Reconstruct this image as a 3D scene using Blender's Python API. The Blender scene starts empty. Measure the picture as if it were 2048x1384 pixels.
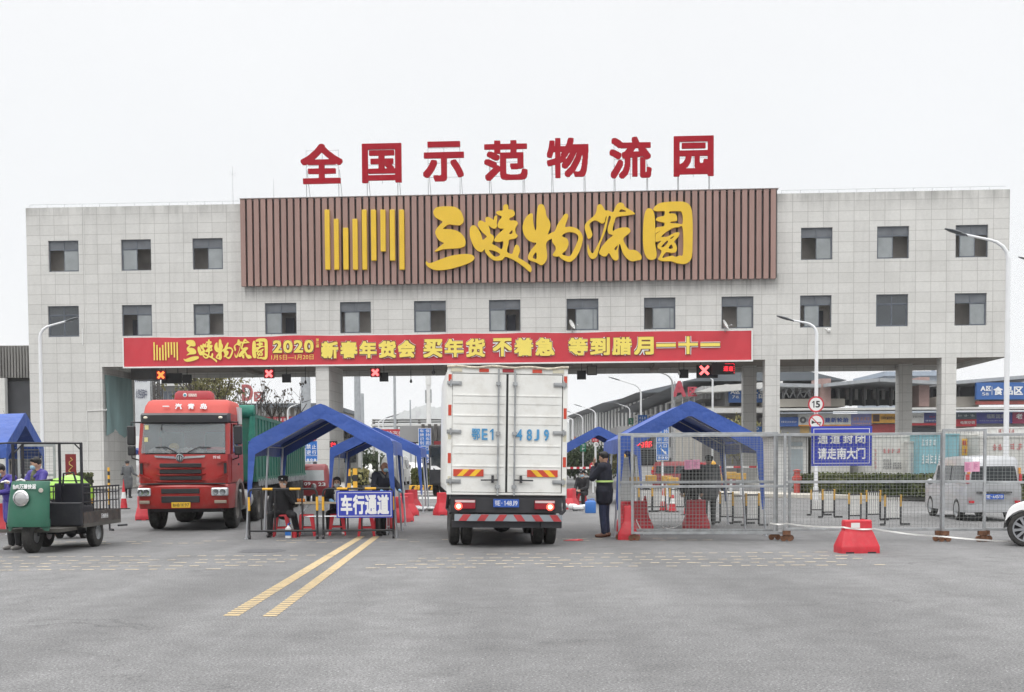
import bpy, bmesh, math, random
import numpy as np
from mathutils import Vector, Matrix, Euler
random.seed(7)
sc = bpy.context.scene
COL = sc.collection
R = math.radians

# ------------------------------------------------------------ camera (calibrated on the gate facade) ------------
FPX, CAMH = 2300.0, 1.55                     # focal length in pixels of a 2048 px wide frame, eye height
PITCH, ROLL = R(2.4), 0.0062
PPX, PPY = 1024.0, 923.0 + FPX * math.tan(PITCH)
c_f = np.array([0, math.cos(PITCH), -math.sin(PITCH)])
_u = np.array([0, math.sin(PITCH), math.cos(PITCH)]); _r = np.array([1.0, 0, 0])
c_r = math.cos(ROLL) * _r - math.sin(ROLL) * _u
c_u = math.sin(ROLL) * _r + math.cos(ROLL) * _u
cam = bpy.data.cameras.new('camera'); cam_o = bpy.data.objects.new('camera', cam); COL.objects.link(cam_o)
cam.sensor_width = 36.0; cam.sensor_fit = 'HORIZONTAL'; cam.lens = FPX / 2048 * 36.0
cam.shift_y = (PPY - 692.0) / 2048.0
cam.clip_start = 0.1; cam.clip_end = 9000
cam_o.matrix_world = Matrix(((c_r[0], c_u[0], -c_f[0], 0), (c_r[1], c_u[1], -c_f[1], 0), (c_r[2], c_u[2], -c_f[2], CAMH), (0, 0, 0, 1)))
sc.camera = cam_o

# ------------------------------------------------------------ light: bright overcast ---------------------------
w = bpy.data.worlds.new('World'); sc.world = w; w.use_nodes = True
nt = w.node_tree; N = nt.nodes; L = nt.links
bg = N['Background']
sky = N.new('ShaderNodeTexSky'); sky.sky_type = 'NISHITA'; sky.sun_disc = False
sky.sun_elevation = R(52); sky.sun_rotation = R(200); sky.dust_density = 4.0; sky.air_density = 1.0
tc = N.new('ShaderNodeTexCoord'); sx = N.new('ShaderNodeSeparateXYZ'); L.new(tc.outputs['Generated'], sx.inputs[0])
cr = N.new('ShaderNodeValToRGB'); L.new(sx.outputs['Z'], cr.inputs[0])      # cloud layer: brighter overhead
e = cr.color_ramp.elements
e[0].position = 0.0; e[0].color = (0.825, 0.84, 0.865, 1)
e[1].position = 1.0; e[1].color = (3.2, 3.2, 3.21, 1)
x = e.new(0.09); x.color = (0.885, 0.90, 0.915, 1)
x = e.new(0.25); x.color = (0.925, 0.94, 0.955, 1)
x = e.new(0.41); x.color = (0.975, 0.98, 0.99, 1)
x = e.new(0.5); x.color = (1.6, 1.61, 1.62, 1)
mixn = N.new('ShaderNodeMix'); mixn.data_type = 'RGBA'; mixn.inputs['Factor'].default_value = 0.93
cn = N.new('ShaderNodeTexNoise'); cn.inputs['Scale'].default_value = 2.2; cn.inputs['Detail'].default_value = 4; L.new(tc.outputs['Generated'], cn.inputs['Vector'])
cm = N.new('ShaderNodeMapRange'); cm.inputs['From Min'].default_value = 0.3; cm.inputs['From Max'].default_value = 0.7; cm.inputs['To Min'].default_value = 9.7; cm.inputs['To Max'].default_value = 10.25; L.new(cn.outputs['Fac'], cm.inputs[0])     # faint cloud tone
sc_ = N.new('ShaderNodeVectorMath'); sc_.operation = 'SCALE'; L.new(cm.outputs[0], sc_.inputs['Scale'])
L.new(cr.outputs[0], sc_.inputs[0])
L.new(sky.outputs[0], mixn.inputs['A']); L.new(sc_.outputs[0], mixn.inputs['B'])
L.new(mixn.outputs['Result'], bg.inputs['Color']); bg.inputs['Strength'].default_value = 0.1
sun = bpy.data.lights.new('sun', 'SUN'); sun.energy = 0.7; sun.angle = R(25); sun.color = (1, 0.97, 0.92)
sun_o = bpy.data.objects.new('sun', sun); COL.objects.link(sun_o)
sun_o.rotation_euler = (R(38), 0, R(-20))
sc.view_settings.view_transform = 'Standard'; sc.view_settings.look = 'None'
sc.view_settings.exposure = 0.0; sc.view_settings.gamma = 1.0
sc.cycles.max_bounces = 6; sc.cycles.diffuse_bounces = 3; sc.cycles.glossy_bounces = 3
sc.cycles.transmission_bounces = 5; sc.cycles.transparent_max_bounces = 12; sc.cycles.volume_bounces = 1
sc.cycles.use_denoising = True
sc.cycles.caustics_reflective = False; sc.cycles.caustics_refractive = False

# ------------------------------------------------------------ measuring helpers ---------------------------------
CAMP = np.array([0, 0, CAMH])
def ray(px, py): return c_f + (px - PPX) / FPX * c_r - (py - PPY) / FPX * c_u
def G(px, py, z=0.0):
    d = ray(px, py); return Vector(CAMP + (z - CAMH) / d[2] * d)
def P(px, py, y):
    d = ray(px, py); return Vector(CAMP + y / d[1] * d)
BA, BD = R(3.25), 70.0                       # the gate building: facade turned by BA, 70 m away
b_x = np.array([math.cos(BA), -math.sin(BA), 0]); b_y = np.array([math.sin(BA), math.cos(BA), 0]); b_o = np.array([0, BD, 0])
def B(px, py, v=0.0):                        # pixel -> (u, z) on the facade plane pushed back by v
    d = ray(px, py); p = CAMP + ((b_o + b_y * v - CAMP) @ b_y) / (d @ b_y) * d
    return float((p - b_o) @ b_x), float(p[2])

# ------------------------------------------------------------ materials -----------------------------------------
MATS = {}
def mat(name, col, rough=0.6, metal=0.0, var=0.12, scale=3.0, bump=0.0, bscale=40.0, spec=0.5, emit=None, es=1.0, streak=0.0, coat=0.0, trans=0.0, dirt=None, damt=0.5, bd=0.02):
    if name in MATS: return MATS[name]
    m = bpy.data.materials.new(name); m.use_nodes = True; n = m.node_tree.nodes; l = m.node_tree.links
    b = n['Principled BSDF']
    b.inputs['Roughness'].default_value = rough; b.inputs['Metallic'].default_value = metal
    b.inputs['Specular IOR Level'].default_value = spec
    if coat: b.inputs['Coat Weight'].default_value = coat; b.inputs['Coat Roughness'].default_value = 0.08
    if trans: b.inputs['Transmission Weight'].default_value = trans
    t = n.new('ShaderNodeTexCoord'); no = n.new('ShaderNodeTexNoise'); no.inputs['Scale'].default_value = scale; no.inputs['Detail'].default_value = 6
    if streak:
        mp = n.new('ShaderNodeMapping'); mp.inputs['Scale'].default_value = (1, 1, streak); l.new(t.outputs['Object'], mp.inputs[0]); l.new(mp.outputs[0], no.inputs['Vector'])
    else: l.new(t.outputs['Object'], no.inputs['Vector'])
    rp = n.new('ShaderNodeMapRange'); rp.inputs['From Min'].default_value = 0.3; rp.inputs['From Max'].default_value = 0.7
    rp.inputs['To Min'].default_value = 1 - var; rp.inputs['To Max'].default_value = 1 + var; l.new(no.outputs['Fac'], rp.inputs[0])
    mu = n.new('ShaderNodeVectorMath'); mu.operation = 'SCALE'; mu.inputs[0].default_value = col[:3]; l.new(rp.outputs[0], mu.inputs['Scale'])
    out = mu.outputs[0]
    if dirt:
        n2 = n.new('ShaderNodeTexNoise'); n2.inputs['Scale'].default_value = scale * 2.3; n2.inputs['Detail'].default_value = 8; n2.inputs['Roughness'].default_value = 0.7
        l.new(t.outputs['Object'], n2.inputs['Vector'])
        r2 = n.new('ShaderNodeMapRange'); r2.inputs['From Min'].default_value = 0.48; r2.inputs['From Max'].default_value = 0.72; r2.inputs['To Max'].default_value = damt
        l.new(n2.outputs['Fac'], r2.inputs[0])
        mx = n.new('ShaderNodeMix'); mx.data_type = 'RGBA'; l.new(r2.outputs[0], mx.inputs['Factor']); l.new(out, mx.inputs['A']); mx.inputs['B'].default_value = (*dirt, 1)
        out = mx.outputs['Result']
    l.new(out, b.inputs['Base Color'])
    if bump:
        n3 = n.new('ShaderNodeTexNoise'); n3.inputs['Scale'].default_value = bscale; n3.inputs['Detail'].default_value = 4; l.new(t.outputs['Object'], n3.inputs['Vector'])
        bp = n.new('ShaderNodeBump'); bp.inputs['Strength'].default_value = bump; bp.inputs['Distance'].default_value = bd; l.new(n3.outputs['Fac'], bp.inputs['Height']); l.new(bp.outputs[0], b.inputs['Normal'])
    if emit:
        b.inputs['Emission Color'].default_value = (*emit, 1); b.inputs['Emission Strength'].default_value = es
    MATS[name] = m; return m
def glass(name, col=(0.03, 0.035, 0.04), rough=0.05, alpha=0.35):
    if name in MATS: return MATS[name]
    m = bpy.data.materials.new(name); m.use_nodes = True; n = m.node_tree.nodes; l = m.node_tree.links; b = n['Principled BSDF']
    b.inputs['Roughness'].default_value = rough; b.inputs['Specular IOR Level'].default_value = 0.9 if 'windscreen' in name or 'window' in name else 0.4
    t = n.new('ShaderNodeTexCoord'); no = n.new('ShaderNodeTexNoise'); no.inputs['Scale'].default_value = 1.5; l.new(t.outputs['Object'], no.inputs['Vector'])
    rp = n.new('ShaderNodeMapRange'); rp.inputs['To Min'].default_value = 0.7; rp.inputs['To Max'].default_value = 1.3; l.new(no.outputs['Fac'], rp.inputs[0])
    mu = n.new('ShaderNodeVectorMath'); mu.operation = 'SCALE'; mu.inputs[0].default_value = col; l.new(rp.outputs[0], mu.inputs['Scale']); l.new(mu.outputs[0], b.inputs['Base Color'])
    b.inputs['Alpha'].default_value = alpha
    MATS[name] = m; return m

# ------------------------------------------------------------ mesh builder ---------------------------------------
_tc = {}; _asp = {}
def text_mesh(body, weight=0.0, res=2, shear=0.0):
    key = (body, weight, res, shear)
    if key not in _tc:
        c = bpy.data.curves.new('txt', 'FONT'); c.body = body; c.size = 1; c.offset = weight; c.extrude = 0.05; c.resolution_u = res; c.shear = shear
        o = bpy.data.objects.new('txt', c); COL.objects.link(o)
        dg = bpy.context.evaluated_depsgraph_get(); dg.update()
        m = bpy.data.meshes.new_from_object(o.evaluated_get(dg))
        v = np.array([x.co[:] for x in m.vertices]); f = [tuple(p.vertices) for p in m.polygons]
        bpy.data.objects.remove(o); bpy.data.curves.remove(c); bpy.data.meshes.remove(m)
        lo, hi = v[:, :2].min(0), v[:, :2].max(0); sz = np.maximum(hi - lo, 1e-6); _asp[key] = tuple(sz)
        v[:, :2] = (v[:, :2] - lo) / sz; v[:, 2] = (v[:, 2] + 0.05) / 0.1
        _tc[key] = (v, f)
    return _tc[key]
def shape_mesh(splines, sub=0):
    """closed 2D outlines (holes by even-odd) -> triangulated slab with z in 0..1"""
    c = bpy.data.curves.new('shp', 'CURVE'); c.dimensions = '2D'; c.fill_mode = 'BOTH'; c.extrude = 0.5
    for pts in splines:
        p = np.array(pts, float)
        if sub:
            q = []
            n = len(p)
            for i in range(n):
                a, b_, c_, d = p[i - 1], p[i], p[(i + 1) % n], p[(i + 2) % n]
                for k in range(sub):
                    t = k / sub
                    q.append(0.5 * ((2 * b_) + (-a + c_) * t + (2 * a - 5 * b_ + 4 * c_ - d) * t * t + (-a + 3 * b_ - 3 * c_ + d) * t ** 3) * 1.0)
            p = np.array(q)
        s = c.splines.new('POLY'); s.points.add(len(p) - 1); s.use_cyclic_u = True
        for i, (x_, y_) in enumerate(p): s.points[i].co = (x_, y_, 0, 1)
    o = bpy.data.objects.new('shp', c); COL.objects.link(o)
    dg = bpy.context.evaluated_depsgraph_get(); dg.update()
    m = bpy.data.meshes.new_from_object(o.evaluated_get(dg))
    v = np.array([x.co[:] for x in m.vertices]); f = [tuple(pp.vertices) for pp in m.polygons]
    bpy.data.objects.remove(o); bpy.data.curves.remove(c); bpy.data.meshes.remove(m)
    v[:, 2] += 0.5
    return v, f

_gc = {}
def bold_glyph(ch, weight, NN=104):
    """a glyph thickened evenly: rasterised, dilated, and its outline traced again"""
    key = (ch, weight)
    if key in _gc: return _gc[key]
    if ch == '1':
        v, f = shape_mesh([[(.56, 0), (1, 0), (1, 1), (.66, 1), (0, .80), (0, .66), (.56, .78)]]); _gc[key] = (v, f); return _gc[key]
    v, f = text_mesh(ch, 0.0, 3)
    asp = _asp[(ch, 0.0, 3, 0.0)]
    pad = int(NN * weight) + 4; W_, H_ = int(NN * asp[0]) + 2 * pad, int(NN * asp[1]) + 2 * pad
    g = np.zeros((H_, W_), bool); q = np.stack([v[:, 0] * asp[0] * NN + pad, v[:, 1] * asp[1] * NN + pad], 1)
    for t in f:
        if any(v[i][2] < 0.99 for i in t): continue
        for k in range(1, len(t) - 1):
            a, b, c = q[t[0]], q[t[k]], q[t[k + 1]]
            x0, x1 = int(min(a[0], b[0], c[0])), int(max(a[0], b[0], c[0])) + 2; y0, y1 = int(min(a[1], b[1], c[1])), int(max(a[1], b[1], c[1])) + 2
            X, Y = np.meshgrid(np.arange(x0, x1) , np.arange(y0, y1))
            def ed(p, r): return (r[0] - p[0]) * (Y - p[1]) - (r[1] - p[1]) * (X - p[0])
            e1, e2, e3 = ed(a, b), ed(b, c), ed(c, a)
            g[y0:y1, x0:x1] |= ((e1 >= -1e-6) & (e2 >= -1e-6) & (e3 >= -1e-6)) | ((e1 <= 1e-6) & (e2 <= 1e-6) & (e3 <= 1e-6))
    r = max(1, int(round(weight * NN))); h = g.copy()
    for dx in range(-r, r + 1):
        hh = r
        for dy in range(-hh, hh + 1): h |= np.roll(np.roll(g, dx, 1), dy, 0)
    F_ = h.astype(float)
    for _ in range(1): F_ = (F_ + np.roll(F_, 1, 0) + np.roll(F_, -1, 0) + np.roll(F_, 1, 1) + np.roll(F_, -1, 1)) / 5
    seg = {}
    def ip(p, q_):
        a, b = F_[p[1], p[0]] - .5, F_[q_[1], q_[0]] - .5; t = a / (a - b); return (p[0] + (q_[0] - p[0]) * t, p[1] + (q_[1] - p[1]) * t)
    B_ = F_ > .5
    ys, xs = np.nonzero((B_[:-1, :-1] != B_[1:, :-1]) | (B_[:-1, :-1] != B_[:-1, 1:]) | (B_[:-1, :-1] != B_[1:, 1:]) )
    for y, x in zip(ys.tolist(), xs.tolist()):
        c = [(x, y), (x + 1, y), (x + 1, y + 1), (x, y + 1)]; s_ = [bool(B_[p[1], p[0]]) for p in c]
        ent, ext = [], []
        for i in range(4):
            if s_[i] != s_[(i + 1) % 4]: (ext if s_[i] else ent).append((min(c[i], c[(i + 1) % 4]), max(c[i], c[(i + 1) % 4])))
        for a, b in zip(ent, ext): seg[b] = a
    loops = []
    while seg:
        k0, k1 = seg.popitem(); lp = [k0]
        while k1 != k0:
            lp.append(k1)
            if k1 not in seg: break
            k1 = seg.pop(k1)
        p = [ip(*k) for k in lp]
        if len(p) < 6: continue
        def dp(pts):
            if len(pts) < 3: return pts[:1]
            a, b = np.array(pts[0]), np.array(pts[-1]); d = b - a; L_ = math.hypot(*d) + 1e-9; A_ = np.array(pts)
            ds = np.abs(d[0] * (A_[:, 1] - a[1]) - d[1] * (A_[:, 0] - a[0])) / L_; i = int(ds.argmax())
            return pts[:1] if ds[i] < .35 else dp(pts[:i + 1]) + dp(pts[i:])
        m = len(p) // 2; loops.append(dp(p[:m + 1]) + dp(p[m:] + p[:1]))
    vf = shape_mesh([l for l in loops if len(l) > 2]); vv = vf[0]; lo, hi = vv[:, :2].min(0), vv[:, :2].max(0); sz = hi - lo
    if ch in '一—-': lo = lo - np.array([0, NN * .4]); sz = np.array([sz[0], NN * .85 + 2 * r])
    vv[:, :2] = (vv[:, :2] - lo) / sz
    _gc[key] = (vv, vf[1]); return _gc[key]

class MB:
    def __init__(s): s.v = []; s.f = []; s.m = []
    def add(s, v, f, m=0):
        o = len(s.v); s.v.extend([tuple(map(float, p)) for p in v]); s.f.extend([tuple(i + o for i in q) for q in f]); s.m.extend([m] * len(f)); return s
    def box(s, a, b, m=0):
        x0, y0, z0 = a; x1, y1, z1 = b
        return s.add([(x0, y0, z0), (x1, y0, z0), (x1, y1, z0), (x0, y1, z0), (x0, y0, z1), (x1, y0, z1), (x1, y1, z1), (x0, y1, z1)],
                     [(0, 3, 2, 1), (4, 5, 6, 7), (0, 1, 5, 4), (1, 2, 6, 5), (2, 3, 7, 6), (3, 0, 4, 7)], m)
    def obox(s, c, size, rot=(0, 0, 0), m=0):
        M = Euler(rot).to_matrix(); h = Vector(size) / 2; c = Vector(c)
        v = [c + M @ Vector((a * h.x, b * h.y, d * h.z)) for d in (-1, 1) for a, b in ((-1, -1), (1, -1), (1, 1), (-1, 1))]
        return s.add(v, [(0, 3, 2, 1), (4, 5, 6, 7), (0, 1, 5, 4), (1, 2, 6, 5), (2, 3, 7, 6), (3, 0, 4, 7)], m)
    def bar(s, p0, p1, w, h=None, m=0, up=(0, 0, 1)):
        h = h or w; p0, p1 = Vector(p0), Vector(p1); d = (p1 - p0).normalized(); up = Vector(up)
        if abs(d.dot(up)) > 0.99: up = Vector((0, 1, 0))
        sx_ = d.cross(up).normalized() * w / 2; sz_ = sx_.cross(d).normalized() * h / 2
        v = [p + a * sx_ + b * sz_ for p in (p0, p1) for a, b in ((-1, -1), (1, -1), (1, 1), (-1, 1))]
        return s.add(v, [(0, 1, 2, 3), (7, 6, 5, 4), (0, 4, 5, 1), (1, 5, 6, 2), (2, 6, 7, 3), (3, 7, 4, 0)], m)
    def cyl(s, p0, p1, r0, r1=None, n=12, m=0, caps=True):
        r1 = r0 if r1 is None else r1
        return s.loft([ring(p0, Vector(p1) - Vector(p0), r0, n), ring(p1, Vector(p1) - Vector(p0), r1, n)], m, caps)
    def tube(s, pts, r, n=8, m=0, r1=None, caps=True):
        pts = [Vector(p) for p in pts]; rs = []; ref = None; k = len(pts)
        for i, p in enumerate(pts):
            d = (pts[min(i + 1, k - 1)] - pts[max(i - 1, 0)]).normalized()
            if ref is None: ref = d.orthogonal().normalized()
            ref = (ref - d * ref.dot(d)).normalized(); b = d.cross(ref)
            rr = r if r1 is None else r + (r1 - r) * i / max(k - 1, 1)
            rs.append([p + rr * (math.cos(2 * math.pi * j / n) * ref + math.sin(2 * math.pi * j / n) * b) for j in range(n)])
        return s.loft(rs, m, caps)
    def loft(s, rings, m=0, caps=True):
        n = len(rings[0]); v = [p for q in rings for p in q]; f = []
        for i in range(len(rings) - 1):
            for j in range(n):
                a, b = i * n + j, i * n + (j + 1) % n; f.append((a, b, b + n, a + n))
        if caps: f.append(tuple(range(n))[::-1]); f.append(tuple((len(rings) - 1) * n + j for j in range(n)))
        return s.add(v, f, m)
    def sphere(s, c, r, n=12, m=0, k=8):
        c = Vector(c); r = Vector((r, r, r)) if isinstance(r, (int, float)) else Vector(r)
        rs = [[c + Vector((r.x * math.sin(t) * math.cos(p), r.y * math.sin(t) * math.sin(p), -r.z * math.cos(t))) for p in [2 * math.pi * j / n for j in range(n)]] for t in [math.pi * max(.03, min(k - .03, i)) / k for i in range(k + 1)]]
        return s.loft(rs, m, True)
    def poly(s, pts, ext, m=0):
        pts = [Vector(p) for p in pts]; ext = Vector(ext); n = len(pts)
        v = pts + [p + ext for p in pts]
        f = [tuple(range(n)), tuple(range(2 * n - 1, n - 1, -1))] + [(i, i + n, (i + 1) % n + n, (i + 1) % n) for i in range(n)]
        return s.add(v, f, m)
    def quad(s, pts, m=0): return s.add(pts, [tuple(range(len(pts)))], m)
    def lathe(s, prof, c, ax=(0, 0, 1), n=20, m=0, caps=False):
        ax = Vector(ax).normalized(); c = Vector(c)
        return s.loft([ring(c + ax * z, ax, r_, n) for r_, z in prof], m, caps)
    def text(s, body, o, X, Y, w_, h_, d=0.01, m=0, weight=0.015, res=2, shear=0.0):
        if (weight >= 0.02 and len(body) == 1 and not shear) or body == '1': v, f = bold_glyph(body, weight)
        else: v, f = text_mesh(body, min(weight, 0.012), res, shear)
        if body in '一—-' and weight < .02: v = v * np.array([1, .12, 1]) + np.array([0, .42, 0])
        X, Y, o = Vector(X).normalized(), Vector(Y).normalized(), Vector(o); Nn = X.cross(Y)
        return s.add([o + X * (p[0] * w_) + Y * (p[1] * h_) + Nn * (p[2] * d) for p in v], f, m)
    def chars(s, body, o, X, Y, w_, h_, d=0.01, m=0, weight=0.015, gap=0.12, res=2):
        """each character fitted into its own equal cell, so wide and narrow glyphs keep a signwriter's pitch"""
        n = len(body); cw = w_ / (n + gap * (n - 1)); X = Vector(X).normalized()
        for i, ch in enumerate(body):
            if ch in ' 　': continue
            oo, ww, hh = Vector(o) + X * (i * cw * (1 + gap)), cw, h_
            if ch in '·.': ww, hh = cw * .35, h_ * .16; oo = oo + X * (cw * .32) + Vector(Y).normalized() * (h_ * .42 if ch == '·' else 0)
            elif ch in '1IlJ': ww = cw * (.45 if ch != 'J' else .8); oo = oo + X * (cw - ww) / 2
            s.text(ch, oo, X, Y, ww, hh, d, m, weight, res)
        return s
    def shape(s, vf, fn, m=0): return s.add([fn(p) for p in vf[0]], vf[1], m)
    def build(s, name, mats, parent=None, smooth=False, bevel=0.0, seg=2, loc=None, rot=None, ang=40):
        me = bpy.data.meshes.new(name); me.from_pydata(s.v, [], s.f)
        mats = mats if isinstance(mats, (list, tuple)) else [mats]
        for q in mats: me.materials.append(q)
        if len(mats) > 1: me.polygons.foreach_set('material_index', s.m)
        me.update()
        bm = bmesh.new(); bm.from_mesh(me); bmesh.ops.recalc_face_normals(bm, faces=bm.faces); bm.to_mesh(me); bm.free()
        o = bpy.data.objects.new(name, me); COL.objects.link(o)
        if smooth:
            me.polygons.foreach_set('use_smooth', [True] * len(me.polygons))
            try: me.set_sharp_from_angle(angle=R(ang))
            except Exception: pass
        if bevel:
            bv = o.modifiers.new('bevel', 'BEVEL'); bv.width = bevel; bv.segments = seg; bv.limit_method = 'ANGLE'; bv.angle_limit = R(35)
        if parent: o.parent = parent
        if loc is not None: o.location = loc
        if rot is not None: o.rotation_euler = rot
        return o
def ring(c, ax, r, n):
    c, ax = Vector(c), Vector(ax).normalized()
    ref = Vector((0, 0, 1)) if abs(ax.z) < 0.9 else Vector((1, 0, 0))
    a = ax.cross(ref).normalized(); b = ax.cross(a)
    return [c + r * (math.cos(2 * math.pi * j / n) * a + math.sin(2 * math.pi * j / n) * b) for j in range(n)]
def T(name, label, cat, loc=(0, 0, 0), rz=0.0, group=None, kind=None):
    o = bpy.data.objects.new(name, None); o.empty_display_size = 0.2; COL.objects.link(o); o.location = loc; o.rotation_euler = (0, 0, rz)
    return S(o, label, cat, group, kind)
def S(o, label=None, cat=None, group=None, kind=None):
    if label: o['label'] = label
    if cat: o['category'] = cat
    if group: o['group'] = group
    if kind: o['kind'] = kind
    return o
def dup(o, loc, rz=None, label=None, parent=None):
    c = o.copy(); COL.objects.link(c)
    if parent is None: c.location = loc
    else: c.parent = parent
    if rz is not None: c.rotation_euler = (0, 0, rz)
    if label: c['label'] = label
    for ch in list(o.children): dup(ch, None, None, None, c)
    return c
def lerp(a, b, t): return a + (b - a) * t
def rrect(x0, x1, y0, y1, r, n=4):
    q = []
    for cx, cy, a in ((x1 - r, y0 + r, -90), (x1 - r, y1 - r, 0), (x0 + r, y1 - r, 90), (x0 + r, y0 + r, 180)):
        for i in range(n + 1): t = R(a + 90 * i / n); q.append((cx + r * math.cos(t), cy + r * math.sin(t)))
    return q

# shared materials
white_p = mat('white_paint', (0.78, 0.78, 0.76), 0.45, var=0.06)
black_p = mat('black_paint', (0.02, 0.02, 0.022), 0.45)
dark_m = mat('dark_steel', (0.04, 0.04, 0.045), 0.55, 0.3)
steel = mat('galvanised_steel', (0.38, 0.395, 0.405), 0.5, 0.55, var=0.2, scale=6, dirt=(0.30, 0.24, 0.2), damt=0.25)
rubber = mat('tyre_rubber', (0.028, 0.027, 0.026), 0.85, var=0.35, scale=8, dirt=(0.10, 0.095, 0.085), damt=0.5)
chrome = mat('chrome', (0.7, 0.7, 0.7), 0.15, 1.0)
yellow_p = mat('yellow_paint', (0.78, 0.42, 0.035), 0.5)
red_pl = mat('red_plastic', (0.54, 0.020, 0.035), 0.5, var=0.12, scale=5, dirt=(0.42, 0.12, 0.11), damt=0.35)
blue_sg = mat('blue_sign_face', (0.035, 0.055, 0.42), 0.5, var=0.04)
blue_rd = mat('blue_road_sign_face', (0.02, 0.15, 0.50), 0.5, var=0.05)
white_t = mat('white_lettering', (0.82, 0.82, 0.82), 0.5, var=0.03)
red_t = mat('red_lettering', (0.34, 0.003, 0.014), 0.75, var=0.08, spec=0.2)
concrete = mat('concrete', (0.42, 0.41, 0.38), 0.9, var=0.12, scale=2, bump=0.2, dirt=(0.27, 0.26, 0.24), damt=0.4)
led_red = mat('lit_red_diodes', (0.3, 0.0, 0.0), 0.5, emit=(1.0, 0.03, 0.05), es=2.2)
led_x = mat('lit_cross_diodes', (0.4, 0.02, 0.02), 0.5, emit=(1.0, 0.15, 0.15), es=2.6)
led_org = mat('lit_orange_diodes', (0.3, 0.05, 0.0), 0.5, emit=(1.0, 0.26, 0.06), es=1.8)
# ============================================================ ground and road ===================================
def ground_mat():
    m = bpy.data.materials.new('asphalt'); m.use_nodes = True; n = m.node_tree.nodes; l = m.node_tree.links; b = n['Principled BSDF']
    t = n.new('ShaderNodeTexCoord')
    def noise(s, d=5, rgh=0.6, vec=None):
        q = n.new('ShaderNodeTexNoise'); q.inputs['Scale'].default_value = s; q.inputs['Detail'].default_value = d; q.inputs['Roughness'].default_value = rgh; l.new(vec or t.outputs['Object'], q.inputs['Vector']); return q.outputs['Fac']
    def rng(x, a, b_, c, d):
        q = n.new('ShaderNodeMapRange'); q.inputs['From Min'].default_value = a; q.inputs['From Max'].default_value = b_; q.inputs['To Min'].default_value = c; q.inputs['To Max'].default_value = d; l.new(x, q.inputs[0]); return q.outputs[0]
    def mul(a, b_):
        q = n.new('ShaderNodeMath'); q.operation = 'MULTIPLY'; l.new(a, q.inputs[0]); l.new(b_, q.inputs[1]); return q.outputs[0]
    big = rng(noise(0.22, 4), 0.35, 0.65, 0.88, 1.1)
    mid = rng(noise(2.5, 6, .7), 0.3, 0.7, 0.84, 1.13)
    fine = rng(noise(48, 3, .85), 0.34, 0.66, 0.42, 1.6)
    mp = n.new('ShaderNodeMapping'); mp.inputs['Scale'].default_value = (0.9, 0.06, 1); l.new(t.outputs['Object'], mp.inputs[0])
    wear = rng(noise(0.8, 3, .5, mp.outputs[0]), 0.35, 0.65, 0.82, 1.1)
    vor = n.new('ShaderNodeTexVoronoi'); vor.inputs['Scale'].default_value = 26; l.new(t.outputs['Object'], vor.inputs['Vector'])
    spk = rng(vor.outputs['Distance'], 0.06, 0.2, 2.1, 1.0)
    # hairline cracks
    vn = n.new('ShaderNodeTexVoronoi'); vn.feature = 'DISTANCE_TO_EDGE'; vn.inputs['Scale'].default_value = 0.13
    nd = n.new('ShaderNodeTexNoise'); nd.inputs['Scale'].default_value = 0.9; nd.inputs['Detail'].default_value = 6; l.new(t.outputs['Object'], nd.inputs['Vector'])
    ad = n.new('ShaderNodeVectorMath'); ad.operation = 'MULTIPLY_ADD'; l.new(nd.outputs['Color'], ad.inputs[0]); ad.inputs[1].default_value = (2.2, 2.2, 0); l.new(t.outputs['Object'], ad.inputs[2]); l.new(ad.outputs[0], vn.inputs['Vector'])
    crk = rng(vn.outputs['Distance'], 0.0, 0.0022, 0.74, 1.0)
    stain = rng(noise(0.8, 5, .65), 0.60, 0.70, 1.0, 0.80)
    v = mul(mul(mul(big, mid), mul(fine, wear)), mul(mul(spk, crk), stain))
    s = n.new('ShaderNodeVectorMath'); s.operation = 'SCALE'; s.inputs[0].default_value = (0.176, 0.175, 0.175); l.new(v, s.inputs['Scale']); l.new(s.outputs[0], b.inputs['Base Color'])
    b.inputs['Roughness'].default_value = 0.85; b.inputs['Specular IOR Level'].default_value = 0.3
    bp = n.new('ShaderNodeBump'); bp.inputs['Strength'].default_value = 0.35; bp.inputs['Distance'].default_value = 0.01; l.new(noise(90, 3, .7), bp.inputs['Height']); l.new(bp.outputs[0], b.inputs['Normal'])
    return m
asph = ground_mat()
mb = MB(); mb.quad([(-3800, -60, 0), (3800, -60, 0), (3800, 4700, 0), (-3800, 4700, 0)])
S(mb.build('road', asph), kind='structure')
def worn(name, col, cov=0.55, sc_=14.0):
    m = bpy.data.materials.new(name); m.use_nodes = True; n = m.node_tree.nodes; l = m.node_tree.links; b = n['Principled BSDF']
    t = n.new('ShaderNodeTexCoord'); no = n.new('ShaderNodeTexNoise'); no.inputs['Scale'].default_value = sc_; no.inputs['Detail'].default_value = 8; no.inputs['Roughness'].default_value = 0.75
    l.new(t.outputs['Object'], no.inputs['Vector'])
    r = n.new('ShaderNodeMapRange'); r.inputs['From Min'].default_value = cov - 0.07; r.inputs['From Max'].default_value = cov + 0.09; l.new(no.outputs['Fac'], r.inputs[0])
    mx = n.new('ShaderNodeMix'); mx.data_type = 'RGBA'; l.new(r.outputs[0], mx.inputs['Factor']); mx.inputs['A'].default_value = (*col, 1); mx.inputs['B'].default_value = (0.2, 0.2, 0.2, 1)
    l.new(mx.outputs['Result'], b.inputs['Base Color']); b.inputs['Roughness'].default_value = 0.8
    return m
yel_l = worn('worn_yellow_marking', (0.54, 0.41, 0.225), 0.575)
rum_l = worn('worn_rumble_marking', (0.56, 0.47, 0.33), 0.53, 9)
wht_l = worn('worn_white_marking', (0.55, 0.55, 0.53), 0.58)
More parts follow.
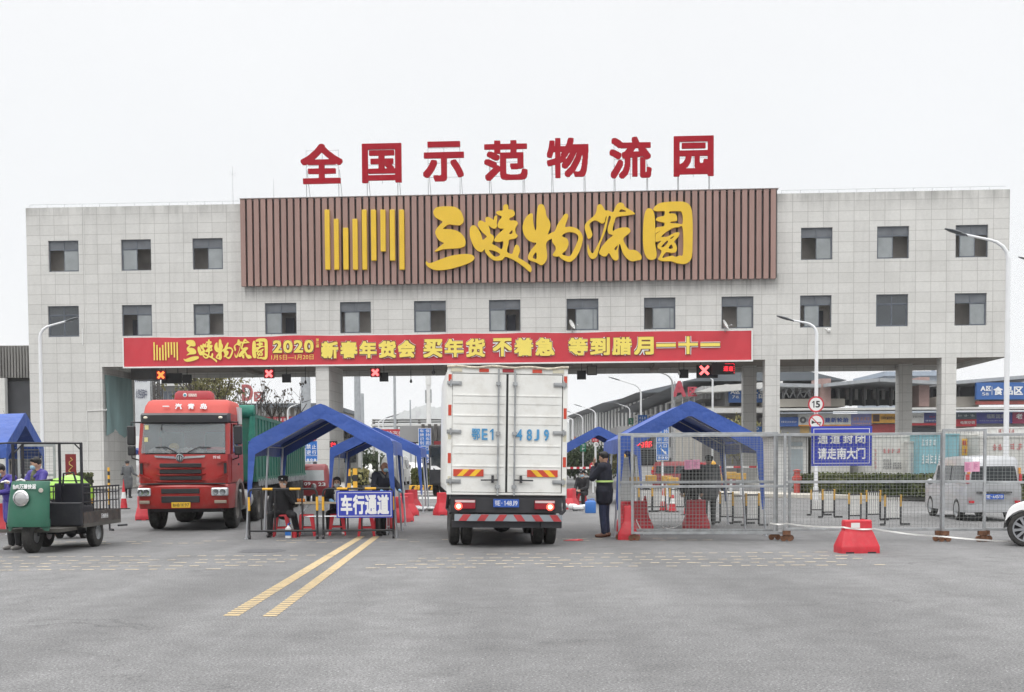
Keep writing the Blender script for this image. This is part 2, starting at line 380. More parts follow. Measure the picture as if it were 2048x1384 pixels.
# double yellow line: sprayed in short bars with thin gaps, thinning towards the camera
def yline(a0, a1, b0, b1):
    mb = MB(); n = 46
    A0, A1, B0, B1 = G(*a0), G(*a1), G(*b0), G(*b1)
    L0 = (B0 - A0).length; y = 0.0
    while y < 1.0:
        d = 0.009 if y < 0.35 else (0.016 if y < 0.6 else 0.05)
        g = 0.0042 if y < 0.2 else (0.0026 if y < 0.4 else 0.0009)
        t0, t1 = y, min(1.0, y + d)
        pts = [lerp(A0, B0, t0), lerp(A1, B1, t0), lerp(A1, B1, t1), lerp(A0, B0, t1)]
        mb.quad([(p.x, p.y, 0.004) for p in pts]); y += d + g
    S(mb.build('road_marking', yel_l), kind='structure')
yline((446, 1232), (478, 1232), (716, 1073), (730, 1073))
yline((525, 1233), (553, 1233), (746, 1073), (760, 1073))
# rumble strip: rows of short worn dashes across the carriageway
mb = MB(); rnd = random.Random(3)
for k, y in enumerate((1109, 1116.5, 1122, 1128.5, 1135)):
    yy = G(1000, y).y
    x = -9.6 + rnd.random() * .2
    while x < 5.4:
        w_ = 0.13 + 0.09 * rnd.random()
        if rnd.random() < 0.9 and not (-3.9 < x + (yy - 17.5) * -.5 < -2.0):
            j = (rnd.random() - .5) * .05
            mb.quad([(x, yy + j, 0.004), (x + w_, yy + j, 0.004), (x + w_, yy + j + 0.085, 0.004), (x, yy + j + 0.085, 0.004)])
        x += w_ + 0.09 + 0.06 * rnd.random()
for y in (1079, 1083):
    yy = G(1000, y).y; x = -9.5
    while x < 4.5:
        if rnd.random() < 0.45: mb.quad([(x, yy, 0.004), (x + .2, yy, 0.004), (x + .2, yy + 0.08, 0.004), (x, yy + .08, 0.004)])
        x += 0.3
S(mb.build('rumble_marking', rum_l), kind='structure')
# stop lines and chevrons farther in
mb = MB()
for (x0, x1, y0, y1) in ((830, 1000, 985, 982), (830, 1000, 990, 987), (838, 1000, 998, 994), (640, 760, 975, 972), (700, 800, 958, 956)):
    a, b_, c, d = G(x0, y0), G(x1, y0), G(x1, y1), G(x0, y1)
    mb.quad([(p.x, p.y, 0.004) for p in (a, b_, c, d)])
S(mb.build('stop_line_marking', wht_l), kind='structure')
# tar patch
mb = MB(); c = G(525, 1102); n = 22
mb.quad([(c.x + (0.42 + .06 * math.sin(5 * i)) * math.cos(2 * math.pi * i / n), c.y + (0.42 + .05 * math.cos(3 * i)) * math.sin(2 * math.pi * i / n), 0.004) for i in range(n)])
S(mb.build('road_patch', mat('tar_patch', (0.10, 0.10, 0.105), 0.8, var=0.2, scale=9)), kind='structure')

# the air: thin even haze over the whole place
mb = MB(); mb.box((-4000, -90, -3.2), (4000, 4900, 260)); hz = mb.build('haze', bpy.data.materials.new('haze_air')); S(hz, kind='stuff')
hm = hz.data.materials[0]; hm.use_nodes = True; hn = hm.node_tree.nodes; hm.node_tree.links.clear(); hn.remove(hn['Principled BSDF'])
pv = hn.new('ShaderNodeVolumePrincipled'); pv.inputs['Color'].default_value = (.985, .992, 1.0, 1); pv.inputs['Density'].default_value = 0.0003; pv.inputs['Anisotropy'].default_value = 0.2
hm.node_tree.links.new(pv.outputs[0], hn['Material Output'].inputs['Volume'])
# ============================================================ gate building =====================================
def tile_mat():
    m = bpy.data.materials.new('stone_tile_cladding'); m.use_nodes = True; n = m.node_tree.nodes; l = m.node_tree.links; b = n['Principled BSDF']
    t = n.new('ShaderNodeTexCoord'); s = n.new('ShaderNodeSeparateXYZ'); l.new(t.outputs['Object'], s.inputs[0])
    a = n.new('ShaderNodeMath'); a.operation = 'ADD'; l.new(s.outputs['X'], a.inputs[0]); l.new(s.outputs['Y'], a.inputs[1])
    c = n.new('ShaderNodeCombineXYZ'); l.new(a.outputs[0], c.inputs['X']); l.new(s.outputs['Z'], c.inputs['Y'])
    mp = n.new('ShaderNodeMapping'); mp.inputs['Location'].default_value = (0.28, 0.06, 0); l.new(c.outputs[0], mp.inputs[0])
    br = n.new('ShaderNodeTexBrick'); br.offset = 0; br.inputs['Scale'].default_value = 1.0; br.inputs['Brick Width'].default_value = 0.9; br.inputs['Row Height'].default_value = 0.605
    br.inputs['Mortar Size'].default_value = 0.014; br.inputs['Mortar Smooth'].default_value = 0.2; br.inputs['Bias'].default_value = 0
    br.inputs['Color1'].default_value = (0.585, 0.578, 0.553, 1); br.inputs['Color2'].default_value = (0.635, 0.628, 0.602, 1); br.inputs['Mortar'].default_value = (0.40, 0.39, 0.37, 1)
    l.new(mp.outputs[0], br.inputs['Vector'])
    def nz(scale, sv, lo, hi, a_, b_):
        q = n.new('ShaderNodeMapping'); q.inputs['Scale'].default_value = sv; l.new(t.outputs['Object'], q.inputs[0])
        o = n.new('ShaderNodeTexNoise'); o.inputs['Scale'].default_value = scale; o.inputs['Detail'].default_value = 6; o.inputs['Roughness'].default_value = 0.65; l.new(q.outputs[0], o.inputs['Vector'])
        r = n.new('ShaderNodeMapRange'); r.inputs['From Min'].default_value = lo; r.inputs['From Max'].default_value = hi; r.inputs['To Min'].default_value = a_; r.inputs['To Max'].default_value = b_; l.new(o.outputs['Fac'], r.inputs[0]); return r.outputs[0]
    def mul(x, y):
        q = n.new('ShaderNodeMath'); q.operation = 'MULTIPLY'; l.new(x, q.inputs[0]); l.new(y, q.inputs[1]); return q.outputs[0]
    streak = nz(0.9, (1.6, 1, 0.16), 0.50, 0.74, 1.0, 0.88)
    blot = nz(0.35, (1, 1, 1), 0.35, 0.65, 0.95, 1.03)
    fine = nz(5.0, (1, 1, 1.5), 0.3, 0.7, 0.95, 1.05)
    # rain dirt washed down below the parapet, the slatted board and the sills
    def band(z0, z1):
        r = n.new('ShaderNodeMapRange'); r.inputs['From Min'].default_value = z0; r.inputs['From Max'].default_value = z1; l.new(s.outputs['Z'], r.inputs[0]); r.interpolation_type = 'SMOOTHSTEP'; return r.outputs[0]
    d1 = n.new('ShaderNodeMath'); d1.operation = 'MULTIPLY'; l.new(band(16.2, 17.5), d1.inputs[0]); l.new(nz(1.1, (1.4, 1, .25), 0.4, 0.65, 0.05, 0.42), d1.inputs[1])
    d2 = n.new('ShaderNodeMath'); d2.operation = 'MULTIPLY'; l.new(band(11.2, 12.25), d2.inputs[0]); l.new(nz(1.6, (2.2, 1, .12), 0.42, 0.66, 0.0, 0.34), d2.inputs[1])
    ax = n.new('ShaderNodeMath'); ax.operation = 'ABSOLUTE'; l.new(s.outputs['X'], ax.inputs[0]); lt = n.new('ShaderNodeMath'); lt.operation = 'LESS_THAN'; l.new(ax.outputs[0], lt.inputs[0]); lt.inputs[1].default_value = 16.3
    lz = n.new('ShaderNodeMath'); lz.operation = 'LESS_THAN'; l.new(s.outputs['Z'], lz.inputs[0]); lz.inputs[1].default_value = 12.6
    q1 = n.new('ShaderNodeMath'); q1.operation = 'MULTIPLY'; l.new(lt.outputs[0], q1.inputs[0]); l.new(lz.outputs[0], q1.inputs[1]); q2 = n.new('ShaderNodeMath'); q2.operation = 'MULTIPLY'; l.new(q1.outputs[0], q2.inputs[0]); l.new(d2.outputs[0], q2.inputs[1])
    dd = n.new('ShaderNodeMath'); dd.operation = 'ADD'; l.new(d1.outputs[0], dd.inputs[0]); l.new(q2.outputs[0], dd.inputs[1]); d1 = dd
    inv = n.new('ShaderNodeMath'); inv.operation = 'SUBTRACT'; inv.inputs[0].default_value = 1.0; l.new(d1.outputs[0], inv.inputs[1])
    v = mul(mul(mul(streak, blot), fine), inv.outputs[0])
    sv = n.new('ShaderNodeVectorMath'); sv.operation = 'SCALE'; l.new(br.outputs['Color'], sv.inputs[0]); l.new(v, sv.inputs['Scale']); l.new(sv.outputs[0], b.inputs['Base Color'])
    b.inputs['Roughness'].default_value = 0.7; b.inputs['Specular IOR Level'].default_value = 0.35
    bp = n.new('ShaderNodeBump'); bp.invert = True; bp.inputs['Strength'].default_value = 0.4; bp.inputs['Distance'].default_value = 0.01; l.new(br.outputs['Fac'], bp.inputs['Height']); l.new(bp.outputs[0], b.inputs['Normal'])
    return m
tile = tile_mat()
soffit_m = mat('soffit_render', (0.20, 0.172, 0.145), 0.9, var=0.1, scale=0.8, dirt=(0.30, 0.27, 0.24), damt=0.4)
alu = mat('window_aluminium', (0.12, 0.135, 0.16), 0.45, 0.3)
pane_m = glass('window_glass', (0.36, 0.39, 0.40), 0.2, 0.66)
pane_d = glass('dark_window_glass', (0.07, 0.08, 0.09), 0.08, 0.75); pane_t = glass('transom_glass', (0.19, 0.205, 0.225), 0.15, 0.7)
room_m = mat('room_plaster', (0.58, 0.54, 0.50), 0.9, var=.5, scale=.35)
gate = T('gate_building', 'long grey tiled gatehouse spanning the road on pillars', 'gatehouse', (0, BD, 0), -BA)
U0, U1, Z0, Z1, DEP = -29.95, 29.44, 7.55, 17.36, 10.0
lowx = [(96, 158), (244, 304), (387, 447), (530, 593), (680, 742), (828, 892), (978, 1041), (1133, 1197), (1288, 1351), (1443, 1507), (1600, 1663), (1752, 1816), (1909, 1973)]
wins = []
for i, (a, b_) in enumerate(lowx): wins.append((B(a, 640)[0], B(b_, 640)[0], 9.43, 11.33))
for a, b_ in ((96.5, 157), (242, 302), (385, 445.5), (1602, 1665), (1754, 1818), (1911, 1976)): wins.append((B(a, 500)[0], B(b_, 500)[0], 13.43, 15.33))
def wall_with_holes(x0, x1, z0, z1, holes, v=0.0, rev=0.22, m=0):
    mb = MB(); xs = sorted({x0, x1, *[h[0] for h in holes], *[h[1] for h in holes]}); zs = sorted({z0, z1, *[h[2] for h in holes], *[h[3] for h in holes]})
    for i in range(len(xs) - 1):
        for j in range(len(zs) - 1):
            cx, cz = (xs[i] + xs[i + 1]) / 2, (zs[j] + zs[j + 1]) / 2
            if any(h[0] < cx < h[1] and h[2] < cz < h[3] for h in holes): continue
            mb.quad([(xs[i], v, zs[j]), (xs[i + 1], v, zs[j]), (xs[i + 1], v, zs[j + 1]), (xs[i], v, zs[j + 1])], m)
    for a, b_, c, d in holes:
        for p, q in (((a, c), (b_, c)), ((b_, c), (b_, d)), ((b_, d), (a, d)), ((a, d), (a, c))):
            mb.quad([(p[0], v, p[1]), (q[0], v, q[1]), (q[0], v + rev, q[1]), (p[0], v + rev, p[1])], m)
    return mb
mb = wall_with_holes(U0, U1, Z0, Z1, wins)
mb.quad([(U0, 0, Z0), (U0, DEP, Z0), (U0, DEP, Z1), (U0, 0, Z1)]); mb.quad([(U1, 0, Z0), (U1, DEP, Z0), (U1, DEP, Z1), (U1, 0, Z1)])
mb.quad([(U0, DEP, Z0), (U1, DEP, Z0), (U1, DEP, Z1), (U0, DEP, Z1)])
mb.box((U0, 0.001, Z1), (U1, 0.3, Z1 + .001))
mb.build('wall', tile, gate)
mb = MB(); mb.quad([(U0, 0.3, Z1 - .35), (U1, .3, Z1 - .35), (U1, DEP, Z1 - .35), (U0, DEP, Z1 - .35)]); mb.quad([(U0, .3, Z1), (U1, .3, Z1), (U1, .3, Z1 - .35), (U0, .3, Z1 - .35)])
mb.build('roof', concrete, gate)
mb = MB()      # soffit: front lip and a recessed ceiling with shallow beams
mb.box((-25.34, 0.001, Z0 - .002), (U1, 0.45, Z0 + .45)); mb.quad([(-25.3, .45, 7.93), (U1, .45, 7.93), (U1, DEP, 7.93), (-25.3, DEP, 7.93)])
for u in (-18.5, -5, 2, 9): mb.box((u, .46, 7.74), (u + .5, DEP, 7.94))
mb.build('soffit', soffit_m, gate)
mb = MB(); mb.box((U0, 0, 0), (-25.34, 5.2, Z0)); mb.build('end_pier', tile, gate)
for u, v0, v1, wd in ((-11.99, 0.0, 4.3, .81), (15.23, 0.0, .95, .88), (25.6, 0, .95, .86), (15.23, 9.0, 9.95, .88), (25.6, 9.0, 9.95, .86)):
    mb = MB(); mb.box((u, v0 + .002, 0), (u + wd, v1, Z0 + .4 if v0 else Z0 - .003)); mb.build('column', tile, gate)
mb = MB()      # rooms behind the windows
for z in (8.3, 12.3): mb.quad([(U0 + .2, .25, z), (U1 - .2, .25, z), (U1 - .2, 1.4, z), (U0 + .2, 1.4, z)]); mb.quad([(U0 + .2, .25, z + 3.6), (U1 - .2, .25, z + 3.6), (U1 - .2, 1.4, z + 3.6), (U0 + .2, 1.4, z + 3.6)])
mb.quad([(U0 + .2, 1.4, 8.3), (U1 - .2, 1.4, 8.3), (U1 - .2, 1.4, 16.2), (U0 + .2, 1.4, 16.2)])
u = U0 + .3
while u < U1: mb.box((u, .26, 8.3), (u + .12, 1.4, 16.2)); u += 4.57
mb.build('room', room_m, gate)
styles = [3, 1, 2, 2, 4, 2, 2, 5, 5, 1, 4, 3, 1, 1, 2, 1, 1, 2, 4]
def window(a, b_, c, d, st):
    mb = MB(); y0, y1, t = .12, .18, .055; tr = d - (d - c) * .29; mid = (a + b_) / 2
    mb.box((a, y0, c), (b_, y1, c + t)); mb.box((a, y0, d - t), (b_, y1, d)); mb.box((a, y0, c + t), (a + t, y1, d - t)); mb.box((b_ - t, y0, c + t), (b_, y1, d - t))
    mb.box((a + t, y0 + .002, tr - .03), (b_ - t, y1 - .002, tr + .03)); mb.box((mid - .025, y0 + .004, tr + .03), (mid + .025, y1 - .004, d - t))
    f = mb.build('window', alu, gate)
    def pane(x0, x1, z0, z1, y, m=pane_m, sash=True):
        q = MB(); q.box((x0, y, z0), (x1, y + .008, z1)); q.build('pane', m, f)
        if sash:
            q = MB(); s = .045
            q.box((x0, y - .012, z0), (x0 + s, y - .001, z1)); q.box((x1 - s, y - .012, z0), (x1, y - .001, z1)); q.box((x0 + s, y - .012, z0), (x1 - s, y - .001, z0 + s)); q.box((x0 + s, y - .012, z1 - s), (x1 - s, y - .001, z1)); q.build('sash', alu, f)
    dm = pane_d if st == 3 else pane_t
    pane(a + t, mid - .025, tr + .03, d - t, .15, dm, False); pane(mid + .025, b_ - t, tr + .03, d - t, .15, dm, False)
    lo, hi = c + t, tr - .03
    if int(a * 7) % 3 == 0: q = MB(); s_ = .35 if int(a * 3) % 2 else -.35; q.box((mid + s_ - .28, .9, c - .4), (mid + s_ + .28, .96, c + 1.1)); q.build('shade_panel', mat('shade_panel_dark', (.02, .022, .035), .6), f)  # dark panel added behind some windows so their openings look deeper in shade
    if st == 1: pane(mid - .03, b_ - t, lo, hi, .15)
    elif st == 2: pane(a + t, mid + .03, lo, hi, .15)
    elif st == 3: pane(a + t, mid, lo, hi, .15, pane_d); pane(mid, b_ - t, lo, hi, .165, pane_d)
    elif st == 4: pane(a + .26, mid + .22, lo, hi, .15)
    elif st == 5: pane(mid - .42, b_ - .3, lo, hi, .15); pane(mid + .35, b_ - t, lo, hi, .165)
for wv, st in zip(wins, styles): window(*wv, st)
# thin lightning conductor on the parapet, conduits on the pier
mb = MB()
for a, b_ in ((U0 + .2, -16.6), (16.2, U1 - .2)):
    mb.tube([(a, .15, Z1 + .22), (b_, .15, Z1 + .22)], .012, 5); u = a
    while u < b_: mb.cyl((u, .15, Z1), (u, .15, Z1 + .22), .01, n=5); u += 1.1
mb.build('lightning_conductor', steel, gate)
a = B(174, 822); b_ = B(214, 818)
mb = MB(); mb.tube([(a[0], -.03, .9), (a[0], -.03, a[1]), (b_[0], -.03, a[1] + .05), (b_[0], -.12, a[1] + .1)], .025, 6); a = B(166, 690); mb.cyl((a[0], -.03, a[1]), (a[0], -.03, a[1] + 1.0), .03, n=6); a = B(169, 520); mb.tube([(a[0], -.025, 9.0), (a[0], -.025, Z1 - .1)], .012, 5)
mb.build('conduit', white_p, gate)
mb = MB(); a = B(1657, 661); mb.sphere((a[0], -.12, a[1]), .11); mb.cyl((a[0] - .2, 0, a[1] + .1), (a[0], -.12, a[1]), .03); mb.build('security_camera', white_p, gate)

# ------------------------------------------------------------ slatted board with the gilt lettering -------------
brown = mat('brown_slat', (0.315, 0.195, 0.168), 0.6, var=0.1, scale=1.2, streak=0.2)
gold = mat('yellow_sign_enamel', (0.74, 0.475, 0.022), 0.4, var=0.05, scale=1.0)
board = T('slatted_sign_board', 'wide brown slatted board with yellow calligraphy above the gate', 'sign', (0, BD, 0), -BA)
pu0, pu1, pz0, pz1 = -16.37, 15.88, 12.29, 17.53
mb = MB(); mb.box((pu0 + .02, -.22, pz0 + .08), (pu1 - .02, -.02, pz1 - .04))
mb.build('backing', mat('board_backing', (0.07, 0.06, 0.058), 0.8), board)
mb = MB(); k = 77; pit = (pu1 - pu0) / k; rnd = random.Random(5)
for i in range(k): mb.box((pu0 + i * pit, -.5 + rnd.uniform(-.006, .006), pz0 + rnd.uniform(-.02, .02)), (pu0 + i * pit + pit * .69, -.24, pz1))
mb.build('slats', brown, board)
mb = MB(); mb.box((pu0 - .02, -.53, pz1 + .002), (pu1 + .02, -.0, pz1 + .05)); mb.build('top_cap', mat('cap_metal', (0.2, 0.16, 0.15), 0.5), board)
bars = [(275, 320, 672, 1147), (348, 391, 745, 1147), (421, 466, 815, 1147), (495, 540, 745, 1147), (569, 613, 672, 1147), (641, 686, 672, 1075), (715, 760, 672, 1003), (789, 834, 672, 1075), (863, 908, 672, 1147)]
for x0, x1, y0, y1 in bars:
    p, q = B(580 + x0 / 3.955, 250 + y0 / 3.955, -.6), B(580 + x1 / 3.955, 250 + y1 / 3.955, -.6)
    mb = MB(); mb.box((p[0], -.72, q[1]), (q[0], -.52, p[1])); mb.build('logo_bar', gold, board, bevel=.03)
def zA(p): return [(845 + x_ / 8.904, 400 + y_ / 8.904) for x_, y_ in p]
def zB(p): return [(1035 + x_ / 7.877, 395 + y_ / 7.877) for x_, y_ in p]
def zC(p): return [(1270 + x_ / 9.546, 395 + y_ / 9.546) for x_, y_ in p]
CALLI = [
 [zA([(195,230),(210,180),(260,135),(400,118),(560,125),(630,155),(690,210),(725,300),(735,370),(710,425),(650,455),(560,448),(470,440),(420,470),(370,518),(500,525),(620,555),(700,610),(755,690),(768,760),(755,820),(700,850),(620,865),(480,872),(360,885),(220,925),(275,860),(350,800),(380,770),(300,725),(250,650),(230,580),(250,520),(310,450),(360,395),(310,360),(230,310)]),
  zA([(75,1095),(110,1125),(170,1120),(300,1070),(450,1015),(600,980),(760,965),(870,975),(920,1010),(920,1055),(870,1105),(760,1155),(600,1205),(450,1240),(300,1255),(190,1240),(100,1190),(62,1135)])],
 [zA([(842,600),(848,510),(880,465),(920,455),(965,485),(1030,580),(1060,670),(1075,715),(1115,690),(1145,655),(1110,615),(1050,560),(1000,480),(988,430),(1005,385),(1050,372),(1110,400),(1125,395),(1120,340),(1140,312),(1180,308),(1240,340),(1265,360),(1285,300),(1310,285),(1332,295),(1325,400),(1330,470),(1310,505),(1270,515),(1220,490),(1180,460),(1205,540),(1210,600),(1265,640),(1272,690),(1260,740),(1240,785),(1320,825),(1415,878),(1440,745),(1370,752),(1300,745),(1280,725),(1295,680),(1350,610),(1450,520),(1400,515),(1350,490),(1340,440),(1370,370),(1415,300),(1350,270),(1310,235),(1335,205),(1400,195),(1435,185),(1440,110),(1480,82),(1525,100),(1535,170),(1600,180),(1640,215),(1640,270),(1600,310),(1555,325),(1560,370),(1650,370),(1695,400),(1695,440),(1655,510),(1665,595),(1695,630),(1680,670),(1630,695),(1545,715),(1530,790),(1505,920),(1590,965),(1620,900),(1650,820),(1680,800),(1720,830),(1735,920),(1705,1020),(1780,1070),(1900,1150),(1940,1210),(1940,1265),(1910,1282),(1800,1190),(1680,1105),(1600,1060),(1480,1015),(1430,1065),(1340,1085),(1260,1070),(1180,1010),(1120,930),(1105,880),(1080,915),(1040,928),(980,905),(920,840),(875,740),(850,660)]),
  zA([(1190,895),(1260,905),(1340,935),(1385,975),(1350,1005),(1300,1015),(1240,975),(1205,930)]), zA([(1550,590),(1600,545),(1600,600),(1555,610)])],
 [zB([(82,500),(95,400),(140,310),(200,258),(240,262),(245,330),(255,430),(280,520),(298,480),(300,350),(310,220),(330,130),(370,110),(410,125),(440,200),(460,300),(500,360),(518,420),(510,500),(475,590),(540,555),(590,530),(630,430),(690,340),(735,275),(770,258),(800,280),(790,340),(750,465),(820,462),(920,485),(985,535),(1025,610),(1028,680),(1000,790),(950,900),(900,970),(830,1015),(770,1008),(690,965),(650,932),(590,935),(555,900),(600,830),(595,770),(550,710),(540,655),(500,670),(455,720),(455,800),(468,900),(460,980),(420,1045),(370,1070),(300,1030),(200,995),(165,960),(175,900),(230,810),(300,725),(240,710),(170,675),(110,600)]),
  zB([(240,945),(295,865),(298,970)]), zB([(700,610),(740,570),(820,548),(900,562),(955,605),(950,680),(900,800),(835,920),(780,925),(700,895),(760,840),(800,760),(800,690),(770,645),(720,625)])],
 [zB([(1058,470),(1085,400),(1150,340),(1215,280),(1245,210),(1255,140),(1290,112),(1330,125),(1380,205),(1430,208),(1500,235),(1530,180),(1570,110),(1620,85),(1670,105),(1690,150),(1780,205),(1845,250),(1830,270),(1700,290),(1560,310),(1530,380),(1510,440),(1500,530),(1560,500),(1660,475),(1740,480),(1775,515),(1765,560),(1680,630),(1670,680),(1710,760),(1760,825),(1840,830),(1900,860),(1950,920),(1945,980),(1880,995),(1800,1008),(1730,970),(1660,880),(1610,730),(1585,850),(1590,970),(1540,995),(1490,960),(1440,880),(1400,925),(1350,932),(1290,890),(1290,850),(1330,775),(1430,660),(1500,600),(1440,575),(1420,520),(1430,450),(1470,320),(1435,305),(1390,520),(1310,720),(1278,840),(1245,940),(1180,972),(1130,930),(1102,850),(1108,735),(1130,810),(1180,885),(1230,810),(1300,670),(1345,540),(1405,305),(1385,330),(1375,385),(1330,415),(1260,375),(1200,368),(1145,410),(1135,460),(1180,590),(1120,660),(1085,580)]),
  zB([(1600,230),(1640,190),(1710,225)]), zB([(1525,810),(1580,755),(1553,835)])],
 [zC([(150,700),(160,480),(185,310),(225,228),(270,212),(320,230),(360,300),(378,420),(383,600),(380,750),(385,900),(410,1050),(405,1150),(350,1190),(300,1195),(230,1160),(180,1060),(155,900)]),
  zC([(345,230),(390,165),(480,112),(620,90),(800,82),(920,88),(1020,130),(1070,210),(1090,330),(1100,600),(1095,900),(1085,1120),(1040,1220),(960,1270),(860,1270),(770,1250),(690,1220),(540,1220),(460,1200),(440,1170),(470,1120),(505,1020),(440,975),(432,910),(495,830),(392,850),(390,720),(390,590),(480,565),(550,550),(560,490),(480,470),(400,440),(410,400),(480,370),(555,350),(560,265),(440,270),(380,260)]),
  zC([(655,310),(660,272),(800,265),(895,295),(905,505),(800,500),(690,495),(680,470),(780,455),(805,430),(780,330),(710,310)]),
  zC([(500,750),(600,660),(720,590),(830,570),(910,590),(915,1075),(850,1110),(770,1140),(710,1115),(600,1140),(520,1155),(590,1050),(690,1060),(770,1050),(800,980),(780,900),(745,845),(820,760),(848,690),(820,670),(740,685),(640,740),(580,755)]),
  zC([(500,945),(600,835),(630,850),(560,940)]), zC([(635,975),(690,900),(720,975)]), zC([(665,785),(745,735),(700,790)]), zC([(400,700),(485,642),(405,685)])]]
CSH = [shape_mesh(c, 3) for c in CALLI]
for vf in CSH:
    def fn(p):
        u_, z_ = B(p[0], p[1], -.62); return (u_, -.52 - p[2] * .2, z_)
    mb = MB(); mb.shape(vf, fn); mb.build('character', gold, board)

# ------------------------------------------------------------ red characters standing on the roof ---------------
boxes = [('全', 603, 685, 288, 369, 'round-shouldered with a peaked top'), ('国', 725, 803, 287, 367, ''), ('示', 847, 928, 283, 364, ''), ('范', 969, 1055, 281, 362, ''), ('物', 1094, 1177, 276, 357, ''), ('流', 1219, 1303, 274, 358, ''), ('园', 1347, 1427, 272, 354, '')]
lab = {'全': 'red rooftop character shaped like a peaked roof over a tower', '国': 'red rooftop character, closed square with three bars and a dot', '示': 'red rooftop character with two top bars and three legs', '范': 'red rooftop character under a grass-like top with three drops', '物': 'red rooftop character of slanting strokes, between grass-topped and three-drop ones', '流': 'red rooftop character with three drops beside a flowing tail', '园': 'red rooftop character, closed square with a two-legged figure inside'}
thin = mat('thin_steel_rod', (0.42, 0.44, 0.46), 0.6, 0.3)
for ch, x0, x1, y0, y1, _ in boxes:
    a, b_ = B(x0, y1, 1.2), B(x1, y0, 1.2); cu = (a[0] + b_[0]) / 2
    o = T('rooftop_character', lab[ch], 'sign letter', Vector(b_o + b_x * cu + b_y * 1.2) + Vector((0, 0, Z1)), -BA, 'red characters in a row on the roof')
    wd, ht, zb = b_[0] - a[0], b_[1] - a[1], a[1] - Z1
    mb = MB(); mb.text(ch, (-wd / 2, .0, zb), (1, 0, 0), (0, 0, 1), wd, ht, .16, 0, .026, 3); mb.build('character', red_t, o)
    mb = MB(); s = wd * .39
    for q in (-s, 0, s): mb.cyl((q, .12, zb - .0), (q, .12, zb + ht * .88), .014, n=5)
    for q in (.12, .48, .86): mb.cyl((-s, .12, zb + ht * q), (s, .12, zb + ht * q), .014, n=5)
    for q in (-s, s):
        mb.cyl((q, .12, 0), (q, .12, zb), .025, n=6); mb.cyl((q + .12, .9, 0), (q + .04, .14, zb + .9), .02, n=6)
    mb.build('support_frame', thin, o)
# aerials
for px, yt, h, l_ in ((465, 332, 5, 'tall thin aerial with cross whiskers on the gatehouse roof'), (547, 357, 4, 'short plain aerial rod beside the slatted board')):
    a = B(px, yt, 4.0); mb = MB(); mb.cyl((0, 0, 0), (0, 0, a[1] - Z1 + .35), .02, .008, n=6)
    if px == 465: mb.cyl((-.25, 0, a[1] - Z1 - .25), (.25, 0, a[1] - Z1 - .1), .006, n=4); mb.cyl((-.2, 0, a[1] - Z1 - .05), (.2, 0, a[1] - Z1 - .3), .006, n=4)
    S(mb.build('roof_aerial', steel, loc=Vector(b_o + b_x * a[0] + b_y * 4.0) + Vector((0, 0, Z1 - .35))), l_, 'aerial')

# ------------------------------------------------------------ red banner ----------------------------------------
ban_red = mat('banner_vinyl', (0.57, 0.032, 0.048), 0.45, var=0.10, scale=0.5, bump=0.25, bscale=1.6)
ban_yel = mat('banner_yellow_print', (0.86, 0.70, 0.13), 0.5, var=0.03)
ban_brn = mat('banner_brown_print', (0.16, 0.045, 0.02), 0.5)
ban = T('banner', 'long red vinyl banner with yellow characters hung below the windows', 'banner', (0, BD, 0), -BA)
V = -.16; ba = B(247, 733, V); bb = B(1505, 661, V); z0, z1 = ba[1] - .02, bb[1] + .02
mb = MB(); nx, nz = 180, 8; rnd = random.Random(2)
vv = []
for j in range(nz + 1):
    for i in range(nx + 1):
        t, s = i / nx, j / nz; u_ = lerp(ba[0], bb[0], t)
        sag = .05 * math.sin(t * 50) * (s) * abs(math.sin(t * 7)) + (.03 * math.sin(t * 23 + 1) * s)
        fold = .018 * math.sin(u_ * 3.1 + s * 3.0) * (0.2 + s) + .012 * math.sin(u_ * 7.3 - s * 5)
        vv.append((u_ , V + .06 + fold, lerp(z0, z1, s) + sag * .5))
ff = [(j * (nx + 1) + i, j * (nx + 1) + i + 1, (j + 1) * (nx + 1) + i + 1, (j + 1) * (nx + 1) + i) for j in range(nz) for i in range(nx)]
mb.add(vv, ff); mb.build('cloth', ban_red, ban, smooth=True, ang=180)
mb = MB(); mb.box((ba[0] - .04, V - .01, z0 - .09), (bb[0] + .04, V + .1, z0 + .0)); mb.box((ba[0] - .05, V - .0, z0), (ba[0] + .03, V + .02, z1)); mb.box((bb[0] - .06, V - .0, z0), (bb[0] + .02, V + .02, z1)); mb.box((ba[0], V + .1, z1 - .01), (bb[0], V + .13, z1 + .05))
mb.build('hem', white_p, ban)
def btext(body, x0, x1, y0, y1, weight=.03, outline=.0, cells=True, shear=0.0, white=False, v=None):
    a, b_ = B(x0, y1, V), B(x1, y0, V)
    mb = MB(); f = mb.chars if cells else (lambda *k, **kk: mb.text(*k, shear=shear, **kk))
    if outline:
        f(body, (a[0] - outline, V - .012, a[1] - outline), (1, 0, 0), (0, 0, 1), b_[0] - a[0] + 2 * outline, b_[1] - a[1] + 2 * outline, .004, 2, weight=weight + .09)
        f(body, (a[0] - outline, V - .018, a[1] - outline), (1, 0, 0), (0, 0, 1), b_[0] - a[0] + 2 * outline, b_[1] - a[1] + 2 * outline, .004, 1, weight=weight + .05)
    f(body, (a[0], V - .026, a[1]), (1, 0, 0), (0, 0, 1), b_[0] - a[0], b_[1] - a[1], .004, 0, weight=weight)
    mb.build('lettering', [ban_yel, ban_brn, white_t], ban)
btext('2020', 546, 627, 680, 706, .03, .03)
btext('1月5日—1月20日', 543, 627, 709, 720, .0, .0, False)
btext('第', 632, 638, 677, 683, .01); btext('七', 632, 638, 683.5, 689, .01); btext('届', 632, 638, 689.5, 695, .01)
btext('新春年货会', 643, 830, 681, 717, .045, .05)
